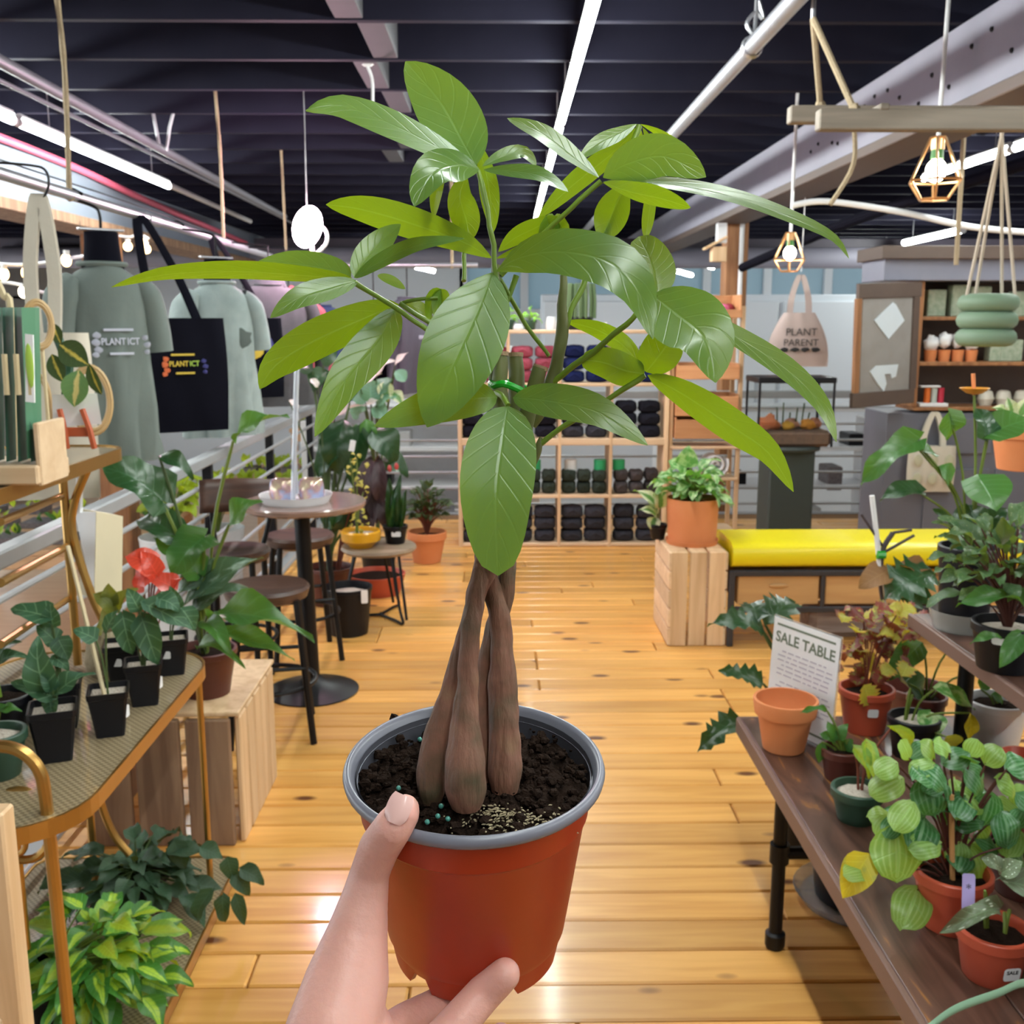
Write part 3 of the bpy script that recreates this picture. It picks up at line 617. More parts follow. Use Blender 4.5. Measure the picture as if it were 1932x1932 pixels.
peti((876, 530, .55), (876, 430, .56), (873, 330, .565), r=5)
peti((1062, 540, .548), (1062, 470, .552), (1055, 420, .555), r=5)
build('plant_tie', MB().tube(bez([C(932, 728, .536), C(950, 724, .53), (C(975, 733, .533)), C(1005, 748, .54), C(1012, 742, .56), C(960, 722, .575), C(928, 722, .55), C(932, 728, .536)], 6), .0019, 8), m_tie, tree)
def mleaf(q, wpx, twist=20, top=True, shape='obov', fold=.12, m=None, wave=.0, nl=16, nw=6, curl=0.):
    cl_ = bez([C(*a) for a in q], 10); N = len(cl_); mb = MB(); mb.uv = []; vs = []; f = SH[shape]; tw = math.radians(twist)
    def prep(sg):
        out = []
        for i in range(nl+1):
            t = i/nl; x = t*(N-1); i0 = min(int(x), N-2); p = cl_[i0].lerp(cl_[i0+1], x-i0)
            tg = (cl_[min(i0+2, N-1)]-cl_[max(i0-1, 0)]).normalized(); vd = (p-CAM).normalized()
            s = tg.cross(vd).normalized()
            if top: s = -s
            s = Matrix.Rotation(sg*tw, 3, tg) @ s; out.append((p, tg, s, s.cross(tg)))
        return out
    A, B_ = prep(1), prep(-1); za = sum(a[3].z for a in A); zb = sum(a[3].z for a in B_)
    D = A if za >= zb else B_              # the upper face always turns towards the ceiling
    W = wpx/2*q[len(q)//2][2]/F/max(cos(tw), .3)
    for i, (p, tg, s, nrm) in enumerate(D):
        t = i/nl; wd = 2*W*max(f(t), .008)
        for j in range(nw+1):
            u = j/nw*2-1
            vs.append(p+s*u*wd+nrm*(fold*abs(u)*wd+wave*W*sin(t*14+u*2)*u*u-curl*W*u*u)); mb.uv.append((u*.5+.5, t))
    mb.add(vs, [(i*(nw+1)+j, i*(nw+1)+j+1, (i+1)*(nw+1)+j+1, (i+1)*(nw+1)+j) for i in range(nl) for j in range(nw)])
    return build('leaf', mb, m or lm_money, tree, ang=180)
D = lm_moneyd
# top left whorl
mleaf([(898, 312, .53), (875, 270, .545), (830, 190, .56), (765, 116, .57)], 112, 15)
mleaf([(895, 316, .53), (840, 285, .53), (740, 235, .53), (645, 200, .53), (577, 207, .525)], 52, 45, curl=.1)
mleaf([(905, 320, .53), (860, 312, .515), (815, 330, .50), (782, 390, .49)], 72, 30)
mleaf([(880, 330, .545), (868, 370, .55), (880, 420, .555), (886, 456, .555)], 56, 15, top=False)
mleaf([(898, 262, .56), (915, 320, .555), (925, 380, .55), (931, 438, .55)], 38, 20, top=False)
mleaf([(910, 314, .53), (945, 297, .535), (985, 288, .54), (1011, 314, .535)], 26, 50)
mleaf([(912, 320, .53), (960, 322, .515), (1020, 332, .505), (1072, 362, .50)], 28, 55)
mleaf([(852, 300, .56), (832, 330, .56), (822, 370, .56), (818, 412, .56)], 24, 20, top=False)
mleaf([(880, 300, .55), (855, 280, .56), (835, 270, .565), (825, 290, .565)], 26, 20, top=False)
# top right whorl
mleaf([(1138, 335, .53), (1185, 308, .525), (1255, 295, .52), (1332, 334, .515)], 82, 15, fold=.05)
mleaf([(1138, 343, .53), (1240, 345, .52), (1370, 368, .51), (1490, 410, .50), (1570, 448, .495), (1602, 488, .495)], 26, 62, shape='lance')
mleaf([(1138, 345, .53), (1190, 362, .515), (1250, 375, .505), (1303, 392, .50)], 38, 50, top=False)
mleaf([(1130, 335, .53), (1080, 295, .535), (1020, 250, .54), (957, 223, .545)], 34, 50)
mleaf([(1185, 345, .545), (1165, 380, .55), (1148, 420, .555), (1133, 452, .555)], 64, 10, top=False)
mleaf([(1230, 330, .55), (1228, 370, .555), (1222, 420, .56), (1217, 452, .56)], 24, 15, top=False)
mleaf([(1130, 340, .53), (1100, 310, .545), (1065, 300, .55), (1022, 312, .55)], 20, 50) if False else None
# apex whorl
mleaf([(1201, 234, .57), (1168, 252, .565), (1128, 272, .56), (1092, 302, .555)], 30, 30)
mleaf([(1203, 240, .57), (1160, 285, .57), (1080, 350, .57), (1015, 412, .57)], 40, 30, top=False)
mleaf([(1208, 234, .57), (1250, 256, .565), (1295, 292, .56), (1331, 334, .555)], 18, 45, top=False)
mleaf([(1205, 238, .57), (1202, 260, .575), (1190, 285, .58), (1180, 330, .58)], 26, 20, top=False)
mleaf([(1212, 240, .57), (1222, 260, .57), (1226, 280, .57), (1228, 300, .57)], 14, 20, top=False)
# middle whorl
mleaf([(928, 487, .545), (870, 455, .55), (770, 420, .555), (680, 395, .56), (615, 386, .56)], 60, 25, top=False)
mleaf([(940, 475, .545), (970, 450, .545), (1010, 430, .545), (1052, 408, .545)], 36, 30, top=False)
mleaf([(936, 488, .54), (965, 478, .54), (1000, 465, .54), (1040, 458, .54)], 16, 40, top=False)
for k, (dx, tw) in enumerate(((-16, 50), (-8, 20), (0, 5), (8, 20), (16, 50))):
    mleaf([(1046, 408, .552), (1046+dx, 430, .55-.003*abs(k-2)), (1046+dx*1.4, 465, .55)], 22, tw, top=False, shape='ellip', nl=8, nw=2)
mleaf([(934, 512, .535), (985, 484, .52), (1060, 474, .505), (1150, 495, .495), (1205, 555, .49), (1232, 640, .49)], 96, 38, wave=.06, fold=.02)
mleaf([(930, 514, .535), (905, 580, .52), (855, 690, .51), (806, 806, .515)], 148, 8, m=D, fold=.06)
# left whorl
mleaf([(664, 524, .53), (580, 520, .525), (450, 512, .515), (310, 518, .51), (210, 542, .51)], 34, 55, top=False, shape='ellip')
mleaf([(662, 522, .53), (620, 508, .54), (545, 496, .55), (470, 505, .55)], 50, 30, m=D, shape='ellip')
mleaf([(668, 522, .53), (690, 490, .535), (720, 455, .54), (756, 423, .54)], 54, 20, m=D, shape='ellip')
mleaf([(668, 524, .53), (720, 492, .52), (790, 462, .51), (876, 450, .505)], 30, 50, m=D, shape='ellip')
mleaf([(674, 530, .53), (620, 545, .52), (560, 565, .51), (510, 600, .505)], 46, 35, shape='ellip')
mleaf([(712, 520, .56), (740, 530, .565), (765, 545, .57)], 18, 30, shape='ellip')
# lower left whorl
mleaf([(752, 574, .55), (690, 600, .545), (590, 645, .54), (520, 690, .535), (490, 734, .535)], 74, 20, top=False, shape='ellip')
mleaf([(748, 580, .55), (715, 640, .54), (650, 720, .53), (594, 824, .525)], 78, 15, m=D, shape='ellip')
mleaf([(758, 572, .55), (780, 580, .555), (800, 590, .56), (815, 612, .56)], 30, 30, shape='ellip')
for k, (dx, tw) in enumerate(((-12, 45), (-2, 10), (8, 35))):
    mleaf([(832, 545, .55), (828+dx, 565, .55), (826+dx*1.6, 605, .55)], 24, tw, top=False, shape='ellip', nl=8, nw=2)
# front whorl
mleaf([(958, 766, .53), (948, 830, .515), (936, 940, .505), (940, 1086, .51)], 142, 4, m=D, shape='oval', fold=.05)
mleaf([(938, 750, .535), (890, 752, .53), (800, 772, .525), (706, 804, .525)], 74, 30, m=D, shape='ellip')
mleaf([(968, 750, .53), (1030, 755, .52), (1130, 778, .51), (1222, 840, .505)], 68, 28, m=D, shape='ellip')
# right whorls
mleaf([(1216, 705, .535), (1180, 700, .535), (1140, 685, .54), (1096, 678, .54)], 62, 20, top=False, shape='round')
mleaf([(1216, 702, .535), (1180, 655, .545), (1125, 622, .55), (1066, 606, .55)], 36, 35, top=False, shape='ellip')
mleaf([(1219, 702, .535), (1240, 675, .53), (1262, 645, .53), (1275, 630, .53)], 78, 15, top=False, shape='round')
mleaf([(1222, 708, .535), (1290, 745, .53), (1380, 805, .525), (1450, 855, .52), (1497, 928, .52)], 62, 30, top=False, shape='ellip')
mleaf([(1400, 790, .53), (1430, 815, .53), (1446, 850, .53), (1440, 890, .53)], 40, 35, top=False, shape='ellip') if False else None
mleaf([(1240, 552, .525), (1235, 520, .53), (1225, 485, .535), (1205, 446, .54)], 80, 15, m=D, shape='round')
mleaf([(1230, 556, .525), (1275, 590, .515), (1330, 640, .505), (1350, 722, .50)], 128, 25, shape='ellip')
mleaf([(1250, 560, .525), (1370, 625, .52), (1480, 695, .515), (1550, 765, .51), (1578, 834, .51)], 42, 45, shape='ellip')
# ---------------------------------------------------------------- the hand
def skinmat():
    m = mat('warm_pink_skin', (.68, .37, .31), .48, c2=(.58, .27, .22), ns=22, amt=.6, bump=.1, bs=220, sss=.25); return m
m_skin = skinmat(); m_nail = mat('fingernail', (.82, .5, .46), .25)
def caps(mb, q):
    for i in range(len(q)-1):
        a, b = q[i], q[i+1]; A, B2 = C(a[0], a[1], a[2]), C(b[0], b[1], b[2]); ra, rb = a[3]*a[2]/F, b[3]*b[2]/F
        for k in range(9): t = k/8; mb.sph(A.lerp(B2, t), ra+(rb-ra)*t, 14, 10)
hb = MB()
caps(hb, [(450, 2900, .38, 118), (515, 2480, .44, 100), (560, 2180, .50, 88), (595, 2060, .51, 92), (628, 1950, .525, 92), (655, 1850, .54, 80), (672, 1770, .548, 60), (688, 1695, .552, 45), (698, 1645, .552, 38), (716, 1598, .544, 40), (742, 1560, .532, 38), (760, 1535, .532, 33), (764, 1527, .533, 29)])
caps(hb, [(655, 1960, .535, 90), (700, 2030, .545, 75), (760, 2080, .55, 62)])
caps(hb, [(690, 1990, .56, 48), (765, 1930, .585, 37), (835, 1892, .605, 32), (885, 1872, .618, 28)])
caps(hb, [(700, 2060, .55, 46), (800, 2000, .557, 40), (868, 1925, .568, 37), (915, 1872, .577, 35), (952, 1838, .573, 31)])
caps(hb, [(720, 2060, .57, 44), (790, 2000, .59, 36), (860, 1935, .605, 31), (905, 1892, .618, 27)])
caps(hb, [(730, 2100, .56, 42), (830, 2060, .578, 34), (905, 2000, .595, 29), (945, 1955, .607, 25)])
hc = C(628, 1950, .525)
hand = build('person_hand', hb, m_skin, None, loc=hc); tag(hand, 'light-skinned left hand gripping the orange pot, thumb over the grey rim', 'hand')
r_ = hand.modifiers.new('merge', 'REMESH'); r_.mode = 'VOXEL'; r_.voxel_size = .0016; r_.use_smooth_shade = True
s_ = hand.modifiers.new('relax', 'SMOOTH'); s_.factor = .5; s_.iterations = 9
nb = MB(); c_ = C(750, 1526, .532-.0096); dr = (C(764, 1500, .528)-C(742, 1555, .525)).normalized(); up_ = (CAM-c_+V((-.12, 0, .1))).normalized()
fr = frame(dr.cross(up_), dr, None, c_)
def nf(u, v): x, y_ = (u*2-1), (v*2-1); ww = .0066*(1-.25*max(0, -y_)**3); return fr @ V((x*ww*(1-.22*abs(y_)**3), y_*.0075, -.0022*x*x-.0009*y_*y_+.0006))
build('fingernail', nb.grid(nf, 8, 8), m_nail, hand, ang=180)
# ================================================================ left side: railing, clothes rail, gold plant stand
rl = thing('railing', 'grey steel railing with horizontal bars and flat top rail along the gallery edge', 'railing', (-1.38, 4.6, 0))
bar = mesh_of(MB().tube([(0, -3.7, 0), (0, 0, 0), (0, 3.7, 0)], .0105, 8), 'bar', m_rail)
for k in range(7): inst('bar', bar, Matrix.Translation((-1.36, 4.6, .04+.135*k)), rl)
build('top_rail', MB().box((-1.36, 4.6, .965), (.055, 7.4, .05), ch=.006), m_rail, rl, False)
pm = mesh_of(MB().box((0, 0, .47), (.045, .045, .94), ch=.004), 'post', m_black, False)
for yy in (2.2, 3.55, 4.9, 6.25, 7.6): inst('post', pm, Matrix.Translation((-1.40, yy, 0)), rl)
rl2 = thing('railing', 'grey steel railing with horizontal bars behind the pine cubby shelf', 'railing', (1.5, 8.5, 0))
bar2 = mesh_of(MB().tube([(-3.0, 0, 0), (0, 0, 0), (3.0, 0, 0)], .011, 8), 'bar', m_rail)
for k in range(7): inst('bar', bar2, Matrix.Translation((1.6, 8.5, .08+.135*k)), rl2)
build('top_rail', MB().box((1.6, 8.5, 1.0), (6.0, .07, .06), ch=.006), m_rail, rl2, False)
for xx in (-1.38, .1, 1.6, 3.1, 4.55): inst('post', pm, Matrix.Translation((xx, 8.52, 0)), rl2)
# clothes rail hung on ropes
RX, RZ = -1.5, 2.03
cr_ = thing('clothes_rail', 'silver pipe clothes rail hung from ropes above the railing', 'clothes rail', (RX, 5, RZ))
build('pipe', MB().tube([(RX, 2.2, RZ+.01), (RX, 5.0, RZ), (RX, 8.0, RZ-.02)], .02, 12), m_steel, cr_)
build('coupling', MB().tube([(RX, 4.55, RZ), (RX, 4.7, RZ)], .025, 12), m_steel, cr_)
build('cross_pipe', MB().tube([(RX, 7.9, RZ-.02), (-.15, 7.9, RZ-.02)], .02, 12), m_steel, cr_)
build('guide_wire', MB().tube([(RX-.03, 2.2, RZ+.06), (RX-.02, 4.2, RZ+.05), (RX-.01, 5.8, RZ+.03)], .003, 5), m_iron, cr_)
m_pinkrope = m_rope
def rope(pts, label, r=.011, grp=None, fr=True):
    t = thing('rope', label, 'rope', V(pts[-1]), grp); P = bez(pts, 10)
    build('strand', MB().tube(P, [r*(1+.12*sin(i*2.1)) for i in range(len(P))], 7), m_rope, t)
    if fr: build('knot', MB().sph(pts[-1], (r*1.9, r*1.9, r*2.2), 8, 6, nz=.35), m_rope, t)
    return t
g = 'jute ropes carrying the clothes rail'
rope([(RX+.0, 3.72, 2.98), (RX+.02, 3.74, 2.5), (RX, 3.75, RZ)], 'frayed jute rope next to the grey pipe holding the clothes rail', .0095)
rope([(RX, 5.75, 2.98), (RX+.01, 5.78, 2.5), (RX, 5.8, RZ)], 'jute rope hanging past the end of the pale unlit light housing', .009)
rope([(RX, 7.45, 2.98), (RX, 7.48, 2.4), (RX, 7.5, RZ-.02)], 'jute rope hanging beside the glowing pink bulb', .009)
p_ = at(853, 505, 7.9); rope([(p_.x, 7.9, 3.03), (p_.x, 7.9, 2.4), (p_.x, 7.9, RZ-.02)], 'jute rope behind the upper leaves holding the cross pipe', .012)
# hangers and clothes
def hook(t, top, drop=.1, m=None):
    p = V(top); build('hook', MB().tube(bez([p+V((.025, 0, -.02)), p+V((.02, 0, .012)), p+V((0, 0, .024)), p+V((-.02, 0, .008)), p+V((-.005, 0, -.03)), p+V((0, 0, -drop))], 5), .0035, 6), m or m_iron, t)
def loc(c, rz):
    Rm = Matrix.Rotation(rz, 3, 'Z'); c = V(c); return lambda x, y, z: Rm @ V((x, y, z))+c
def shirt(name, label, cat, c, rz, col, s=1., long=False, print_=None, neck=True, group=None, sl=True, tie=None, hood=False, ws=1.):
    """garment seen from the front: body with folds, two sleeves, collar"""
    t = thing(name, label, cat, V(c)-V((0, 0, .72*s)), group); L = loc(t.location, rz); m = col
    rings = [(.0, .25, .085), (.06, .245, .09), (.2, .235, .10), (.36, .228, .105), (.5, .232, .11), (.58, .238, .10), (.64, .215, .088), (.675, .165, .078), (.70, .105, .068), (.712, .08, .06)]
    mb = MB(); vs = []; fs = []; n = 40
    for (z, a, b) in rings:
        fd = .34*max(0, 1-z/.6)
        for k in range(n):
            an = 2*pi*k/n; q = 1+fd*sin(an*7+z*5+c[1]*3)*.55+fd*.4*sin(an*13-z*9)
            vs.append(L(a*s*ws*cos(an)*q, b*s*sin(an)*q, z*s))
    for i in range(len(rings)-1):
        for k in range(n): fs.append((i*n+k, i*n+(k+1) % n, (i+1)*n+(k+1) % n, (i+1)*n+k))
    build('body', mb.add(vs, fs), m, t, ang=180)
    if neck: build('collar', MB().tube([L(.082*s*cos(a), .062*s*sin(a), .712*s) for a in [2*pi*k/20 for k in range(21)]], .010*s, 6, False), m, t)
    for sg in (-1, 1):
        q = [L(sg*.16*s*ws, 0, .655*s), L(sg*.225*s*ws, 0, .60*s), L(sg*.262*s*ws, 0, .49*s), L(sg*.275*s*ws, 0, .40*s)]
        if long: q += [L(sg*.31*s, .01, .25*s), L(sg*.29*s, .02, .06*s)]
        P = bez(q, 4); rr = [.05+.03*min(1, i/4) for i in range(len(P))]
        if long: rr = [x*(1-.4*i/len(P)) for i, x in enumerate(rr)]
        build('sleeve', MB().tube(P, [x*s for x in rr], 12, False, flat=.75), m, t, ang=180)
    if hood: build('hood', MB().sph(L(0, .05, .70*s), (.13*s, .10*s, .10*s), 12, 8, nz=.3), m, t)
    return t, L
m_sage = mat('sage_green_cotton', (.145, .175, .16), .9, c2=(.1, .125, .115), ns=6, bump=.15, bs=30)
def tiedye():
    m = mat('mint_tie_dye_cotton', (.34, .40, .39), .9, c2=(.13, .17, .17), ns=9, amt=.55, bump=.15, bs=30); return m
m_mint = tiedye(); m_blk = mat('black_cotton', (.006, .006, .011), .9, bump=.1, bs=40, spec=.05); m_cream = mat('cream_canvas', (.62, .57, .48), .9, c2=(.54, .49, .41), ns=5, bump=.2, bs=25)
m_grey = mat('charcoal_fleece', (.06, .06, .07), .95, c2=(.12, .12, .13), ns=20); m_red = mat('dusty_red_fleece', (.36, .08, .1), .95); m_navy = mat('navy_cotton', (.02, .035, .1), .9); m_lil = mat('plum_grey_cotton', (.07, .06, .085), .9, c2=(.1, .085, .115), ns=5)
m_lpr = mat('pale_lilac_print', (.5, .52, .62), .8); m_yel_ = mat('yellow_print', (.7, .5, .06), .7); m_org = mat('orange_print', (.75, .16, .05), .7); m_grn = mat('lime_print', (.4, .6, .08), .7); m_blu = mat('indigo_print', (.06, .06, .25), .7)
def motif(t, L, y, z, w_, cols, txt=True):
    """shop print: bar, lettering, bar, leaf cluster at one side"""
    def bar_(x0, x1, z0, z1, m, nm='print_bar'): build(nm, MB().box(L((x0+x1)/2, y, (z0+z1)/2), (x1-x0, .004, z1-z0), L.__closure__ and None, .001) if False else MB().add([L(x0, y, z0), L(x1, y, z0), L(x1, y, z1), L(x0, y, z1), L(x0, y+.006, z0), L(x1, y+.006, z0), L(x1, y+.006, z1), L(x0, y+.006, z1)], [(0, 1, 2, 3), (7, 6, 5, 4), (0, 4, 5, 1), (1, 5, 6, 2), (2, 6, 7, 3), (3, 7, 4, 0)]), m, t, False)
    bar_(-w_*.42, w_*.42, z+w_*.30, z+w_*.37, cols[1]); bar_(-w_*.28, w_*.40, z-w_*.37, z-w_*.30, cols[1])
    x = L(1, 0, 0)-L(0, 0, 0); M4 = frame(x, (0, 0, 1), None, L(0, y-.001, z)); textmesh('PLANT', w_*.27, cols[2], frame(x, (0, 0, 1), None, L(-w_*.17, y-.001, z)), t, ext=.001, bold=.02, sx=.85); textmesh('ICT', w_*.27, cols[3], frame(x, (0, 0, 1), None, L(w_*.4, y-.001, z)), t, ext=.001, bold=.02, sx=.85)
    for k, (dx, dz, sz) in enumerate(((-.62, .18, .12), (-.66, -.02, .13), (-.6, -.22, .12), (-.68, -.36, .1), (.74, .1, .1), (.8, -.1, .11), (.78, -.3, .09))):
        build('print_leaf', MB().sph(L(dx*w_, y+.001, z+dz*w_), (sz*w_, .003, sz*w_*.8), 8, 5, nz=.4), cols[0] if k < 4 else cols[4], t)
rzA = math.radians(40)
def mannequin(c, rz, label, grp):
    t = thing('torso_form', label, 'mannequin', V(c)+V((0, 0, -.6)), grp); L = loc(V(c), rz)
    mb = MB(); vs = []; fs = []; n = 24; rings = [(-.55, .10, .06), (-.4, .10, .065), (-.2, .11, .07), (-.1, .10, .065), (-.04, .08, .058), (0, .066, .055), (.06, .06, .052), (.10, .058, .05)]
    for (z, a, b) in rings:
        for k in range(n): an = 2*pi*k/n; vs.append(L(a*cos(an), b*sin(an), z))
    for i in range(len(rings)-1):
        for k in range(n): fs.append((i*n+k, i*n+(k+1) % n, (i+1)*n+(k+1) % n, (i+1)*n+k))
    fs += [tuple(range(n))[::-1], tuple((len(rings)-1)*n+k for k in range(n))]
    build('torso', mb.add(vs, fs), m_blk, t, ang=60); top = L(0, 0, .10)
    build('bracket', MB().box(top+V((0, 0, .008)), (.16, .03, .008), Matrix.Rotation(rz, 3, 'Z')), m_steel, t)
    zz = RZ-top.z; build('hook', MB().tube(bez([top, top+V((0, 0, zz*.5)), V((top.x-.02, top.y, RZ-.03)), V((RX-.03, top.y, RZ+.005)), V((RX-.01, top.y, RZ+.028)), V((RX+.026, top.y, RZ+.01))], 5), .0055, 6), m_iron, t)
# sage shirt
c = at(194, 492, 3.8); mannequin(c, rzA, 'black torso form hung from the rail, wearing the sage green shirt', 'torso forms')
t, L = shirt('t_shirt', 'sage green t-shirt with pale lilac print on a black torso form', 't-shirt', c+V((0, -.01, -.005)), rzA, m_sage, 1.0, ws=.64)
motif(t, L, -.118, .44, .125, [m_lpr]*5)
c = at(410, 530, 5.0); mannequin(c, rzA, 'black torso form hung from the rail, wearing the mint tie-dye shirt', 'torso forms')
t, L = shirt('t_shirt', 'mint tie-dye t-shirt hanging between two black totes', 't-shirt', c+V((0, -.01, 0)), rzA, m_mint, 1.02, ws=.70)
build('print', MB().sph(L(.06, -.112, .47), (.05, .003, .04), 10, 6, nz=.5), m_sage, t)
for (px, py, Y, m, lb, lg, s) in ((508, 535, 5.9, m_grey, 'charcoal grey hooded sweatshirt hanging on the clothes rail', True, .95), (545, 560, 6.3, m_red, 'dusty red sweatshirt between the charcoal hoodie and the navy shirt', True, .8), (603, 575, 7.0, m_navy, 'navy t-shirt with a blue and green round print on the rail', False, .9), (768, 560, 7.9, m_lil, 'plum grey t-shirt on the rail left of the cubby shelf', False, 1.0), (705, 572, 7.9, m_blk, 'black t-shirt behind the plum grey t-shirt', False, .95)):
    c = at(px, py, Y); t, L = shirt('sweatshirt' if lg else 't_shirt', lb, 'sweatshirt' if lg else 't-shirt', c, .5 if Y < 7.8 else 1.15, m, s, lg, hood=lg)
    build('hook', MB().tube([L(0, 0, .71*s), V((L(0, 0, 0).x, L(0, 0, 0).y, RZ-.02)), V((min(RX, L(0, 0, 0).x) if Y < 7.8 else L(0, 0, 0).x, L(0, 0, 0).y, RZ+.0))], .005, 6), m_iron, t)
    if m is m_navy:
        for k, (mm, dx, sz) in enumerate(((m_blu, 0, .09), (m_grn, -.03, .055))): build('print', MB().sph(L(-.08+dx, -.1-.004*k, .42), (sz, .004, sz), 12, 8), mm, t)
    if m is m_lil: build('print', MB().sph(L(-.02, -.112, .42), (.07, .003, .015), 12, 6), m_lpr, t)
def tote(label, c, rz, w_, h_, m, hh, hang=None, thick=.035, group=None, name='tote_bag', taper=0., hw=.22):
    """c = middle of the bag's top edge"""
    t = thing(name, label, 'bag', V(c)-V((0, 0, h_)), group); L = loc(V(c), rz); mb = MB(); n, k_ = 14, 12
    def side(sg): return lambda u, v: L((u-.5)*w_*(1+.05*sin(v*3))*(1-taper*v*v), sg*(thick*(1-(2*u-1)**2)**.5*(1-.85*(1-v)**2)*min(1, 6*v+.05)+.003*sin(u*17+v*6)+.0015), -h_+h_*v*1.0 if False else -h_*(1-v))
    A = MB().grid(lambda u, v: side(-1)(u, v), n, k_); B_ = MB().grid(lambda u, v: side(1)(1-u, v), n, k_)
    A.add(B_.v, B_.f); build('bag_body', A, m, t, ang=180)
    hp = V(hang) if hang else L(0, 0, hh)
    for sg in (-1, 1):
        a, b = L(-w_*hw*(1-taper*.6), sg*.012, -.02), L(w_*hw*(1-taper*.6), sg*.012, -.02); pk = hp+V((0, sg*.006, 0)); mb = MB()
        q = bez([a, a.lerp(pk, .5)+(L(-.02, 0, 0)-L(0, 0, 0)), pk, b.lerp(pk, .5)+(L(.02, 0, 0)-L(0, 0, 0)), b], 6); ww = L(.018, 0, 0)-L(0, 0, 0); vs = []; fs = []
        for i, p in enumerate(q): vs += [p-ww, p+ww, p+ww+V((0, .003, 0)), p-ww+V((0, .003, 0))]
        for i in range(len(q)-1):
            for e in range(4): fs.append((i*4+e, i*4+(e+1) % 4, (i+1)*4+(e+1) % 4, (i+1)*4+e))
        build('handle', mb.add(vs, fs), m, t, ang=60)
    return t, L
t, L = tote('black tote bag with rainbow coloured print, hanging between the two green shirts', at(336, 600, 4.4), rzA*.8, .38, .48, m_blk, .32, V((RX+.02, 4.4, RZ+.0)))
motif(t, L, -.042, -.19, .115, [m_org, m_yel_, m_yel_, m_grn, m_blu])
t, L = tote('black tote bag with yellow print, half hidden behind the mint shirt', at(478, 600, 5.5), rzA, .32, .42, m_blk, .32, V((RX+.02, 5.5, RZ)))
build('print', MB().sph(L(-.02, -.04, -.16), (.055, .004, .05), 10, 6, nz=.3), m_yel_, t); build('print', MB().sph(L(.06, -.038, -.15), (.035, .004, .045), 10, 6, nz=.3), m_blu, t)
t, L = tote('cream canvas tote bag hung by long straps beside the sage shirt', at(85, 628, 3.1), .25, .24, .5, m_cream, .45, at(72, 365, 3.15), hw=.1)
p = at(72, 352, 3.15)
hk = thing('s_hook', 'thin black wire hook holding the cream tote straps', 'hook', p); build('wire', MB().tube(bez([p+V((-.02, 0, -.03)), p+V((0, 0, -.045)), p+V((.03, 0, 0)), p+V((.025, 0, .045)), p+V((-.02, .0, .06)), V((RX-.005, p.y, RZ+.026))], 5), .004, 6), m_iron, hk)
# string lights
m_bulb = mat('warm_bulb_glow', (1, .8, .5), .3, emit=(1, .62, .25), es=9)
m_bulbw = mat('warm_white_bulb_glow', (1, .9, .7), .3, emit=(1, .83, .55), es=12)
sl = thing('string_light', 'white cable string light with warm globe bulbs behind the cream tote', 'string lights', at(60, 500, 4.6))
build('cable', MB().tube(bez([at(-60, 490, 4.6), at(0, 498, 4.6), at(50, 499, 4.6), at(110, 492, 4.6), at(150, 484, 4.6), V((-2.97, 8.19, 2.12))], 6), .008, 6), m_white, sl)
for px, py in ((7, 515), (50, 513), (125, 489)):
    s_ = build('socket', MB().tube([at(px, py-17, 4.6), at(px, py-4, 4.6)], .014, 8), m_white, sl); build('bulb', MB().sph(at(px, py+2, 4.6), (.022, .022, .028), 10, 8), m_bulb, s_)
sl = thing('string_light', 'lower string light with one warm bulb left of the cream tote', 'string lights', at(40, 540, 4.9))
build('cable', MB().tube(bez([at(-40, 528, 4.9), at(20, 534, 4.9), at(60, 542, 4.9), at(85, 552, 4.9), V((-2.98, 8.19, 1.75))], 5), .008, 6), m_white, sl)
s_ = build('socket', MB().tube([at(44, 535, 4.9), at(44, 546, 4.9)], .014, 8), m_white, sl); build('bulb', MB().sph(at(44, 551, 4.9), (.022, .022, .028), 10, 8), m_bulbw, s_)
sl = thing('string_light', 'cluster of warm globe bulbs wound on the brown timber post', 'string lights', at(255, 455, 8.15))
build('cable', MB().tube(bez([at(225, 445, 8.15), at(245, 447, 8.15), at(262, 443, 8.15), at(282, 450, 8.15)], 5), .01, 6), m_white, sl)
for px, py in ((241, 463), (270, 455), (276, 468)):
    s_ = build('socket', MB().tube([at(px, py-12, 8.15), at(px, py-3, 8.15)], .02, 8), m_white, sl); build('bulb', MB().sph(at(px, py+2, 8.15), .035, 10, 8), m_bulb, s_)
# glowing pink grow bulb
gp = at(580, 428, 5.85); gb = thing('grow_lamp', 'blazing pinkish white grow bulb with a looped cable', 'lamp', gp)
m_grow = mat('pink_grow_glow', (1, .85, .92), .4, emit=(1, .62, .78), es=170)
build('bulb', MB().sph(gp, (.08, .08, .115), 16, 10, R=Matrix.Rotation(.3, 3, 'Y')), m_grow, gb)
m_pinkc = mat('white_lamp_cable', (.8, .8, .8), .5)
build('stem', MB().tube([gp+V((.02, 0, -.04)), gp+V((.025, 0, -.16))], .011, 8), m_pinkc, gb)
build('cable', MB().tube(bez([gp+V((.04, 0, .02)), gp+V((.1, 0, -.02)), gp+V((.1, 0, -.09)), gp+V((.025, 0, -.16))], 6), .009, 8), m_pinkc, gb)
build('cord', MB().tube([gp+V((0, 0, .07)), gp+V((.005, 0, .6)), V((gp.x+.005, gp.y, 3.03))], .0025, 6), m_rail, gb)
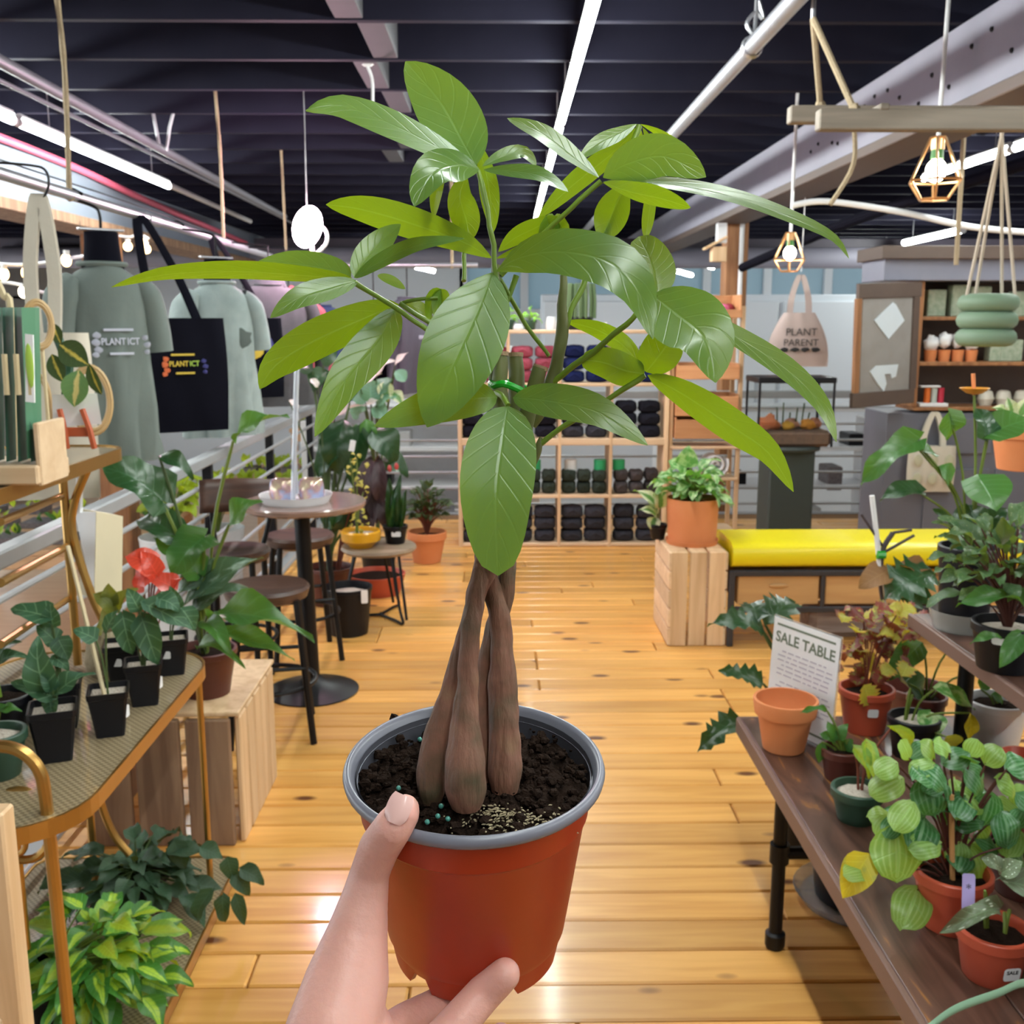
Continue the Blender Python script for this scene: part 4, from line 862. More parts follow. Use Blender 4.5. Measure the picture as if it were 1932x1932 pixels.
# ---------------------------------------------------------------- gold plant stand
def glasscane():
    m, nt, N, L_, b = newmat('cane_under_glass'); tc = N.new('ShaderNodeTexCoord'); sp = N.new('ShaderNodeSeparateXYZ'); L_.new(tc.outputs['Object'], sp.inputs[0])
    a = mth(N, L_, 'SINE', mth(N, L_, 'MULTIPLY', sp.outputs[0], 380.)); d = mth(N, L_, 'SINE', mth(N, L_, 'MULTIPLY', sp.outputs[1], 380.))
    k = mth(N, L_, 'MULTIPLY', mth(N, L_, 'ADD', mth(N, L_, 'MULTIPLY', a, d), .45), 1.2, True)
    L_.new(mixc(N, L_, k, (.17, .12, .06), (.34, .26, .15)), b.inputs['Base Color']); b.inputs['Roughness'].default_value = .55
    b.inputs['Coat Weight'].default_value = .9; b.inputs['Coat Roughness'].default_value = .05; return m
m_cane = glasscane()
st = thing('plant_stand', 'tall brass gold plant stand with three cane and glass shelves', 'plant stand', (-1.0, 2.4, 0))
def rrect(x0, x1, y0, y1, r, n=8):
    o = []
    for (cx, cy, a0) in ((x1-r, y1-r, 0), (x0+r, y1-r, 90), (x0+r, y0+r, 180), (x1-r, y0+r, 270)):
        for k in range(n+1): a = math.radians(a0+90*k/n); o.append((cx+r*cos(a), cy+r*sin(a)))
    return o
def shelf(nm, x0, x1, y0, y1, r, z, fh):
    poly = rrect(x0, x1, y0, y1, r); s = build(nm, MB().prism(poly, z-.012, z), m_cane, st, False)
    fm = MB(); pts = [V((p[0], p[1], z-fh/2+.004)) for p in poly]; pts.append(pts[0]); vs = []; fs = []; n = len(pts)-1; cx, cy = (x0+x1)/2, (y0+y1)/2
    for i in range(n):
        a = V((poly[i][0], poly[i][1], 0)); nx = (V((poly[(i+1) % n][0], poly[(i+1) % n][1], 0))-V((poly[i-1][0], poly[i-1][1], 0))); nn_ = V((nx.y, -nx.x, 0)).normalized()
        for (o_, dz) in ((.0, -fh), (.006, -fh), (.006, .004), (.0, .004)): vs.append(a+nn_*o_+V((0, 0, z+dz)))
    for i in range(n):
        for q in range(4): fs.append((i*4+q, ((i+1) % n)*4+q, ((i+1) % n)*4+(q+1) % 4, i*4+(q+1) % 4))
    build('shelf_frame', fm.add(vs, fs), m_gold, s, False); return s
shelf('shelf', -1.34, -.79, 1.72, 2.76, .16, .69, .03)
shelf('shelf', -1.34, -1.0, 1.72, 2.78, .10, 1.265, .028)
shelf('shelf', -1.34, -.765, 1.72, 2.78, .05, .05, .03)
def leg(pts, r=.011, nm='leg'): build(nm, MB().tube(bez(pts, 8), r, 10), m_gold, st)
leg([(-.815, 2.66, .67), (-.815, 2.66, .04)], .009); leg([(-1.12, 2.62, 1.245), (-1.12, 2.62, .70)], .011); leg([(-1.12, 2.62, .66), (-1.12, 2.62, .04)], .011)
leg([at(165, 885, 2.62), at(140, 950, 2.62), at(138, 1010, 2.62), at(172, 1120, 2.62), at(200, 1180, 2.62)], .011, 'curved_brace')
leg([at(183, 1470, 2.45), at(192, 1520, 2.45), at(215, 1575, 2.45), at(245, 1612, 2.45)], .010, 'curved_brace')
leg([at(-40, 1415, 1.80), at(0, 1408, 1.80), at(40, 1418, 1.80), at(72, 1450, 1.80), at(85, 1500, 1.80), at(100, 1640, 1.80), at(130, 1932, 1.80), at(136, 2010, 1.80)], .012, 'front_hoop')
leg([at(22, 1480, 2.0), at(36, 1620, 2.0), at(52, 1790, 2.0)], .007)
rg = [at(42, 1557, 1.9)+V((.058*cos(a), 0, .088*sin(a)*.85)) for a in [2*pi*k/24 for k in range(25)]]; build('ring', MB().tube(rg, .009, 8, False), m_gold, st)
rg = [at(22, 1590, 1.9)+V((.028*cos(a), 0, .028*sin(a))) for a in [2*pi*k/16 for k in range(17)]]; build('ring', MB().tube(rg, .006, 8, False), m_gold, st)
leg([at(0, 985, 2.1), at(118, 935, 2.62)], .009, 'cross_bar'); leg([at(0, 1100, 2.05), at(128, 1030, 2.62)], .010, 'cross_bar'); leg([at(0, 1216, 2.0), at(128, 1130, 2.62)], .009, 'cross_bar')
# top shelf: plant-stake display box, plush plant, embroidery hoops, paper bag
zt = 1.265
db = thing('stake_display', 'display box of dark green cards holding pale plant stakes', 'display box', at(20, 880, 2.15))
m_card = mat('dark_green_card', (.02, .085, .05), .6); m_dkin = mat('black_card', (.006, .01, .008), .8); m_bambu = mat('pale_bamboo', (.62, .5, .3), .6)
for k, px in enumerate((-18, 4, 26, 50)):
    a = at(px, 580, 2.15); b = at(px+8, 872, 2.1)
    cd_ = build('card', MB().add([a, at(px+16, 580, 2.2), at(px+22, 868, 2.15), b, a+V((0, .012, 0)), at(px+16, 580, 2.2)+V((0, .012, 0)), at(px+22, 868, 2.15)+V((0, .012, 0)), b+V((0, .012, 0))], [(0, 3, 2, 1), (4, 5, 6, 7), (0, 1, 5, 4), (1, 2, 6, 5), (2, 3, 7, 6), (3, 0, 4, 7)]), m_card if k < 3 else m_card, db, False)
    build('stake', MB().tube([at(px+4, 668, 2.09), at(px+9, 745, 2.09)], .006, 6), m_bambu, cd_)
q = [at(40, 580, 2.1), at(66, 580, 2.14), at(72, 862, 2.14), at(52, 866, 2.1)]
build('front_card', MB().add(q+[v+V((0, .02, 0)) for v in q], [(0, 3, 2, 1), (4, 5, 6, 7), (0, 1, 5, 4), (1, 2, 6, 5), (2, 3, 7, 6), (3, 0, 4, 7)]), mat('mid_green_card', (.07, .2, .11), .5), db, False)
q = [at(47, 630, 2.085), at(62, 632, 2.085), at(65, 760, 2.085), at(48, 758, 2.085)]
lbq = build('label', MB().add(q+[v+V((0, .004, 0)) for v in q], [(0, 3, 2, 1), (4, 5, 6, 7), (0, 1, 5, 4), (1, 2, 6, 5), (2, 3, 7, 6), (3, 0, 4, 7)]), m_paper, db, False)
build('leaf_print', MB().sph(at(56, 690, 2.083), (.008, .002, .045), 8, 6), m_grn, lbq)
bx = at(30, 872, 2.12); build('box_base', MB().box((bx.x-.04, 2.16, zt+.024), (.2, .16, .04)), m_pineX, db, False); q = at(78, 820, 2.12); build('box_side', MB().box((q.x, 2.16, zt+.065), (.012, .13, .13)), m_pineX, db, False)
def hoop(px, py, rx, rz_, Y, label, tl=.3):
    c = at(px, py, Y); t = thing('bamboo_hoop', label, 'hoop', c-V((0, 0, rz_)), 'bamboo hoops on the top shelf')
    for s, nm in ((1., 'outer_ring'), (.88, 'inner_ring')):
        q = [c+V((rx*s*cos(a), rx*s*sin(tl)*cos(a), rz_*s*sin(a))) for a in [2*pi*k/28 for k in range(29)]]; build(nm, MB().tube(q, .006, 6, False), mat('bamboo_hoop_wood', (.5, .33, .15), .5) if nm == 'outer_ring' and 'bamboo_hoop_wood' not in bpy.data.materials else bpy.data.materials['bamboo_hoop_wood'], t)
    return t
hp0 = hoop(72, 612, .024, .052, 2.35, 'pair of bamboo embroidery hoops leaning by the green card display', .8)
q = at(72, 612, 2.35); build('stand_stick', MB().tube([(q.x, 2.36, 1.262), (q.x, 2.36, q.z-.05)], .005, 6), m_bambu, hp0)
hoop(172, 755, .045, .085, 2.6, 'larger bamboo hoop standing behind the plush calathea', .3)
hoop(80, 779, .02, .095, 2.62, 'bamboo hoop framing white cards next to the card display', .5)
solo('bamboo_stick', MB().tube(bez([at(-20, 500, 2.3), at(8, 560, 2.3), at(20, 590, 2.3), V((at(24, 800, 2.3).x, 2.3, 1.262))], 4), .008, 7), m_bambu, 'curved bamboo stick above the green card display', 'stick')
pl = thing('plush_calathea', 'felt calathea plant in white pot on an orange wooden cradle', 'ornament', at(148, 832, 2.45))
cp = at(146, 775, 2.45); sq = .066
build('white_pot', MB().add([at(98, 745, 2.42), at(183, 742, 2.42), at(192, 800, 2.42), at(100, 806, 2.42), at(98, 745, 2.54), at(183, 742, 2.54), at(192, 800, 2.54), at(100, 806, 2.54)], [(0, 3, 2, 1), (4, 5, 6, 7), (0, 1, 5, 4), (1, 2, 6, 5), (2, 3, 7, 6), (3, 0, 4, 7)]), m_white, pl, False)
m_rust = mat('rust_orange_wood', (.45, .09, .03), .5)
for (a, b) in (((112, 772), (126, 846)), ((155, 772), (178, 846))): build('cradle_leg', MB().tube([at(*a, 2.405), at((a[0]+b[0])/2+3, 812, 2.40), at(*b, 2.405)], .0075, 6), m_rust, pl)
build('cradle_bar', MB().box(at(148, 815, 2.41), (.055, .012, .022)), m_rust, pl)
lm_cal = leafmat('felt_calathea_leaf', (.03, .06, .02), under=(.1, .2, .04), rough=.9, tf=.1, vein=(.1, .15, .03), var=(.55, .42, .08), varmode='band', vw=.2, vstr=.2)
lm_cal2 = leafmat('felt_pale_calathea_leaf', (.12, .25, .1), under=(.25, .45, .05), rough=.9, tf=.1, vein=(.3, .45, .1), var=(.75, .6, .25), varmode='band', vw=.25, vstr=.2)
t1 = leafmesh('leaf', 'ellip', lm_cal, arch=.05); t2 = leafmesh('leaf', 'ellip', lm_cal2, arch=.05)
pxleaves(pl, t1, 2.42, [(112, 648, 168, 690, 48), (98, 668, 120, 722, 32), (100, 610, 115, 650, 24), (168, 685, 192, 745, 24, .05)], nrm=(0, -1, .2)); pxleaves(pl, t2, 2.39, [(150, 698, 140, 768, 50)], nrm=(0, -1, .2))
build('stem', MB().tube([at(125, 745, 2.45), at(130, 690, 2.45), at(110, 640, 2.45)], .012, 8), m_card, pl)
pb_ = thing('paper_bag', 'white and cream paper bag hanging at the gold stand', 'bag', at(190, 1120, 2.75))
q = [at(140, 965, 2.66), at(182, 965, 2.62), at(232, 972, 2.70), at(230, 1128, 2.70), at(180, 1130, 2.62), at(165, 1115, 2.66)]
m_vel = mat('cream_paper', (.68, .6, .42), .7, ns=5)
A = [at(182, 966, 2.69), at(232, 974, 2.79), at(230, 1130, 2.79), at(178, 1130, 2.69)]; B_ = [v+V((-.06, .05, 0)) for v in A]
build('bag_body', MB().add(A+B_, [(0, 3, 2, 1), (4, 5, 6, 7), (0, 1, 5, 4), (1, 2, 6, 5), (2, 3, 7, 6), (3, 0, 4, 7)]), m_vel, pb_, False)
A = [at(143, 968, 2.72), at(181, 967, 2.685), at(177, 1125, 2.685), at(170, 1110, 2.72)]; B_ = [v+V((-.01, .02, 0)) for v in A]
build('side_panel', MB().add(A+B_, [(0, 3, 2, 1), (4, 5, 6, 7), (0, 1, 5, 4), (1, 2, 6, 5), (2, 3, 7, 6), (3, 0, 4, 7)]), m_white, pb_, False)
build('strap', MB().tube([at(150, 968, 2.72), at(150, 890, 2.72), at(150, 868, 2.72)], .009, 6), m_white, pb_)
# middle shelf pots
zm = .69
def sqp(px, py, s, h, rz, label, leaves, tm, soil=None, m=None, lab=None, root=None):
    b = fl(px, py, zm); t = thing('potted_seedling', label, 'potted plant', b, 'small pots on the gold stand'); squarepot(t, b, s*.72, s, h, rz, m or m_black, soil or m_bark)
    if lab: sticker(t, b+V((cos(-.2)*s*.49, sin(-.2)*s*.4, h*.5)), .022, .028, (1, -.25, 0)) if lab == 1 else sticker(t, b+V((0, -s*.485, h*.6)), .024, .02, (0, -1, 0))
    pxleaves(t, tm, b.y, leaves, b+V((0, 0, h*.82)), m_stem2, .0022); return t
sqp(107, 1428, .09, .115, .35, 'black square pot with a small dark seedling and white pebbles', [(100, 1315, 20, 1288, 42), (105, 1310, 180, 1270, 42, .02), (100, 1300, 75, 1262, 30), (95, 1320, 100, 1350, 30), (85, 1300, 72, 1200, 55, .03)], t_velvet)
sqp(120, 1368, .085, .11, .3, 'black square pot of pale veined anthurium behind the front seedling pot', [(105, 1210, 68, 1180, 40), (110, 1205, 130, 1245, 40), (100, 1180, 95, 1135, 36), (95, 1165, 20, 1150, 50, .02), (90, 1245, 50, 1270, 34), (100, 1240, 130, 1265, 30)], t_velvet)
sqp(210, 1382, .082, .105, .3, 'black square pot with a wooden stake and a bare brown stem', [(180, 1205, 138, 1188, 38), (200, 1190, 225, 1150, 30)], t_velvet, lab=1)
sqp(275, 1325, .082, .105, .3, 'black square pot with long pale veined leaves and yellow stalk', [(268, 1165, 298, 1255, 50), (232, 1160, 250, 1235, 46), (275, 1140, 365, 1190, 46), (262, 1150, 240, 1110, 34), (300, 1130, 340, 1155, 40)], t_velvet, lab=1)
sqp(235, 1285, .085, .105, .3, 'black square pot with yellowish arrow leaves in the back row', [(215, 1150, 175, 1120, 40), (210, 1140, 205, 1100, 34), (215, 1155, 185, 1200, 40), (225, 1150, 260, 1110, 36)], T3('leaf', 'heart', leafmat('olive_arrow_leaf', (.14, .17, .03), rough=.5), lobe=.15), lab=2)
sqp(325, 1268, .085, .1, .3, 'dark pot with arching veined leaves by the shelf corner', [(345, 1150, 368, 1190, 40), (330, 1140, 290, 1125, 34), (335, 1145, 320, 1105, 26)], t_velvet, lab=2)
b = fl(0, 1462, zm); t = thing('potted_seedling', 'dark green round pot topped with pale pebbles', 'potted plant', b, 'small pots on the gold stand'); roundpot(t, b, .040, .055, .095, m_greenpot, soil=m_bark)
pxleaves(t, t_mid, b.y, [(0, 1340, 42, 1342, 20), (-20, 1350, 20, 1330, 22)], b+V((0, 0, .08)))
b = fl(12, 1375, zm); t = thing('potted_seedling', 'black round pot with one thick green stalk', 'potted plant', b, 'small pots on the gold stand'); roundpot(t, b, .045, .06, .085, m_black, soil=m_soil)
build('stalk', MB().tube([b+V((-.01, 0, .06)), b+V((-.02, 0, .16)), b+V((-.03, .0, .22))], .009, 8), m_peti, t); pxleaves(t, t_velvet, b.y, [(0, 1250, 55, 1240, 30), (0, 1235, 40, 1210, 25)])
sk = fl(200, 1372, zm); solo('wooden_stake', MB().tube([at(198, 1315, 2.17), at(128, 1030, 2.3)], .005, 6), m_bambu, 'thin pale wooden stake leaning out of a square black pot', 'stake')
cup = V((-1.035, 2.60, zm)); t = thing('jute_pot', 'beige jute cone pot among the small black pots', 'pot', cup); build('pot', MB().lathe([(0, 0), (.05, 0), (.055, .03), (.042, .11), (.04, .115), (.036, .11), (.04, .05), (0, .04)], cup, None, 16), mat('beige_jute', (.42, .34, .22), .95, bump=.5, bs=120), t)
# bottom shelf plants
b = V((-1.0, 2.10, .05)); t = thing('potted_philodendron', 'lush lime and green heart-leaf philodendron spilling on the bottom shelf', 'potted plant', b); roundpot(t, b, .07, .1, .11, m_black, soil=m_soil)
cB = at(170, 1860, 2.05); bush(t, b+V((0, 0, .09)), (cB.x, 2.1, .16), .155, .15, 100, t_lime+t_lime+t_yel, .085, .62, m_stem, .002, 3, .45, -.35)
b = V((-.98, 2.56, .05)); t = thing('potted_philodendron', 'dark velvety trailing philodendron on the bottom shelf beside the brown boards', 'potted plant', b); roundpot(t, b, .06, .085, .09, m_black, soil=m_soil)
bush(t, b+V((0, 0, .07)), (-.97, 2.52, .13), .17, .12, 84, t_mican, .078, .62, m_stem2, .002, 5, .45, -.2, avoid=((-.815, 2.66, .05), (-1.12, 2.62, .05)), zmin=.055)
pxleaves(t, t_mican, 2.52, [(440, 1650, 470, 1690, 34), (455, 1640, 498, 1670, 34), (420, 1690, 425, 1740, 30, 0, None, 0, -.12), (400, 1680, 375, 1740, 34, 0, None, 0, -.12), (445, 1690, 462, 1745, 26, 0, None, 0, -.12), (430, 1620, 440, 1660, 36), (380, 1600, 420, 1620, 36), (330, 1590, 350, 1640, 40)])
# pale crate at the near corner and pine crate with weathered front
cr0 = thing('wooden_crate', 'pale wooden crate corner next to the gold front hoop', 'crate', (-.93, 1.55, 0))
xx = at(18, 1700, 1.6).x
build('corner_post', MB().box((xx-.01, 1.6, .3), (.045, .045, 1.0)), m_pine, cr0, False)
for z in (.06, .22, .38): build('slat', MB().box((xx-.26, 1.58, z), (.48, .018, .09)), m_pineX, cr0, False)
c1 = thing('wooden_crate', 'pine crate with pale slatted side and weathered brown front boards', 'crate', (-1.05, 3.2, 0))
zc = at(405, 1345, 2.95).z
for k in range(5): build('side_slat', MB().box((-.80, 3.01+.095*k, zc/2-.01), (.018, .082, zc-.02), ch=.004), m_pine, c1, False)
for k in range(3): build('front_board', MB().box((-.885-.155*k, 2.95, zc/2-.01), (.135, .022, zc-.02), ch=.004), m_oldwood, c1, False)
build('top_board', MB().box((-1.03, 3.2, zc-.006), (.48, .5, .014), ch=.003), m_pine, c1, False)
build('back_board', MB().box((-1.25, 3.2, zc/2-.01), (.018, .5, zc-.03)), m_oldwood, c1, False)
# big philodendron on the crate
b = V((-.93, 3.12, zc)); t = thing('potted_philodendron', 'large dark philodendron in a brown pot on the pine crate', 'potted plant', b); roundpot(t, b, .07, .095, .15, m_brownpot, soil=m_soil)
ro = b+V((0, 0, .13)); Y = 3.1
pxleaves(t, t_hdark, Y, [(305, 945, 188, 880, 105, -.05), (385, 1015, 325, 1090, 85, -.1, t_heart), (432, 990, 495, 945, 56, 0, t_mid), (440, 832, 545, 785, 36, 0, t_mid), (370, 1080, 290, 1015, 60, 0, t_heart)], ro, m_stem, .006)
pxleaves(t, t_silver, Y, [(345, 1145, 497, 1052, 70, 0), (360, 1160, 470, 1112, 50, .05), (330, 1130, 430, 1070, 40, .05)], ro, m_stem2, .005)
pxleaves(t, t_midl, Y-.1, [(390, 1162, 592, 1206, 56, -.1), (395, 1188, 556, 1246, 36, -.1), (370, 1222, 462, 1258, 26, -.1), (385, 1175, 440, 1240, 40, -.15)], ro, m_stem2, .004)
pxleaves(t, t_dark, Y, [(350, 1030, 260, 985, 70, .1), (300, 860, 365, 905, 34, 0)], ro, m_stem2, .005)
b = V((-1.06, 2.98, zc)); t = thing('anthurium', 'red-leaved plant beside the cream paper bag', 'potted plant', b); roundpot(t, b, .05, .065, .11, m_black, soil=m_soil)
pxleaves(t, t_orange, 2.95, [(290, 1075, 235, 1050, 60), (282, 1078, 262, 1120, 50), (330, 1110, 275, 1085, 46), (300, 1140, 345, 1090, 46), (295, 1085, 265, 1040, 40)], b+V((0, 0, .09)), m_redstem)
# ================================================================ middle: bar table, stools, plants, shelves
m_tabletop = wood('reddish_grey_tabletop', (.24, .15, .12), (.32, .2, .17), 'X', .22, 0, coat=.6, rnd=.05)
m_seat = wood('dark_walnut_seat', (.055, .026, .018), (.1, .05, .034), 'X', .4, 0, rnd=.1)
b = fl(590, 1303); Zt = at(585, 945, b.y).z
bt_ = thing('bar_table', 'round high bar table with black pole and round dish base', 'table', b)
build('base', MB().lathe([(0, .0), (.2, .0), (.202, .006), (.15, .022), (.06, .045), (.035, .07), (0, .07)], b, None, 40), m_iron, bt_)
build('pole', MB().tube([b+V((0, 0, .05)), b+V((-.02, 0, Zt-.02))], .034, 16), m_iron, bt_)
build('top', MB().lathe([(0, -.03), (.25, -.03), (.262, -.022), (.265, -.006), (.26, 0), (0, 0)], (b.x-.01, b.y, Zt), None, 48), m_tabletop, bt_)
tc_ = V((b.x-.035, b.y-.03, Zt))
tr = thing('tray', 'round white plastic tray with raised edge on the bar table', 'tray', tc_)
build('dish', MB().lathe([(0, 0), (.135, 0), (.15, .035), (.153, .036), (.14, .006), (0, .006)], tc_, None, 36), m_white, tr)
def irid():
    m, nt, N, L, b_ = newmat('iridescent_glaze'); lw = N.new('ShaderNodeTexCoord'); nz = N.new('ShaderNodeTexNoise'); nz.inputs['Scale'].default_value = 18; L.new(lw.outputs['Object'], nz.inputs['Vector'])
    rp = N.new('ShaderNodeValToRGB'); e = rp.color_ramp.elements; e[0].position = .35; e[0].color = (.7, .6, .38, 1); e[1].position = .65; e[1].color = (.4, .5, .75, 1); x = e.new(.5); x.color = (.55, .32, .34, 1); L.new(nz.outputs['Fac'], rp.inputs[0]); L.new(rp.outputs[0], b_.inputs['Base Color']); b_.inputs['Roughness'].default_value = .12; b_.inputs['Metallic'].default_value = .35; return m
m_irid = irid()
for dx, dy, lb in ((-.058, .02, 'iridescent gold and blue cup on the left half of the tray'), (.06, .03, 'iridescent gold and blue cup on the right half of the tray')):
    q = tc_+V((dx, dy, .006)); c = thing('iridescent_cup', lb, 'cup', q); build('bowl', MB().lathe([(0, 0), (.05, 0), (.058, .03), (.052, .075), (.048, .085), (.045, .083), (.05, .03), (0, .01)], q, None, 24), m_irid, c); build('rim', MB().lathe([(.046, .083), (.049, .087), (.0465, .089), (.044, .086)], q, None, 24), m_irid, c)
rd = thing('clear_rod_stand', 'clear acrylic rod standing on the white tray', 'stand', tc_+V((0, -.06, .006))); q = tc_+V((0, -.06, .006)); m_acr = mat('clear_acrylic', (.82, .86, .95), .08, trans=.6, ior=1.3)
build('rod', MB().tube([q, at(560, 690, q.y)], .011, 10), m_acr, rd); build('side_rod', MB().tube([q+V((.02, 0, .04)), q+V((.015, 0, .25))], .007, 8), m_acr, rd); build('foot', MB().box(q+V((.0, 0, .006)), (.05, .03, .012)), m_white, rd)
def stool(c, h, label, rz, back=False, sp_=.155):
    c = V(c); t = thing('bar_stool', label, 'stool', c, 'bar stools by the round table'); L = loc(c, rz)
    build('seat', MB().lathe([(0, -.06), (.12, -.06), (.155, -.045), (.165, -.012), (.155, 0), (.08, -.008), (0, -.012)], c+V((0, 0, h)), None, 32), m_seat, t)
    for sx in (-1, 1):
        for sy in (-1, 1): build('leg', MB().tube([L(sx*min(.11, sp_), sy*min(.11, sp_), h-.04), L(sx*sp_, sy*sp_, 0)], .0135, 8), m_iron, t)
    build('foot_ring', MB().tube([L(.175*cos(a), .175*sin(a), h*.36) for a in [2*pi*k/28 for k in range(29)]], .009, 8, False), m_iron, t)
    for q_ in ((-1, -1, 1, -1), (-1, 1, 1, 1)): build('stretcher', MB().tube([L(q_[0]*(sp_-.018), q_[1]*(sp_-.018), h*.5), L(q_[2]*(sp_-.018), q_[3]*(sp_-.018), h*.5)], .008, 6), m_iron, t)
    if back:
        for sx in (-1, 1): build('back_post', MB().tube(bez([L(sx*.10, .12, h-.03), L(sx*.13, .17, h+.1), L(sx*.14, .19, h+.24)], 4), .011, 8), m_iron, t)
        build('backrest', MB().grid(lambda u, v: L((u-.5)*.34, .19+.02*v-.06*(2*u-1)**2, h+.13+.15*v), 12, 4), m_seat, t).modifiers.new('thickness', 'SOLIDIFY').thickness = .014
    return t
sf = fl(545, 1375); stool((-.895, 3.84, 0), .60, 'dark walnut bar stool in front of the bar table', .2)
stool((-.95, 4.80, 0), .60, 'walnut bar stool behind the bar table, facing the railing', .35)
stool((-1.165, 4.39, 0), .62, 'bar stool with curved dark wooden backrest next to the railing', 0., True, .12)
# low slab coffee table
ct = fl(720, 1165); Y5 = 5.45; cz = .40
cc = V((at(715, 1040, Y5).x, Y5, 0)); cf = thing('coffee_table', 'low round slab table with bent black wire legs', 'table', cc)
m_slab = wood('weathered_slab', (.22, .15, .1), (.34, .25, .17), 'X', .5, .1, (.05, .03, .02), rnd=.05)
build('top', MB().lathe([(0, -.03), (.19, -.03), (.205, -.015), (.2, 0), (0, 0)], cc+V((0, 0, cz)), None, 32), m_slab, cf)
for a in (-.9, 1.2, 3.3):
    d = V((cos(a), sin(a), 0)); e = V((cos(a+.35), sin(a+.35), 0)); build('leg', MB().tube(bez([cc+d*.13+V((0, 0, cz-.02)), cc+d*.19+V((0, 0, .1)), cc+d*.225+V((0, 0, .012)), cc+d*.15+V((0, 0, .01)), cc+V((0, 0, .01)), cc+e*.02+V((0, 0, .012))], 5), .008, 7), m_iron, cf); build('leg', MB().tube([cc+e*.13+V((0, 0, cz-.02)), cc+(d*.6+e*.4)*.22+V((0, 0, .02))], .008, 7), m_iron, cf)
m_ypot = mat('yellow_glazed_pot', (.75, .36, .01), .3, coat=.4)
q = cc+V((-.09, -.04, cz)); t = thing('potted_succulent', 'yellow bowl pot with trailing string succulent on the slab table', 'potted plant', q)
build('pot', MB().lathe([(0, 0), (.06, 0), (.07, .012), (.085, .025), (.105, .04), (.108, .085), (.1, .095), (.096, .09), (.095, .06), (0, .06)], q, None, 32), m_ypot, t); build('soil', MB().lathe([(0, .075), (.06, .073), (.096, .068)], q, None, 16), m_bark, t)
m_bead = leafmat('yellow_green_bead', (.4, .36, .06), rough=.5, tf=.2); t_bead = leafmesh('leaf', 'round', m_bead, arch=.3, nl=4, nw=2)
Rb = random.Random(6); bsx = []
for k in range(46):
    u = k/46; p = q+V((-.04+.02*sin(k*1.7)+.03*(k % 3), .02*cos(k*2.1), .08+u*.42)); inst('leaf', t_bead, leafM(p, p+V((Rb.uniform(-1, 1), Rb.uniform(-1, .3), Rb.uniform(-.6, .6))).normalized()*.03, .024), t)
for dx in (-.045, -.01, .02): bsx.append(q+V((dx, 0, .48 if dx < 0 else .3)))
stems(t, q+V((-.02, 0, .07)), bsx, m_stem, .004); build('label', MB().box(q+V((-.03, -.02, .55)), (.03, .003, .06), Matrix.Rotation(.2, 3, 'Y')), m_paper, t)
q = cc+V((.085, .06, cz)); t = thing('potted_snake_plant', 'black nursery pot with upright dark leaves and white tags', 'potted plant', q); roundpot(t, q, .05, .065, .1, m_black, soil=m_soil); sticker(t, q+V((.01, -.061, .06)), .05, .028, (0, -1, 0))
pxleaves(t, T3('leaf', 'strap', lm_dark), q.y, [(740, 1005, 735, 900, 18), (752, 1005, 756, 895, 18), (748, 1005, 730, 930, 14), (757, 1005, 768, 920, 14), (745, 1005, 748, 915, 15)], q+V((0, 0, .08)))
for px, py in ((735, 872), (748, 868)): build('flower_bud', MB().sph(at(px, py+12, q.y), (.012, .012, .02), 8, 6), mat('red_bud', (.5, .05, .05), .5), t)
q = V((at(648, 1140, 5.0).x, 5.15, 0)); t = thing('nursery_pot', 'large black nursery pot with pebbles and white tag under the slab table', 'pot', q); roundpot(t, q, .10, .125, .25, m_black, soil=m_bark, n=28); tg, M4 = sticker(t, q+V((.1, -.1, .22)), .035, .07, (.4, -1, 0))
q = V((at(712, 1090, 6.0).x, 5.95, 0)); t = thing('terracotta_bowl', 'shallow terracotta bowl on the floor behind the slab table', 'pot', q); build('bowl', MB().lathe([(0, 0), (.14, 0), (.17, .10), (.175, .12), (.165, .12), (.15, .06), (0, .05)], q, None, 28), m_terra_pl, t); build('soil', MB().lathe([(0, .1), (.1, .1), (.16, .095)], q, None, 16), m_soil, t)
q = V((at(806, 1050, 6.75).x, 6.75, 0)); t = thing('potted_shrub', 'terracotta pot with a dark bushy shrub beside the cubby shelf', 'potted plant', q); roundpot(t, q, .09, .125, .21, m_terra, .008, .05, m_soil, 28)
lm_shrub = leafmat('olive_shrub_leaf', (.045, .08, .03), rough=.5, tf=.2); bush(t, q+V((0, 0, .18)), q+V((0, 0, .33)), .12, .2, 120, T3('leaf', 'ellip', lm_shrub), .07, .55, m_redstem, .003, 9, .0)
# tall plants behind the bar table
q = V((-.97, 5.72, 0)); t = thing('tall_foliage_plant', 'tall plant with big dark green and purple leaves behind the bar table', 'potted plant', q); roundpot(t, q, .1, .13, .22, m_brownpot, soil=m_soil)
pxleaves(t, t_dark, 5.7, [(650, 790, 640, 900, 60), (680, 800, 668, 920, 50), (625, 850, 612, 800, 40), (700, 810, 745, 880, 60), (620, 700, 590, 740, 50), (610, 690, 640, 650, 50), (640, 830, 600, 900, 56), (720, 870, 770, 900, 50), (660, 760, 620, 700, 50), (590, 700, 545, 690, 40), (650, 1000, 628, 940, 50), (640, 960, 615, 1000, 50)], q+V((0, 0, .2)), m_stem2, .008)
pxleaves(t, t_pink, 5.5, [(600, 730, 585, 715, 16), (545, 755, 565, 770, 14)], q+V((0, 0, .2)), m_stem2, .004)
pxleaves(t, t_mid, 5.72, [(672, 800, 678, 870, 32), (690, 790, 700, 850, 30)])
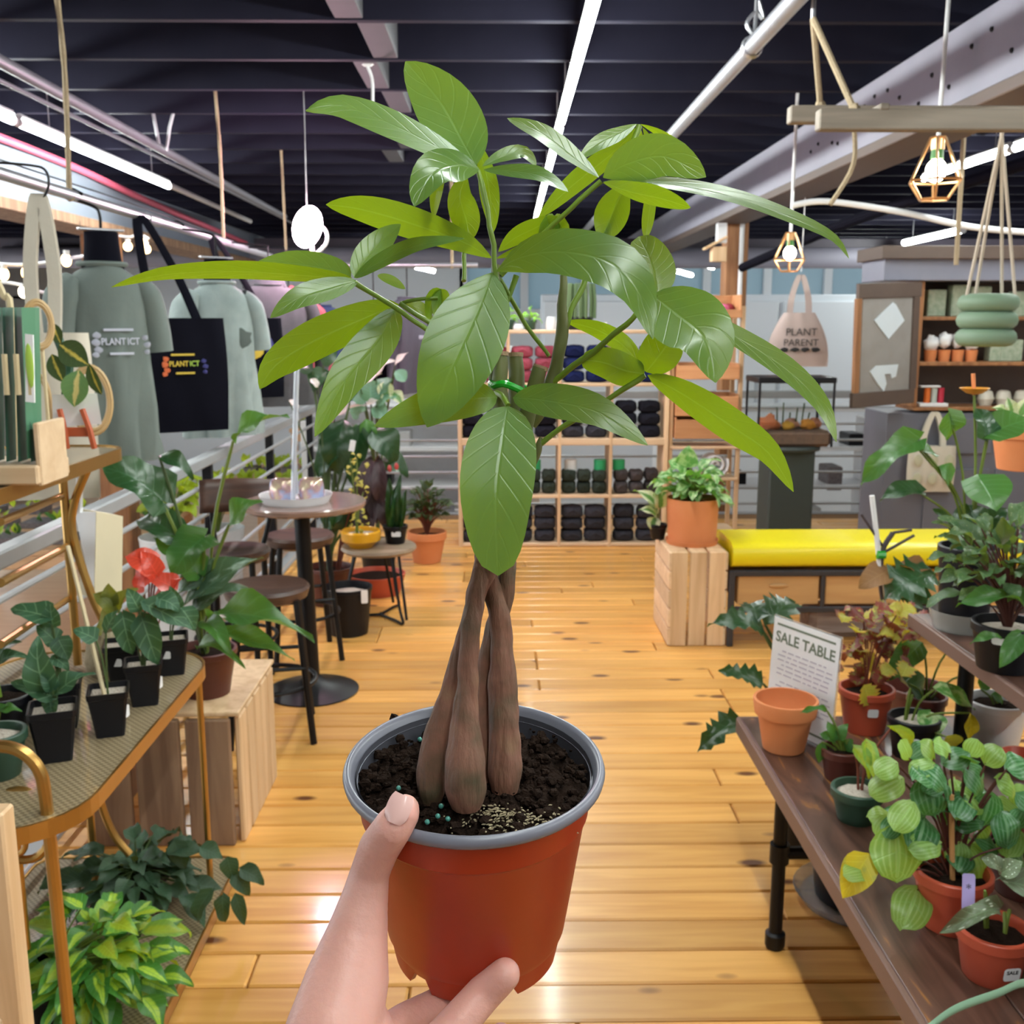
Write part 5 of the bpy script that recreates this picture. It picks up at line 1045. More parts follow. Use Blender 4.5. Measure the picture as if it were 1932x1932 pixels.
pxleaves(t, t_purple, 5.65, [(700, 860, 690, 960, 34), (690, 900, 712, 990, 34), (705, 930, 695, 1010, 34), (715, 860, 720, 960, 30), (680, 930, 675, 1000, 26), (720, 940, 728, 1000, 26)], q+V((.05, 0, .2)), m_redstem, .006)
q = V((-.78, 6.5, 0)); t = thing('variegated_plant', 'blue-green plant with pale leaf tips behind the bar table', 'potted plant', q); roundpot(t, q, .1, .12, .2, m_black, soil=m_soil)
pxleaves(t, t_blue, 6.1, [(690, 760, 660, 740, 40), (700, 760, 700, 715, 40), (710, 765, 750, 745, 40), (700, 770, 730, 790, 40), (690, 765, 665, 790, 36), (715, 745, 740, 715, 34), (745, 700, 765, 720, 30)], q+V((0, 0, .18)), m_stem2, .006)
pxleaves(t, t_pink, 6.05, [(625, 795, 690, 765, 18), (710, 710, 745, 680, 26), (680, 730, 720, 705, 18), (690, 765, 715, 755, 16), (745, 690, 770, 665, 14)], q+V((0, 0, .18)), m_stem2, .004)
pxleaves(t, t_cream, 6.1, [(725, 720, 730, 760, 30), (735, 740, 760, 770, 26), (715, 680, 735, 640, 24), (740, 660, 750, 630, 16)])
# ---------------------------------------------------------------- pine cubby shelf
Ys = 7.2; xs = [at(p, 840, Ys).x for p in (868, 959, 1056, 1153, 1257)]; zs = [at(1000, p, Ys).z for p in (1030, 937, 834, 726, 626)]
sh = thing('cubby_shelf', 'pale pine cubby shelf of sixteen compartments filled with knitwear', 'shelf', (xs[2], Ys+.15, 0))
for i, x in enumerate(xs): build('upright', MB().box((x, Ys+.16, zs[-1]/2), (.03 if i in (0, 4) else .022, .32, zs[-1]+.02)), m_pine, sh, False)
for i, z in enumerate(zs):
    hgt = .05 if i == 2 else .024
    build('shelf_board', MB().box(((xs[0]+xs[-1])/2, Ys+.161, max(z, .014)), (xs[-1]-xs[0]-.02, .318, hgt)), m_pineX, sh, False)
m_knit = {k: mat('knit_'+k, c, .95, c2=tuple(x*.5 for x in c), ns=60, amt=.7, bump=.8, bs=90, rnd=.4, spec=.1) for k, c in dict(black=(.02, .02, .03), charcoal=(.06, .06, .075), navy=(.02, .03, .12), rose=(.42, .09, .13), olive=(.05, .065, .05), taupe=(.1, .085, .085)).items()}
def knitmesh(m, seed):
    mb = MB().sph((0, 0, 0), 1., 16, 10); se = lambda t: (abs(t)**.55)*(1 if t >= 0 else -1); mb.v = [V((se(v.x)*.078, se(v.y)*.085, se(v.z)*.0425)) for v in mb.v]; mb.v = [V((v.x, v.y, v.z+.0425))*(1+.09*noise.noise(v*30+V((seed, 0, 0)))) for v in mb.v]; mb.tube(bez([(-.04, -.07, .035), (.0, -.082, .06), (.04, -.07, .04)], 4), .014, 6); return mesh_of(mb, 'knit_bundle', m_knit[m])
KM = {(m, s): knitmesh(m, s*3.1) for m in m_knit for s in range(2)}
lay = [['charcoal', 'charcoal', 'charcoal', 'charcoal'], ['black', 'olive', 'olive', 'taupe'], ['black', 'black', 'charcoal', 'black'], ['rose', 'rose', 'navy', 'navy']]
nm_ = {'charcoal': 'charcoal knit bundle in a bottom cubby of the pine shelf', 'olive': 'dark olive knit bundle in the second cubby row', 'taupe': 'taupe grey knit bundle in the second cubby row', 'rose': 'rose red knit bundle in a top cubby of the pine shelf', 'navy': 'navy blue knit bundle in a top cubby of the pine shelf'}
Rk = random.Random(2)
for r in range(4):
    for c in range(4):
        col = lay[r][c]; lb = nm_.get(col, '') if not (col in ('charcoal', 'black') and r > 0) else ('black knit bundle in the third cubby row' if r == 2 and col == 'black' else 'charcoal knit bundle in the third cubby row' if r == 2 else 'black knit bundle in the second cubby row')
        for (dx, dz) in (((-.084, 0), (.084, 0), (-.084, .086), (.084, .086), (-.084, .172), (.084, .172)) if r != 1 else ((-.11, 0), (0, 0), (.11, 0), (-.11, .086), (0, .086), (.11, .086))):
            o = inst('knit_bundle', KM[(col, Rk.randint(0, 1))], Matrix.Translation(((xs[c]+xs[c+1])/2+dx, Ys+.115+Rk.uniform(-.008, .008), max(zs[r], .014)+(.025 if r == 2 else .012)+dz)) @ Matrix.Rotation(Rk.uniform(-.04, .04), 4, 'Z') @ Matrix.Diagonal((1 if r != 1 else .66, 1, 1+Rk.uniform(-.06, .06), 1)), None); tag(o, ('rose red', 'navy blue', 'dark olive', 'taupe grey', 'charcoal', 'black')[('rose', 'navy', 'olive', 'taupe', 'charcoal', 'black').index(col)]+' knit bundle, '+('bottom', 'second', 'third', 'top')[r]+' cubby row, '+('first', 'second', 'third', 'fourth')[c]+' column from the terracotta shrub', 'knitwear', 'knit bundles in the cubbies: '+col)
# small green tins and label card behind in row two
for px, c_ in ((1008, (.03, .4, .15)), (1075, (.75, .75, .75)), (1130, (.03, .4, .15)), (1165, (.03, .4, .15))):
    p = at(px, 868, Ys+.2); solo('tin', MB().lathe([(0, 0), (.045, 0), (.045, .075), (0, .075)], (p.x, Ys+.12, zs[1]+.012+.086+.078), None, 16), mat('tin_%d' % px, c_, .4), {1008: 'green tin in the cubby below the drooping leaf stalk', 1075: 'white round tin in the middle cubby', 1130: 'green tin beside the white round tin', 1165: 'green tin in the right hand cubby'}[px], 'tin')
# things on top of the cubby shelf
zt2 = zs[-1]+.012
for k, (px, s, lb) in enumerate(((958, .9, 'tiny bright green seedling pot on the cubby shelf, beside the thick stem'), (1000, 1., 'tiny bright green seedling pot on the cubby shelf, next to the white vase'))):
    q = V((at(px, 610, Ys+.1).x, Ys+.12, zt2)); t = thing('potted_seedling', lb, 'potted plant', q); roundpot(t, q, .035, .045, .07, m_greenpot, soil=m_soil, n=16); bush(t, q+V((0, 0, .06)), q+V((0, 0, .08)), .03, .05, 12, T3('leaf', 'ellip', leafmat('bright_seedling_leaf_%d' % k, (.2, .5, .06))), .06, .4, seed=k)
for k, (px, r, h, lb) in enumerate(((930, .03, .06, 'white mug on the cubby shelf behind the trunk'), (1040, .042, .09, 'white vase on the cubby shelf'), (978, .035, .04, 'low white dish on the cubby shelf'), (1140, .03, .05, 'small clear white jar on the cubby shelf'))):
    q = V((at(px, 612, Ys+.05).x, Ys+.06, zt2)); solo('vase', MB().lathe([(0, 0), (r*.8, 0), (r, h*.4), (r*.7, h), (r*.6, h), (r*.8, h*.4), (0, h*.1)], q, None, 18), m_white, lb, 'vase')
q = V((at(1095, 600, Ys+.1).x, Ys+.15, zt2)); t = thing('fringed_planter', 'black planter with long green hanging fringe above the cubby shelf', 'potted plant', q); roundpot(t, q, .08, .09, .09, m_black, soil=m_soil, n=20)
Rf = random.Random(5); fm_ = MB()
for k in range(60): a = Rf.random()*6.28; rr = .075+.03*Rf.random(); fm_.tube([q+V((rr*cos(a), rr*sin(a), .32)), q+V((rr*1.1*cos(a), rr*1.1*sin(a), .2)), q+V((rr*1.08*cos(a), rr*1.08*sin(a), .08))], .005, 4)
build('fringe', fm_, mat('string_green', (.13, .2, .09), .8), t, kind='stuff')
# orange crate rack right of the shelf
rk = thing('crate_rack', 'tall dark wood rack with stacked orange wooden trays', 'rack', (at(1325, 1000, 7.2).x, 7.3, 0))
xa, xb = at(1268, 800, 7.2).x, at(1397, 800, 7.2).x
for x in (xa, xb): build('upright', MB().box((x, 7.25, .85), (.03, .03, 1.7)), m_pine, rk, False); build('upright', MB().box((x, 7.5, .85), (.03, .03, 1.7)), m_pine, rk, False)
for py in (1005, 905, 845): build('shelf_board', MB().box(((xa+xb)/2, 7.36, at(1325, py, 7.2).z), (xb-xa, .3, .02)), m_pineX, rk, False)
for k, (y0, y1) in enumerate(((690, 716), (748, 785), (792, 828), (560, 600))):
    za, zb = at(1330, y1, 7.2).z, at(1330, y0, 7.2).z; cz_ = thing('wooden_tray', ('orange wooden tray above the spotted leaf on the rack', 'orange wooden tray in the middle of the rack', 'lowest orange wooden tray on the rack', 'top orange wooden tray holding yarn balls')[k], 'tray', ((xa+xb)/2, 7.33, za))
    hh_ = zb-za; wd = xb-xa-.04; cx = (xa+xb)/2
    fh_ = hh_*(.4 if k == 3 else 1); build('front_board', MB().box((cx, 7.20, za+fh_/2), (wd, .014, fh_)), m_orangewood, cz_, False); build('back_board', MB().box((cx, 7.46, za+hh_/2+.008), (wd, .014, hh_+.016)), m_orangewood, cz_, False); build('bottom_board', MB().box((cx, 7.33, za+.006), (wd-.005, .26, .012)), m_orangewood, cz_, False)
    for x in (xa+.028, xb-.028): build('side_board', MB().box((x, 7.33, za+hh_/2+.008), (.012, .25, hh_+.016)), m_orangewood, cz_, False)
for k, (px, py, c_, lb) in enumerate(((1290, 583, (.25, .06, .16), 'plum yarn ball'), (1311.5, 583, (.12, .05, .2), 'violet yarn ball'), (1333, 583, (.35, .06, .1), 'crimson yarn ball'), (1354.5, 583, (.1, .06, .08), 'dark brown yarn ball'), (1375, 583, (.4, .05, .07), 'red yarn ball'), (1366, 584, (.75, .15, .3), 'bright pink yarn ball with yellow band'))):
    p = at(px, py, 7.37 if k < 5 else 7.265); solo('yarn_ball', MB().sph(p, (.04, .04, .04), 12, 8, nz=.1), mat('yarn_%d' % k, c_, .95, bump=.8, bs=150), lb+' in the top wooden tray', 'yarn')
q = at(1350, 877, 7.25); t = thing('rolled_towel', 'rolled white blanket on the rack above the pothos', 'blanket', q-V((0, 0, .08)))
sp_ = [q+V(((.012+.0058*a)*cos(a), 0, (.012+.0058*a)*sin(a)))-V((0, .02, 0)) for a in [k*.45 for k in range(30)]]
build('roll', MB().grid(lambda u, v: sp_[min(29, int(u*29))]+V((0, .2*v, 0)), 29, 2), m_white, t).modifiers.new('thickness', 'SOLIDIFY').thickness = .012
# ---------------------------------------------------------------- pine crate with pothos, bench
Yc = 4.9
def crate_box(x0, x1, y0, y1, h):
    t = thing('wooden_crate', 'pale pine crate stood on end carrying the terracotta pothos pot', 'crate', ((x0+x1)/2, (y0+y1)/2, 0)); n = 3; wd = (x1-x0)/n
    for k in range(n):
        x = x0+wd*(k+.5); build('front_slat', MB().box((x, y0+.009, h/2), (wd-.012, .018, h-.002), ch=.003), m_pine, t, False); build('top_slat', MB().box((x, (y0+y1)/2+.01, h-.009), (wd-.012, y1-y0-.02, .018), ch=.003), m_pine, t, False)
    for k in range(5): build('side_slat', MB().box((x0+.004, (y0+y1)/2, h*(k+.5)/5), (.016, y1-y0, h/5-.008), ch=.003), m_pineX, t, False); build('side_slat', MB().box((x1-.004, (y0+y1)/2, h*(k+.5)/5), (.016, y1-y0, h/5-.008), ch=.003), m_pineX, t, False)
    return t
crate_box(.845, 1.128, 4.9, 5.36, .482)
q = V((at(1305, 1025, 5.12).x, 5.12, .482)); t = thing('potted_pothos', 'pale green pothos in a terracotta pot with saucer on the pine crate', 'potted plant', q)
roundpot(t, q+V((0, 0, .015)), .122, .132, .22, m_terra, .0, .02, m_soil, 36); build('saucer', MB().lathe([(0, 0), (.128, 0), (.134, .022), (.128, .022), (.12, .006), (0, .006)], q, None, 36), m_terra, t)
bush(t, q+V((0, 0, .2)), q+V((0, 0, .27)), .15, .15, 58, t_pothos, .10, .7, m_stem, .003, 13, .35, -.25); pxleaves(t, t_pothos, 5.1, [(1295, 880, 1300, 840, 40), (1290, 890, 1260, 870, 40)])
q = V((at(1243, 1005, 5.25).x-.01, 5.22, .482)); t = thing('potted_pothos', 'small black pot with cream edged leaves on the pine crate', 'potted plant', q); roundpot(t, q, .035, .045, .08, m_black, soil=m_soil, n=18)
pxleaves(t, t_cream, 5.2, [(1240, 970, 1195, 925, 26), (1240, 965, 1215, 940, 24), (1245, 960, 1240, 920, 28), (1238, 975, 1205, 962, 22), (1236, 975, 1230, 1000, 26)], q+V((0, 0, .07)))
m_yv = mat('yellow_vinyl', (.80, .66, .004), .38, c2=(.72, .58, .004), ns=3, coat=.1)
x0, x1 = 1.141, 2.62; bz = lambda py: at(1400, py, Yc).z
bn = thing('bench', 'low bench with yellow vinyl cushion, dark frame and wooden drawers', 'bench', ((x0+x1)/2, 5.1, 0))
zc0, zc1 = bz(1074), bz(1008)-.045
cu = MB(); n = 24
def cush(u, v):
    a = v*2*pi; s = lambda t: (abs(t)**.45)*(1 if t >= 0 else -1); e = 1-.0*u
    return V((x0+.01+(x1-x0-.02)*u, 5.1+.215*s(cos(a)), (zc0+zc1)/2+(zc1-zc0)/2*s(sin(a))))
cu.grid(cush, 16, n); cu.add([cush(0, k/n) for k in range(n)], [tuple(range(n))]); cu.add([cush(1, k/n) for k in range(n)], [tuple(range(n))[::-1]])
build('cushion', cu, m_yv, bn, ang=50)
m_gun = mat('dark_grey_frame', (.05, .05, .06), .4, .4)
z1, z2 = zc0-.005, bz(1150)
for yy in (4.9, 5.3):
    for z in (z1-.015, z2): build('rail', MB().box(((x0+x1)/2, yy, z), (x1-x0, .025, .03)), m_gun, bn, False)
    for x in (x0+.012, x1-.012): build('leg', MB().box((x, yy, z1/2), (.03, .03, z1)), m_gun, bn, False)
build('divider', MB().box((at(1553, 1100, Yc).x, 4.9, (z1+z2)/2), (.02, .02, z1-z2)), m_gun, bn, False)
m_drw = wood('honey_drawer_wood', (.62, .36, .15), (.55, .3, .12), 'X', .45, 0)
xd = [x0+.03, at(1553, 1100, Yc).x, x1-.03]
for k in range(2):
    d = build('drawer', MB().box(((xd[k]+xd[k+1])/2, 5.09, (z1+z2)/2), (xd[k+1]-xd[k]-.03, .36, z1-z2-.045)), m_drw, bn, False); build('handle_slot', MB().sph(((xd[k]+xd[k+1])/2, 4.905, (z1+z2)/2+.02), (.05, .008, .012), 12, 6), m_drw, d)
lg_ = wood('grey_driftwood', (.25, .2, .19), (.4, .34, .32), 'X', .8, 0)
solo('driftwood_log', MB().box(((x0+x1)/2+.2, 5.12, .075), (x1-x0-.5, .22, .15), ch=.04), lg_, 'grey weathered timber lying on the floor under the bench', 'timber')
# ---------------------------------------------------------------- pedestal with terrarium
Yp = 6.4; q = V((at(1485, 840, Yp).x, Yp, 0)); m_dg = mat('dark_green_black_paint', (.025, .035, .032), .5)
pd = thing('pedestal', 'tall dark green pedestal with a round top plate', 'pedestal', q); zp = at(1485, 838, Yp).z
build('column', MB().box(q+V((0, 0, zp/2-.01)), (.28, .28, zp-.03), ch=.01), m_dg, pd, False); build('top_plate', MB().lathe([(0, -.03), (.2, -.03), (.205, -.015), (.2, 0), (0, 0)], q+V((0, 0, zp)), None, 32), m_dg, pd)
te = thing('terrarium', 'glass terrarium with black frame and orange rocks on the pedestal', 'terrarium', q+V((0, 0, zp))); zh = at(1485, 715, Yp).z-zp; wx, wy = .245, .17; zq = q+V((0, 0, zp))
build('tray', MB().box(zq+V((0, 0, .05)), (wx*1.86, wy*1.86, .1), ch=.02), mat('dark_bark_tray', (.05, .03, .022), .8, c2=(.18, .1, .06), ns=40), te, False)
for sx in (-1, 1):
    for sy in (-1, 1): build('frame_post', MB().box(zq+V((sx*wx*.93, sy*wy*.93, zh/2)), (.014, .014, zh)), m_black, te, False)
build('lid', MB().box(zq+V((0, 0, zh)), (wx*1.95, wy*1.95, .035)), m_black, te, False); build('glass', MB().box(zq+V((0, 0, zh/2+.04)), (wx*1.8, wy*1.8, zh-.09)), mat('clear_glass', (.95, .98, .97), .02, trans=1, ior=1.01), te, False)
for k, (dx, dy, s, c_) in enumerate(((-.13, -.03, .07, (.65, .22, .1)), (.02, 0, .05, (.6, .3, .2)), (.11, -.04, .05, (.7, .3, .05)), (.17, .02, .05, (.5, .2, .12)), (-.02, -.06, .04, (.7, .4, .06)))): build('rock', MB().sph(zq+V((dx, dy, .1+s*.5)), (s, s*.8, s*.7), 10, 7, nz=.5), mat('rock_%d' % k, c_, .9), te)
bs_ = MB()
for k in range(7): bs_.tube([zq+V((-.1+.035*k, .02*sin(k), .1)), zq+V((-.11+.04*k, .02*sin(k), .2+.03*(k % 3)))], .005, 5)
build('moss_sprigs', bs_, m_stem2, te, kind='stuff')
# ---------------------------------------------------------------- pendants, tote, board, bookcase, hanging planter
m_cage = mat('copper_brass_cage', (.75, .45, .22), .3, .8)
def pendant(c, s, label, cordtop):
    c = V(c); t = thing('cage_pendant', label, 'lamp', c-V((0, 0, .15*s)), 'faceted cage lamps'); R0 = [c+V((.035*s*cos(a), .035*s*sin(a), .14*s)) for a in [k*pi/3 for k in range(6)]]; R1_ = [c+V((.12*s*cos(a), .12*s*sin(a), -.045*s)) for a in [k*pi/3+.2 for k in range(6)]]; R2_ = [c+V((.065*s*cos(a), .065*s*sin(a), -.125*s)) for a in [k*pi/3+.2 for k in range(6)]]
    mb = MB()
    for k in range(6):
        for (a, b_) in ((R0[k], R0[(k+1) % 6]), (R1_[k], R1_[(k+1) % 6]), (R2_[k], R2_[(k+1) % 6]), (R0[k], R1_[k]), (R1_[k], R2_[k])): mb.tube([a, b_], .0055*s, 5)
    build('cage', mb, m_cage, t); build('socket', MB().lathe([(0, .15*s), (.03*s, .145*s), (.03*s, .09*s), (0, .085*s)], c, None, 12), m_cage, t); build('collar', MB().lathe([(.026*s, .09*s), (.028*s, .05*s), (0, .045*s)], c, None, 12), mat('green_collar_'+str(len(bpy.data.materials)), (.05, .22, .05), .5), t)
    build('bulb', MB().sph(c+V((0, 0, .0)), (.045*s, .045*s, .052*s), 14, 10), mat('pendant_glow_'+str(len(bpy.data.materials)), (1, .95, .85), .3, emit=(1, .88, .66), es=22), t); build('cord', MB().tube([c+V((0, 0, .14*s)), V(cordtop)], .009, 8), m_white, t)
c = at(1766, 322, 4.2); pendant(c, .88, 'large faceted brass cage lamp below the wooden bars', V((c.x, c.y, 3.035)))
c = at(1490, 478, 6.0); pendant(c, .80, 'small faceted brass cage lamp above the hanging calico tote', V((c.x, c.y, 3.035)))
m_calico = mat('pink_calico', (.55, .45, .42), .9, c2=(.48, .38, .35), ns=4, bump=.15, bs=20)
cc_ = at(1508, 590, 7.0); t, L = tote('calico tote bag with black lettering hung by gathered straps', cc_, .0, .42, .36, m_calico, .25, taper=.5)
x_ = V((1, 0, 0)); textmesh('PLANT', .07, m_ink, frame((1, 0, 0), (0, 0, 1), None, L(.01, -.042, -.13)), t); textmesh('PARENT', .065, m_ink, frame((1, 0, 0), (0, 0, 1), None, L(.01, -.042, -.2)), t)
for k in range(4): build('print_leaf', MB().sph(L(-.1+.07*k, -.04, -.245), (.03, .003, .015), 8, 5, nz=.4), m_ink, t)
hz = cc_+V((0, 0, .27)); solo('thin_cord', MB().tube([hz, V((hz.x, hz.y, 3.035))], .003, 5), m_white, 'thin white cord carrying the calico tote', 'cord')
Yb = 6.6; A_ = [at(1618, 533, 6.35), at(1737, 530, 6.55), at(1722, 765, 6.55), at(1600, 768, 6.35)]
bd = thing('painted_board', 'dark framed board with pale diamond and arrow shapes left of the bookcase', 'board', (A_[2]+A_[3])/2)
xv = (A_[1]-A_[0]); u_ = xv.normalized(); v_ = V((0, 0, 1)); w_b = xv.length; h_b = A_[0].z-A_[3].z; cb_ = sum(A_, V())/4; M4 = frame(u_, v_, None, cb_)
def bpart(nm, x, y, sx, sy, m, dz=0, th_=.02): build(nm, MB().box(cb_+u_*x+v_*y+M4.to_3x3() @ V((0, 0, dz)), (sx, sy, th_), M4.to_3x3(), .003), m, bd, False)
m_chalk = mat('grey_brown_chalk_panel', (.2, .18, .17), .8, c2=(.29, .27, .26), ns=7, amt=.8); m_frost = mat('pale_glass_shape', (.62, .68, .74), .3, c2=(.5, .55, .6), ns=6)
bpart('panel', 0, 0, w_b*.8, h_b*.8, m_chalk); bpart('frame_rail', 0, h_b*.44, w_b, h_b*.12, m_dkbrown, .006, .03); bpart('frame_rail', 0, -h_b*.44, w_b, h_b*.12, m_dkbrown, .006, .03); bpart('frame_stile', -w_b*.46, 0, w_b*.08, h_b*.76, m_post, .006, .03); bpart('frame_stile', w_b*.45, 0, w_b*.1, h_b*.76, m_dkbrown, .006, .03)
build('diamond', MB().prism([(-.12, .01), (-.0, -.11), (.125, .0), (.05, .1), (.025, .115)], .011, .016, M4 @ Matrix.Translation((0.01, h_b*.19, 0)) @ Matrix.Diagonal((1, 1, 1, 1))), m_frost, bd, False)
build('arrow', MB().prism([(-.13, .02), (-.08, .055), (.1, .055), (.085, -.02), (.05, -.03), (.04, .0), (-.01, -.0), (.01, -.06), (-.01, -.11), (-.06, -.06)], .011, .016, M4 @ Matrix.Translation((0, -h_b*.24, 0))), m_chalk if False else m_frost, bd, False)
xl, xr = at(1733, 650, Yb).x, 4.2; zq_ = [at(1780, p, Yb).z for p in (768, 683, 597, 530)]
bk = thing('bookcase', 'grey cabinet bookcase with wood-edged shelves of shop goods', 'bookcase', ((xl+xr)/2, Yb+.2, 0)); m_gcab = mat('slate_grey_paint', (.12, .12, .15), .55, c2=(.15, .15, .18), ns=4)
xc0 = at(1668, 900, Yb).x
build('cabinet', MB().box(((xc0+xr)/2, Yb+.22, zq_[0]/2-.02), (xr-xc0, .42, zq_[0]-.04)), m_gcab, bk, False)
for k in range(3):
    xp = xc0+.25+(xr-xc0-.3)*(k+.5)/3; build('cabinet_door', MB().box((xp, Yb, zq_[0]*.34), (.42, .02, zq_[0]*.55)), m_gcab, bk, False); build('drawer_front', MB().box((xp, Yb, zq_[0]*.82), (.42, .02, zq_[0]*.22)), m_gcab, bk, False)
for z in zq_[:3]: build('shelf_board', MB().box(((xl+xr)/2, Yb+.16, z-.012), (xr-xl, .32, .024)), m_post, bk, False)
build('side_panel', MB().box((xl, Yb+.16, (zq_[0]+zq_[3])/2), (.03, .33, zq_[3]-zq_[0])), m_post, bk, False); build('back_panel', MB().box(((xl+xr)/2, Yb+.33, (zq_[0]+zq_[3])/2), (xr-xl, .02, zq_[3]-zq_[0])), m_dkbrown, bk, False)
build('cornice', MB().box(((xl+xr)/2-.1, Yb+.14, zq_[3]+.07), (xr-xl+.35, .4, .14)), mat('lilac_grey_cornice', (.22, .22, .28), .5), bk, False); build('top_moulding', MB().box(((xl+xr)/2-.1, Yb+.12, zq_[3]+.17), (xr-xl+.42, .46, .08)), m_dkbrown, bk, False)
for k in range(4):
    p = V((at(1752+25.5*k, 680, Yb+.1).x, Yb+.08, zq_[1])); t = thing('orange_cup', 'small orange cup with white fluff in a row on the middle bookcase shelf', 'cup', p, 'orange cups on the bookcase'); build('cup', MB().lathe([(0, 0), (.034, 0), (.04, .075), (.036, .075), (0, .06)], p, None, 14), m_terra, t); build('fluff', MB().sph(p+V((0, 0, .12+.02*(k in (1, 2)))), (.047, .045, .05), 10, 7, nz=.4), m_white, t)
m_tin = mat('cream_green_tin', (.6, .62, .5), .5, c2=(.1, .2, .1), ns=30, amt=.6)
for k, (px, row, w_, h_, lb) in enumerate(((1875, 1, .07, .13, 'slim cream and green tin on the middle bookcase shelf'), (1905, 1, .15, .14, 'wide cream and green box on the middle bookcase shelf'), (1758, 2, .12, .17, 'pale patterned box at the left end of the top bookcase shelf'), (1800, 2, .1, .2, 'white patterned box on the top bookcase shelf'), (1840, 2, .13, .19, 'tall white patterned box behind the hanging planter'), (1918, 2, .12, .16, 'cream box at the end of the top bookcase shelf'))):
    p = at(px, 650, Yb+.12); solo('goods_box', MB().box((p.x, Yb+.13, zq_[row]+h_/2), (w_, .09, h_), ch=.006), m_tin, lb, 'box')
for k, (px, lb) in enumerate(((1862, 'bulbous white ceramic jar on the lowest bookcase shelf'), (1895, 'second bulbous white ceramic jar on the lowest bookcase shelf'), (1930, 'bulbous white ceramic jar at the end of the lowest bookcase shelf'))):
    p = at(px, 740, Yb+.12); solo('ceramic_jar', MB().lathe([(0, 0), (.036, 0), (.053, .045), (.04, .09), (.024, .1), (0, .1)], (p.x, Yb+.13, zq_[0]), None, 16), mat('cream_ceramic_%d' % k, (.66, .62, .52), .35, ns=20), lb, 'jar')
p = V((at(1752, 745, Yb).x+.045, Yb+.06, zq_[0])); t = thing('spool_stand', 'white stand with orange and red thread spools on the lowest bookcase shelf', 'stand', p)
build('base', MB().box(p+V((0, 0, .012)), (.19, .1, .024)), m_white, t); build('upper_plate', MB().box(p+V((-.02, 0, .13)), (.13, .06, .012)), m_white, t)
for dx, c_ in ((-.03, (.75, .16, .02)), (.06, (.5, .02, .05)), (.015, (.5, .55, .5))): build('spool', MB().lathe([(0, .024), (.02, .024), (.02, .12), (0, .12)], p+V((dx, 0, 0)), None, 12), mat('spool_%d' % int(dx*1000), c_, .6), t)
c = at(1862, 604, 4.4); m_sg = mat('sage_green_ceramic', (.16, .24, .16), .6, c2=(.13, .2, .13), ns=8, bump=.05)
hp_ = thing('hanging_planter', 'sage green planter of three stacked rings hanging on cords', 'hanging planter', c-V((0, 0, .11)))
for k in range(3): z = c.z+(-.072+.072*k); q_ = [V((c.x+.085*cos(a), c.y+.085*sin(a), z)) for a in [2*pi*i/36 for i in range(37)]]; build('ring', MB().tube(q_, .038, 12, False), m_sg, hp_)
build('bottom', MB().lathe([(0, -.1), (.09, -.1), (.09, -.085), (0, -.085)], c, None, 24), m_sg, hp_)
apex = at(1890, 255, 4.4)
for a in (pi+.1, -.5, .6, 1.7): build('cord', MB().tube([V((c.x+.1*cos(a), c.y+.1*sin(a), c.z+.1)), apex], .0075, 6), mat('beige_cord', (.5, .43, .35), .9) if 'beige_cord' not in bpy.data.materials else bpy.data.materials['beige_cord'], hp_)
build('top_cord', MB().tube([apex, V((apex.x, apex.y, 3.035))], .009, 6), bpy.data.materials['beige_cord'], hp_)
for px in (1806,): solo('rope', MB().tube([V((at(px, 370, 5.2).x, 5.2, 3.035)), at(px-2, 500, 5.2)], .012, 7), m_rope, 'short jute rope hanging left of the planter cords', 'rope')
# wooden bars swinging from ropes
wb = thing('hanging_bars', 'two pale wooden bars hung from the ceiling by a rope sling', 'hanging rack', at(1540, 230, 3.35)); m_gw = wood('pale_grey_wood', (.24, .2, .16), (.17, .14, .11), 'X', .7, 0)
a1 = at(1488, 217, 3.6); a2 = at(1542, 227, 3.3)
build('bar', MB().box((a1.x+.8, 3.6, a1.z), (1.6, .05, .055)), m_gw, wb, False); build('bar', MB().box((a2.x+.8, 3.3, a2.z), (1.6, .05, .062)), m_gw, wb, False); build('cross_tie', MB().box(((a1.x+a2.x)/2+.2, 3.45, (a1.z+a2.z)/2), (.03, .36, .02)), m_gw, wb, False)
hk = at(1534, 35, 3.45); e1 = V((at(1548, 190, 3.6).x, 3.6, a1.z+.03)); e2 = V((at(1612, 200, 3.3).x, 3.3, a2.z+.03))
for e in (e1, e2): build('rope_sling', MB().tube([hk, hk.lerp(e, .5), e], .010, 7), m_rope, wb); build('knot', MB().sph(e, .02, 8, 6, nz=.3), m_rope, wb)
build('rope_tail', MB().tube(bez([e1+V((.08, -.1, -.06)), e1+V((.09, -.1, -.2)), e1+V((.02, -.1, -.33))], 5), .008, 6), m_rope, wb); build('hook', MB().tube([hk, hk+V((0, 0, .1)), V((hk.x, hk.y, 3.035))], .008, 6), m_steel, wb)
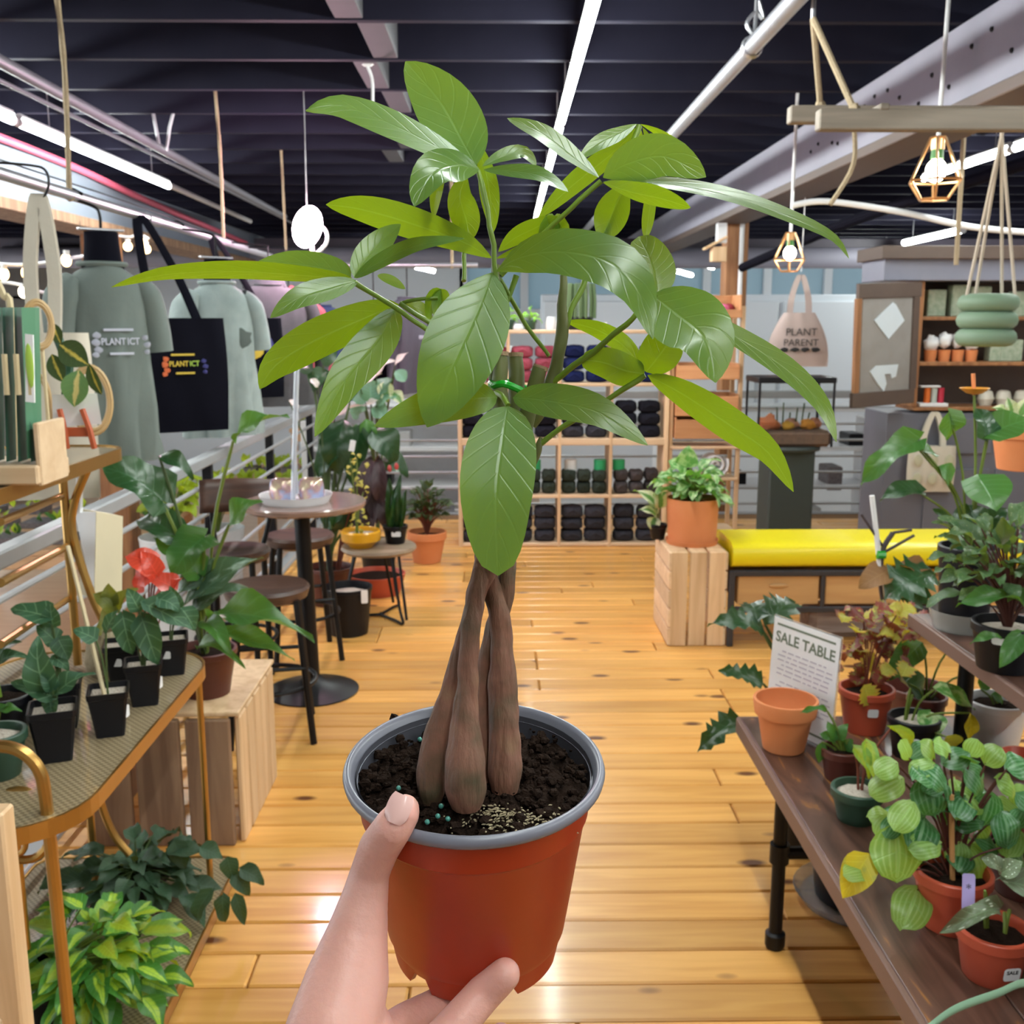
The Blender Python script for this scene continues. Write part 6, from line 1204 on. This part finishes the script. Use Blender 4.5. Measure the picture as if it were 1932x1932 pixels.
# birdhouse on the post, far pots, grey bag on the cabinet
bh = at(1355, 480, 8.7); t = thing('birdhouse', 'small wooden birdhouse with perch on the brown timber post', 'birdhouse', bh-V((0, 0, .1))); build('box', MB().box(bh, (.12, .1, .12)), m_pine, t, False); build('roof', MB().box(bh+V((-.03, 0, .09)), (.2, .14, .02), Matrix.Rotation(-.5, 3, 'Y')), m_pine, t, False); build('upper_box', MB().box(bh+V((.02, 0, .17)), (.08, .08, .16)), m_white, t, False)
tc2 = at(1790, 850, 6.3); t, L = tote('cream tote bag with pale plant prints hanging on the grey cabinet door', V((tc2.x, 6.54, tc2.z)), 0, .3, .3, m_cream, .22)
for k in range(6): build('print', MB().sph(L(-.1+.1*(k % 3), -.036, -.09-.12*(k//3)), (.03, .004, .04), 10, 6), mat('pale_olive_print', (.5, .47, .33), .8) if k == 0 else bpy.data.materials['pale_olive_print'], t)
# ================================================================ right: sale table and riser shelf
def tabwood():
    m, nt, N, L, b = newmat('stained_brown_tabletop'); tc = N.new('ShaderNodeTexCoord'); mp = N.new('ShaderNodeMapping'); mp.inputs['Scale'].default_value = (16, 2.2, 16); L.new(tc.outputs['Object'], mp.inputs[0])
    nz = N.new('ShaderNodeTexNoise'); nz.inputs['Scale'].default_value = 1.3; nz.inputs['Detail'].default_value = 6; nz.inputs['Distortion'].default_value = 1.6; L.new(mp.outputs[0], nz.inputs['Vector'])
    rp = N.new('ShaderNodeValToRGB'); e = rp.color_ramp.elements; e[0].position = .36; e[0].color = (.05, .022, .014, 1); e[1].position = .62; e[1].color = (.13, .06, .04, 1); x = e.new(.70); x.color = (.36, .15, .03, 1); L.new(nz.outputs['Fac'], rp.inputs[0]); L.new(rp.outputs[0], b.inputs['Base Color'])
    b.inputs['Roughness'].default_value = .38; b.inputs['Coat Weight'].default_value = .2; b.inputs['Coat Roughness'].default_value = .15; return m
m_darkred = mat('dark_red_stem', (.09, .025, .018), .5); m_tw = tabwood(); m_edge = mat('brown_edge_band', (.17, .095, .07), .5, c2=(.14, .075, .055))
tb = thing('sale_table', 'dark brown stained table with black pipe legs holding the sale plants', 'table', (1.2, 1.9, 0))
TX0, TY0, TY1 = .668, .85, 2.72; zt = .5
for k in range(4): build('top_plank', MB().box((TX0+.012+.16*(k+.5), (TY0+TY1)/2, zt-.02), (.158, TY1-TY0, .04), ch=.002), m_tw, tb, False)
build('edge_band', MB().box((TX0+.006, (TY0+TY1)/2, zt-.021), (.012, TY1-TY0+.004, .044), ch=.002), m_edge, tb, False)
build('edge_band', MB().box((TX0+.33, TY1+.004, zt-.021), (.65, .012, .044), ch=.002), m_edge, tb, False)
for (x, y) in ((.715, 2.40), (1.22, 2.40), (.715, 1.1), (1.22, 1.1)):
    l = build('leg', MB().tube([(x, y, .02), (x, y, zt-.04)], .0175, 12), m_iron, tb)
    build('foot', MB().lathe([(0, 0), (.022, 0), (.026, .01), (.026, .04), (.0175, .045)], (x, y, 0), None, 14), m_iron, l); build('fitting', MB().tube([(x, y, .24), (x, y, .29)], .025, 12), m_iron, l); build('flange', MB().lathe([(.018, -.02), (.045, -.008), (.045, 0), (0, 0)], (x, y, zt-.04), None, 14), m_iron, l)
for y in (2.40, 1.1): build('cross_pipe', MB().tube([(.715, y, .265), (1.22, y, .265)], .0165, 10), m_iron, tb)
# big dark pot below
q = V((1.0, 2.62, 0)); t = thing('nursery_pot', 'large black nursery pot in a clear saucer under the sale table', 'pot', q); roundpot(t, q+V((0, 0, .012)), .11, .14, .27, m_black, soil=m_soil); build('saucer', MB().lathe([(0, 0), (.15, 0), (.17, .03), (.168, .03), (.148, .006), (0, .006)], q, None, 30), mat('clear_saucer', (.8, .8, .82), .1, trans=.8, ior=1.2), t)
build('drain_collar', MB().lathe([(.132, .14), (.136, .14), (.136, .155), (.132, .155)], q+V((0, 0, .02)), None, 30), m_black, t)
# riser shelf
rs = thing('riser_shelf', 'narrow brown riser shelf on a black post behind the sale plants', 'shelf', (1.35, 1.9, 0)); RX0 = 1.072
build('board', MB().box((RX0+.22, 1.75, .832), (.43, 1.62, .036)), m_tw, rs, False); build('edge_band', MB().box((RX0+.002, 1.75, .832), (.012, 1.63, .036)), m_edge, rs, False)
for (x, y) in ((1.185, 2.46), (1.45, 2.46), (1.185, 1.05), (1.45, 1.05)): build('post', MB().tube([(x, y, .5 if x < 1.3 else 0.), (x, y, .815)], .02, 12), m_iron, rs)
# sign
def quadbox(p4, d): return MB().add(list(p4)+[v+V(d) for v in p4], [(0, 3, 2, 1), (4, 5, 6, 7), (0, 1, 5, 4), (1, 2, 6, 5), (2, 3, 7, 6), (3, 0, 4, 7)])
tl_, bl_ = at(1452, 1160, 2.70), at(1444, 1385, 2.70); a_ = V((tl_.x, 2.62, zt)); xd_ = V((1, -1.05, 0)).normalized()
tr_ = fl(1580, 1205, tl_.z); wS = (V((tr_.x, tr_.y, 0))-V((tl_.x, tl_.y, 0))).length; xd_ = (V((tr_.x, tr_.y, 0))-V((tl_.x, tl_.y, 0))).normalized(); hS = tl_.z-zt
oS = V((tl_.x, tl_.y, zt)); MS = frame(xd_, (0, 0.12, 1), None, oS); upv = (MS.to_3x3() @ V((0, 1, 0)))
sg = thing('sale_sign', 'white SALE TABLE sign in a clear upright holder', 'sign', oS+xd_*wS/2); m_acr2 = mat('clear_sign_acrylic', (.9, .92, .96), .05, trans=.8, ior=1.15)
build('card', MB().box(MS @ V((wS/2, hS/2, .0)), (wS*.97, hS*.97, .002), MS.to_3x3(), .0003), mat('white_card', (.8, .79, .81), .5), sg, False)
build('holder', MB().box(MS @ V((wS/2, hS/2, -.003)), (wS, hS, .003), MS.to_3x3(), .0005), m_acr2, sg, False); build('holder_foot', MB().box(oS+xd_*wS/2+V((xd_.y, -xd_.x, 0))*.006+V((0, 0, .002)), (wS, .02, .004), Matrix(((xd_.x, -xd_.y, 0), (xd_.y, xd_.x, 0), (0, 0, 1))), .0005), m_acr2, sg, False)
m_sgn = mat('sage_print', (.15, .18, .13), .6); m_gtx = mat('grey_print', (.45, .42, .5), .6)
build('header_line', MB().box(MS @ V((wS/2, hS*.93, .0012)), (wS*.86, hS*.02, .0006), MS.to_3x3(), .0001), m_sgn, sg, False)
textmesh('SALE TABLE', wS*.168, m_sgn, MS @ Matrix.Translation((wS/2, hS*.815, .0013)), sg, bold=.022)
Rt = random.Random(3); ln = MB()
for r in range(11):
    y_ = hS*(.70-.042*r-(.03 if r > 5 else 0)); x_ = wS*(.12+.06*(r % 3 == 0)); e_ = wS*(.88-.07*(r % 4 == 0))
    while x_ < e_: l_ = wS*Rt.uniform(.04, .13); ln.box(MS @ V((x_+l_/2, y_, .0012)), (l_, hS*.012, .0004), MS.to_3x3(), .0001); x_ += l_+wS*.025
build('small_print', ln, m_gtx, sg, False, 'stuff')
build('footer_line', MB().box(MS @ V((wS/2, hS*.08, .0012)), (wS*.86, hS*.02, .0006), MS.to_3x3(), .0001), m_sgn, sg, False)
# empty terracotta pot
q = fl(1478, 1412, zt); sc_p = q.y/F
t = thing('terracotta_pot', 'empty terracotta clay pot in front of the sale sign', 'pot', q); h_ = .118
build('body', MB().lathe([(r_*1.17, z_*1.17) for r_, z_ in ((0, 0), (.043, 0), (.046, .003), (.060, .083), (.067, .084), (.0712, h_-.003), (.070, h_), (.0645, h_), (.062, h_-.03), (.056, .08), (.042, .012), (0, .010))], q, None, 48), m_terra, t)
# monstera-like leaves behind the table edge
t = thing('dark_lobed_plant', 'plant with dark lobed leaves reaching past the corner of the sale table', 'potted plant', (.95, 2.9, 0)); roundpot(t, V((.95, 2.92, 0)), .08, .1, .2, m_black, soil=m_soil)
pxleaves(t, t_lobed, 2.85, [(1440, 1195, 1335, 1180, 50), (1445, 1180, 1500, 1140, 60, .1), (1440, 1290, 1355, 1265, 44), (1395, 1360, 1315, 1420, 50, -.1), (1430, 1175, 1410, 1140, 50, .1)], V((.95, 2.92, .2)), m_stem2, .005)
# begonia
def sp(name, label, px, py, r0, r1, h, m, soil=m_soil, rim=.004, rh=.02, Z=zt, cat='potted plant'):
    q = fl(px, py, Z); t = thing(name, label, cat, q); roundpot(t, q, r0, r1, h, m, rim, rh, soil, 32); return t, q
t, q = sp('potted_begonia', 'red and yellow leaf begonia in a brown pot beside the sale sign', 1630, 1376, .053, .071, .122, m_terra_pl)
sticker(t, q+V((-.004, -.0675, .072)), .028, .024, (-.06, -1, -.12))
ro = q+V((0, 0, .105)); Rg = random.Random(17)
for k in range(60):
    px, py = Rg.uniform(1585, 1720), Rg.uniform(1150, 1285); B = at(px, py, q.y+Rg.uniform(-.06, .06)); T = B+V((Rg.uniform(-1, 1), Rg.uniform(-1, .4), Rg.uniform(-.6, .7))).normalized()*Rg.uniform(.035, .06)
    inst('leaf', Rg.choice(t_beg+t_beg+t_begy), leafM(B, T, (T-B).length*.95), t)
    if k % 3 == 0: stems(t, ro, [B], m_redstem, .002)
pxleaves(t, t_begy, q.y-.065, [(1630, 1292, 1640, 1330, 48)])
t, q = sp('potted_pothos', 'black pot with a single variegated vine on the sale table', 1720, 1424, .048, .062, .105, m_black, m_bark); sticker(t, q+V((-.024, -.0525, .05)), .04, .034, (-.4, -1, -.1))
pxleaves(t, t_pothos, q.y, [(1755, 1345, 1755, 1400, 54, -.05), (1765, 1300, 1840, 1340, 40, 0, None, 0, -.07), (1785, 1390, 1792, 1422, 56, 0, t_yg, 0, -.07), (1830, 1345, 1825, 1400, 24, 0, t_yg, 0, -.07)], q+V((-.01, 0, .08)), m_stem, .003)
stems(t, q+V((-.02, 0, .08)), [at(1722, 1310, q.y), at(1718, 1298, q.y)], m_stem, .004)
t, q = sp('potted_vine', 'tall thin vine with big pale leaves rising behind the begonia', 1745, 1370, .04, .05, .09, m_brownpot)
pxleaves(t, t_mid, q.y, [(1740, 1212, 1672, 1285, 52, -.05), (1815, 1198, 1880, 1232, 34), (1885, 1260, 1935, 1190, 50), (1700, 1285, 1732, 1345, 60, .05, t_hdark)], q+V((0, 0, .08)), m_stem, .003)
t, q = sp('potted_seedling', 'little brown pot with curling leaves in front of the terracotta pot', 1585, 1468, .037, .048, .08, m_brownpot)
pxleaves(t, t_mid, q.y, [(1575, 1400, 1545, 1385, 26), (1580, 1395, 1600, 1365, 26), (1590, 1400, 1610, 1420, 28), (1570, 1400, 1560, 1360, 24), (1560, 1340, 1510, 1345, 14), (1600, 1395, 1590, 1420, 24), (1550, 1400, 1545, 1440, 22)], q+V((0, 0, .06)), m_stem)
t, q = sp('potted_pothos', 'dark green pot of bark with one long lime leaf', 1615, 1545, .041, .055, .076, m_greenpot, m_bark)
pxleaves(t, t_yel, q.y, [(1635, 1400, 1648, 1472, 32, -.04), (1612, 1410, 1640, 1470, 30, -.03), (1680, 1375, 1712, 1435, 26, .03)], q+V((.005, 0, .06)), m_redstem, .003)
t, q = sp('potted_peperomia', 'big watermelon peperomia with striped round leaves in a terracotta plastic pot', 1790, 1742, .05, .066, .11, m_terra_pl)
P_ = [(1760, 1530, 1728, 1525, 0), ]
pxleaves(t, t_pep, q.y, [(1745, 1470, 1760, 1540, 84, -.02), (1745, 1545, 1725, 1610, 68, -.05), (1700, 1470, 1640, 1500, 60, 0, t_pepy), (1820, 1450, 1850, 1500, 56), (1690, 1440, 1650, 1460, 50, 0, t_pepy), (1780, 1440, 1830, 1420, 50), (1800, 1500, 1790, 1560, 50, .02), (1870, 1500, 1850, 1560, 60), (1880, 1540, 1910, 1585, 60), (1840, 1580, 1885, 1605, 44), (1810, 1590, 1800, 1630, 50, 0, t_pepy), (1830, 1600, 1845, 1670, 70, 0, t_pepy), (1690, 1560, 1690, 1665, 100, -.03, t_pepy), (1730, 1680, 1700, 1755, 76, -.06, t_pepy), (1640, 1610, 1590, 1695, 66, -.02, t_yg), (1640, 1640, 1590, 1650, 44, -.03, t_pepy), (1900, 1450, 1940, 1440, 60), (1860, 1440, 1890, 1410, 50, 0, t_pepy), (1790, 1420, 1760, 1400, 44, 0, t_pepy), (1760, 1430, 1735, 1400, 44, 0, t_pepy), (1830, 1425, 1845, 1395, 40, 0, t_pepy), (1715, 1430, 1700, 1395, 36, 0, t_pepy), (1880, 1470, 1915, 1500, 50, 0, t_pepy), (1905, 1600, 1935, 1640, 50), (1775, 1500, 1730, 1480, 60)], q+V((0, 0, .09)), m_darkred, .0022)
Rp = random.Random(44); xb_ = []
for k in range(40):
    px, py = Rp.uniform(1680, 1935), Rp.uniform(1420, 1600); B = at(px, py, q.y+Rp.uniform(-.05, .12)); T = B+V((Rp.uniform(-1, 1), Rp.uniform(-1, .2), Rp.uniform(-.9, .5))).normalized()*Rp.uniform(.036, .062); inst('leaf', Rp.choice(t_pep+t_pep+t_pepy), leafM(B, T, (T-B).length*.9, (0, -.6, .8)), t); xb_.append(B)
stems(t, q+V((0, 0, .09)), xb_[:14], m_darkred, .002)
build('bamboo_cane', MB().tube([q+V((-.005, -.02, .05)), at(1795, 1500, q.y-.01)], .005, 6), mat('tan_cane', (.5, .25, .09), .6), t)
t, q = sp('potted_begonia', 'spotted begonia cutting in a small terracotta pot with SALE sticker', 1868, 1838, .046, .0585, .09, m_terra_pl)
s_, MM = sticker(t, q+V((.008, -.0535, .036)), .029, .025, (.1, -1, -.13)); textmesh('SALE', .0095, m_ink, MM @ Matrix.Translation((0, .004, .0008)), s_, ext=.0002, bold=.02)
pxleaves(t, t_angel, q.y, [(1890, 1712, 1768, 1765, 40, -.05), (1880, 1660, 1990, 1720, 60, 0), (1890, 1640, 1850, 1620, 40), (1885, 1650, 1930, 1625, 40)], None)
stems(t, q+V((-.01, .01, .075)), [at(1858, 1680, q.y), at(1850, 1700, q.y)], m_stem, .0035); stems(t, q+V((.012, -.012, .075)), [at(1895, 1720, q.y), at(1905, 1715, q.y)], m_stem, .0035)
tg_, M2 = sticker(t, at(1827, 1690, q.y+.01), .021, .075, (-.15, -1, .2), mat('lilac_plant_tag', (.5, .42, .8), .5), 'plant_tag'); textmesh('*', .02, m_ink, M2 @ Matrix.Translation((0, .012, .0008)), tg_, 'tag_star', ext=.0002)
bl = MB(); bl.grid(lambda u, v: bez([V((.84, 1.36, .60)), at(1940, 1855, 1.30), at(1880, 1875, 1.25), at(1800, 1905, 1.2), at(1745, 1945, 1.17)], 10)[min(40, int(u*40))]+V((0, .0, .014*(v-.5)))+V((0, -.004*sin(v*pi), 0)), 40, 3)
t = thing('strap_leaf_plant', 'plant off the table edge with one long pale green strap leaf', 'plant', (.86, 1.37, zt)); roundpot(t, V((.86, 1.37, zt)), .035, .045, .08, m_black, soil=m_soil); build('leaf', bl, mat('pale_green_strap', (.25, .42, .28), .4), t)
t, q = sp('potted_peperomia', 'brown pot with pale striped leaves at the right edge of the sale table', 1925, 1680, .05, .065, .1, m_brownpot)
pxleaves(t, t_pepy, q.y, [(1930, 1560, 1950, 1520, 50), (1925, 1570, 1900, 1590, 46), (1940, 1580, 1930, 1630, 50), (1920, 1520, 1935, 1480, 46)], q+V((0, 0, .08)), m_redstem)
t, q = sp('white_pot_plant', 'white plastic pot with stems under the riser shelf', 1875, 1400, .06, .075, .12, m_white); pxleaves(t, t_mid, q.y, [(1850, 1300, 1875, 1280, 26), (1870, 1310, 1890, 1330, 26), (1900, 1330, 1932, 1370, 46, 0, t_dark), (1840, 1365, 1858, 1398, 20)], q+V((0, 0, .1)))
q = fl(1930, 1446, zt); t = thing('terracotta_saucer', 'orange plastic saucer stack under the riser shelf', 'saucer', q); build('dish', MB().lathe([(0, 0), (.045, 0), (.058, .03), (.054, .03), (.042, .006), (0, .006)], q, None, 30), m_terra_pl, t)
# pots on the riser
Zr = .85
t, q = sp('potted_foliage', 'tall black pot of bushy dark foliage on the riser shelf', 1815, 1185, .055, .068, .21, m_black, Z=Zr, rim=.003)
build('saucer', MB().lathe([(0, 0), (.068, 0), (.082, .05), (.080, .05), (.066, .004), (0, .004)], q, None, 30), mat('clear_plastic_saucer', (.85, .83, .8), .1, trans=.7, ior=1.15), t)
pxleaves(t, t_dark, q.y, [(1850, 1010, 1820, 950, 46), (1860, 1000, 1900, 960, 46), (1840, 1040, 1780, 1050, 34), (1870, 1030, 1932, 1000, 40), (1840, 960, 1790, 1000, 40), (1800, 1000, 1760, 960, 30)], q+V((0, 0, .18)), m_stem2, .004)
pxleaves(t, t_heart, q.y-.03, [(1850, 905, 1880, 965, 100, -.05), (1790, 905, 1770, 880, 60, 0), (1735, 930, 1660, 945, 46, 0, t_hdark), (1728, 835, 1625, 915, 56, 0), (1735, 850, 1770, 860, 40, .03), (1790, 780, 1785, 830, 56, .02, t_heart), (1865, 820, 1950, 790, 76), (1862, 822, 1840, 770, 50, .03, t_hdark)], q+V((0, 0, .18)), m_stem, .003)
t.children and None
fl_ = build('spathe', MB().lathe([(0, 0), (.018, .004), (.035, .016), (.033, .017), (.016, .006), (0, .003)], at(1838, 745, q.y), None, 16), mat('orange_spathe', (.6, .25, .03), .4), t); build('flower_stalk', MB().tube(bez([q+V((0, 0, .18)), at(1840, 900, q.y), at(1838, 745, q.y)], 6), .0035, 6), m_stem, t); build('spadix', MB().tube([at(1838, 745, q.y), at(1836, 705, q.y)], .005, 6), m_terra, fl_)
t, q = sp('potted_foliage', 'wide black pot of small speckled leaves on the riser shelf', 1895, 1260, .058, .072, .105, m_black, m_bark, Z=Zr)
sticker(t, q+V((-.045, -.055, .085)), .03, .03, (-.7, -1, 0))
lm_sp = leafmat('speckled_small_leaf', (.06, .13, .05), under=(.12, .12, .05), rough=.4, var=(.4, .42, .2), varmode='spot', vw=.22); t_sp = T3('leaf', 'ellip', lm_sp)
cS = at(1890, 1075, q.y); bush(t, q+V((0, 0, .09)), (cS.x, q.y, cS.z), .11, .12, 90, t_sp, .06, .55, m_darkred, .0018, 15, .1, -.5)
pxleaves(t, t_midl, q.y-.07, [(1940, 1138, 1805, 1142, 40, -.02), (1935, 1190, 1885, 1260, 40, -.03), (1890, 1205, 1830, 1215, 20)], None)
# staked plant on the floor behind
q = V((1.42, 3.3, 0)); t = thing('staked_plant', 'wilting plant tied to a white stake with green tape behind the riser', 'potted plant', q); roundpot(t, q, .08, .1, .38, m_brownpot, soil=m_soil)
build('stake', MB().tube([at(1668, 1150, 3.3), at(1655, 1020, 3.3), at(1645, 935, 3.3)], .009, 8), m_white, t); build('main_stem', MB().tube(bez([at(1672, 1170, 3.3), at(1662, 1100, 3.3), at(1665, 1040, 3.3), at(1685, 1005, 3.3)], 5), .009, 8), mat('dark_woody_stem', (.06, .045, .05), .7), t)
build('tape', MB().tube([at(1655, 1047, 3.29), at(1670, 1047, 3.29)], .014, 8), m_tie, t)
for a in ((1685, 1005, 1720, 1000), (1668, 1042, 1725, 1010), (1665, 1030, 1625, 970)): build('twig', MB().tube([at(a[0], a[1], 3.3), at(a[2], a[3], 3.3)], .005, 6), bpy.data.materials['dark_woody_stem'], t)
pxleaves(t, t_brown, 3.28, [(1680, 1075, 1620, 1110, 56), (1690, 1070, 1770, 1085, 30)], None); pxleaves(t, t_lobed, 3.25, [(1765, 1085, 1665, 1135, 90), (1750, 1110, 1690, 1165, 50)], None)
# hanging terracotta pot at the right edge, far round foliage
q = at(1925, 850, 3.2); t = thing('hanging_pot', 'terracotta pot of pale stringy plant at the right edge by the grey cabinet', 'hanging planter', q-V((0, 0, .06))); roundpot(t, q-V((0, 0, .06)), .065, .085, .13, m_terra, .004, .03, m_soil)
pxleaves(t, t_cream, 3.15, [(1900, 790, 1870, 770, 30), (1905, 790, 1900, 750, 30), (1925, 785, 1940, 750, 30), (1910, 800, 1880, 800, 26)], q+V((0, 0, .06))); build('cord', MB().tube([q+V((.0, 0, .06)), V((q.x+.05, q.y, 3.035))], .004, 5), m_rope, t)
# ================================================================ lower hall seen through the railing
m_bench = wood('raw_bench_wood', (.72, .45, .25), (.62, .36, .19), 'X', .6, 0); m_trayb = mat('black_seed_tray', (.03, .025, .03), .6, c2=(.3, .25, .25), ns=40, amt=.6)
lm_bright = leafmat('bright_lime_leaf', (.35, .5, .05), rough=.5, tf=.4); t_bright = T3('leaf', 'ellip', lm_bright)
def bench(x0, x1, y0, y1, z, label, n, tm, s=.1):
    t = thing('nursery_bench', label, 'table', ((x0+x1)/2, (y0+y1)/2, -1.3)); build('top', MB().box(((x0+x1)/2, (y0+y1)/2, z), (x1-x0, y1-y0, .05)), m_bench, t, False)
    for x in (x0+.06, x1-.06):
        for y in (y0+.06, y1-.06): build('leg', MB().box((x, y, (z-1.3)/2), (.08, .08, z+1.25)), m_bench, t, False)
    build('apron', MB().box(((x0+x1)/2, y0+.02, z-.09), (x1-x0-.1, .03, .12)), m_bench, t, False); R = random.Random(int(x0*10)+77)
    for k in range(n):
        fx, fy = (k % 5+.5)/5, (k//5+.5)/max(1, n/5); p = V((x0+(x1-x0)*fx, y0+(y1-y0)*fy, z+.025)); g_ = thing('seedling_tray', 'black tray of seedlings on the '+label.split(' on ')[0], 'potted plant', p, 'seedling trays on the benches')
        build('tray', MB().box(p+V((0, 0, .03)), ((x1-x0)/5*.72, .3, .06)), m_trayb, g_, False)
        for j in range(6): b_ = p+V((R.uniform(-.35, .35)*(x1-x0)/5, R.uniform(-.1, .1), .06)); inst('leaf', R.choice(tm), leafM(b_, b_+V((R.uniform(-.5, .5), R.uniform(-.5, .2), R.uniform(.3, 1))).normalized()*s, s*.6), g_)
bench(-5.6, -3.3, 8.8, 11.0, -.4, 'long raw wood bench nearest the railing on the lower floor', 15, t_mid+t_bright)
bench(-3.15, -2.0, 10.6, 13.2, -.25, 'short wooden bench of lime seedlings on the lower floor', 10, t_bright, .16)
bench(-2.9, -1.7, 14.2, 16.5, .1, 'far wooden bench with lime plants on the lower floor', 10, t_bright, .18)
for k, (px, py, Y, lb) in enumerate(((410, 935, 10, 'big lime green bush standing on the lower floor beyond the railing'), (325, 950, 8.2, 'yellow green bush on the lower floor next to the bench'))):
    p = at(px, py+60, Y); t = thing('lime_bush', lb, 'plant', V((p.x, Y, -1.3))); roundpot(t, V((p.x, Y, -1.3)), .2, .26, 1.3+p.z, m_white, soil=m_soil); c = at(px, py, Y); bush(t, V((p.x, Y, p.z-.05)), c, .24-.06*k, .22, 50, t_bright, .15, .6, m_stem, .006, 31+k)
# pale display shelving behind the far railing
for k, (x, z0, lb) in enumerate(((-.8, 1.0, 'white slatted display shelving behind the railing left of the cubby shelf'), (2.5, .9, 'white slatted display shelving behind the pedestal'))):
    t = thing('display_shelving', lb, 'shelving', (x, 9.6, -1.3))
    for j in range(6): build('shelf_board', MB().box((x, 9.6, -1.0+.36*j), (2.0, .5, .04)), m_white, t, False)
    for sx in (-1, 1): build('upright', MB().box((x+sx*.98, 9.6, -.3), (.05, .5, 2.0)), m_white, t, False)
    for j in range(10): build('goods', MB().box((x-.8+.18*j, 9.55, -.93+.36*(j % 5)), (.14, .3, .12+.05*(j % 3)), ch=.01), (m_black, m_wallg, m_trayb)[j % 3], t, False)
solo('white_screen', MB().box((-.8, 9.95, .03), (2.0, .03, 2.66)), m_white, 'white panel behind the railing left of the cubby shelf', 'panel')
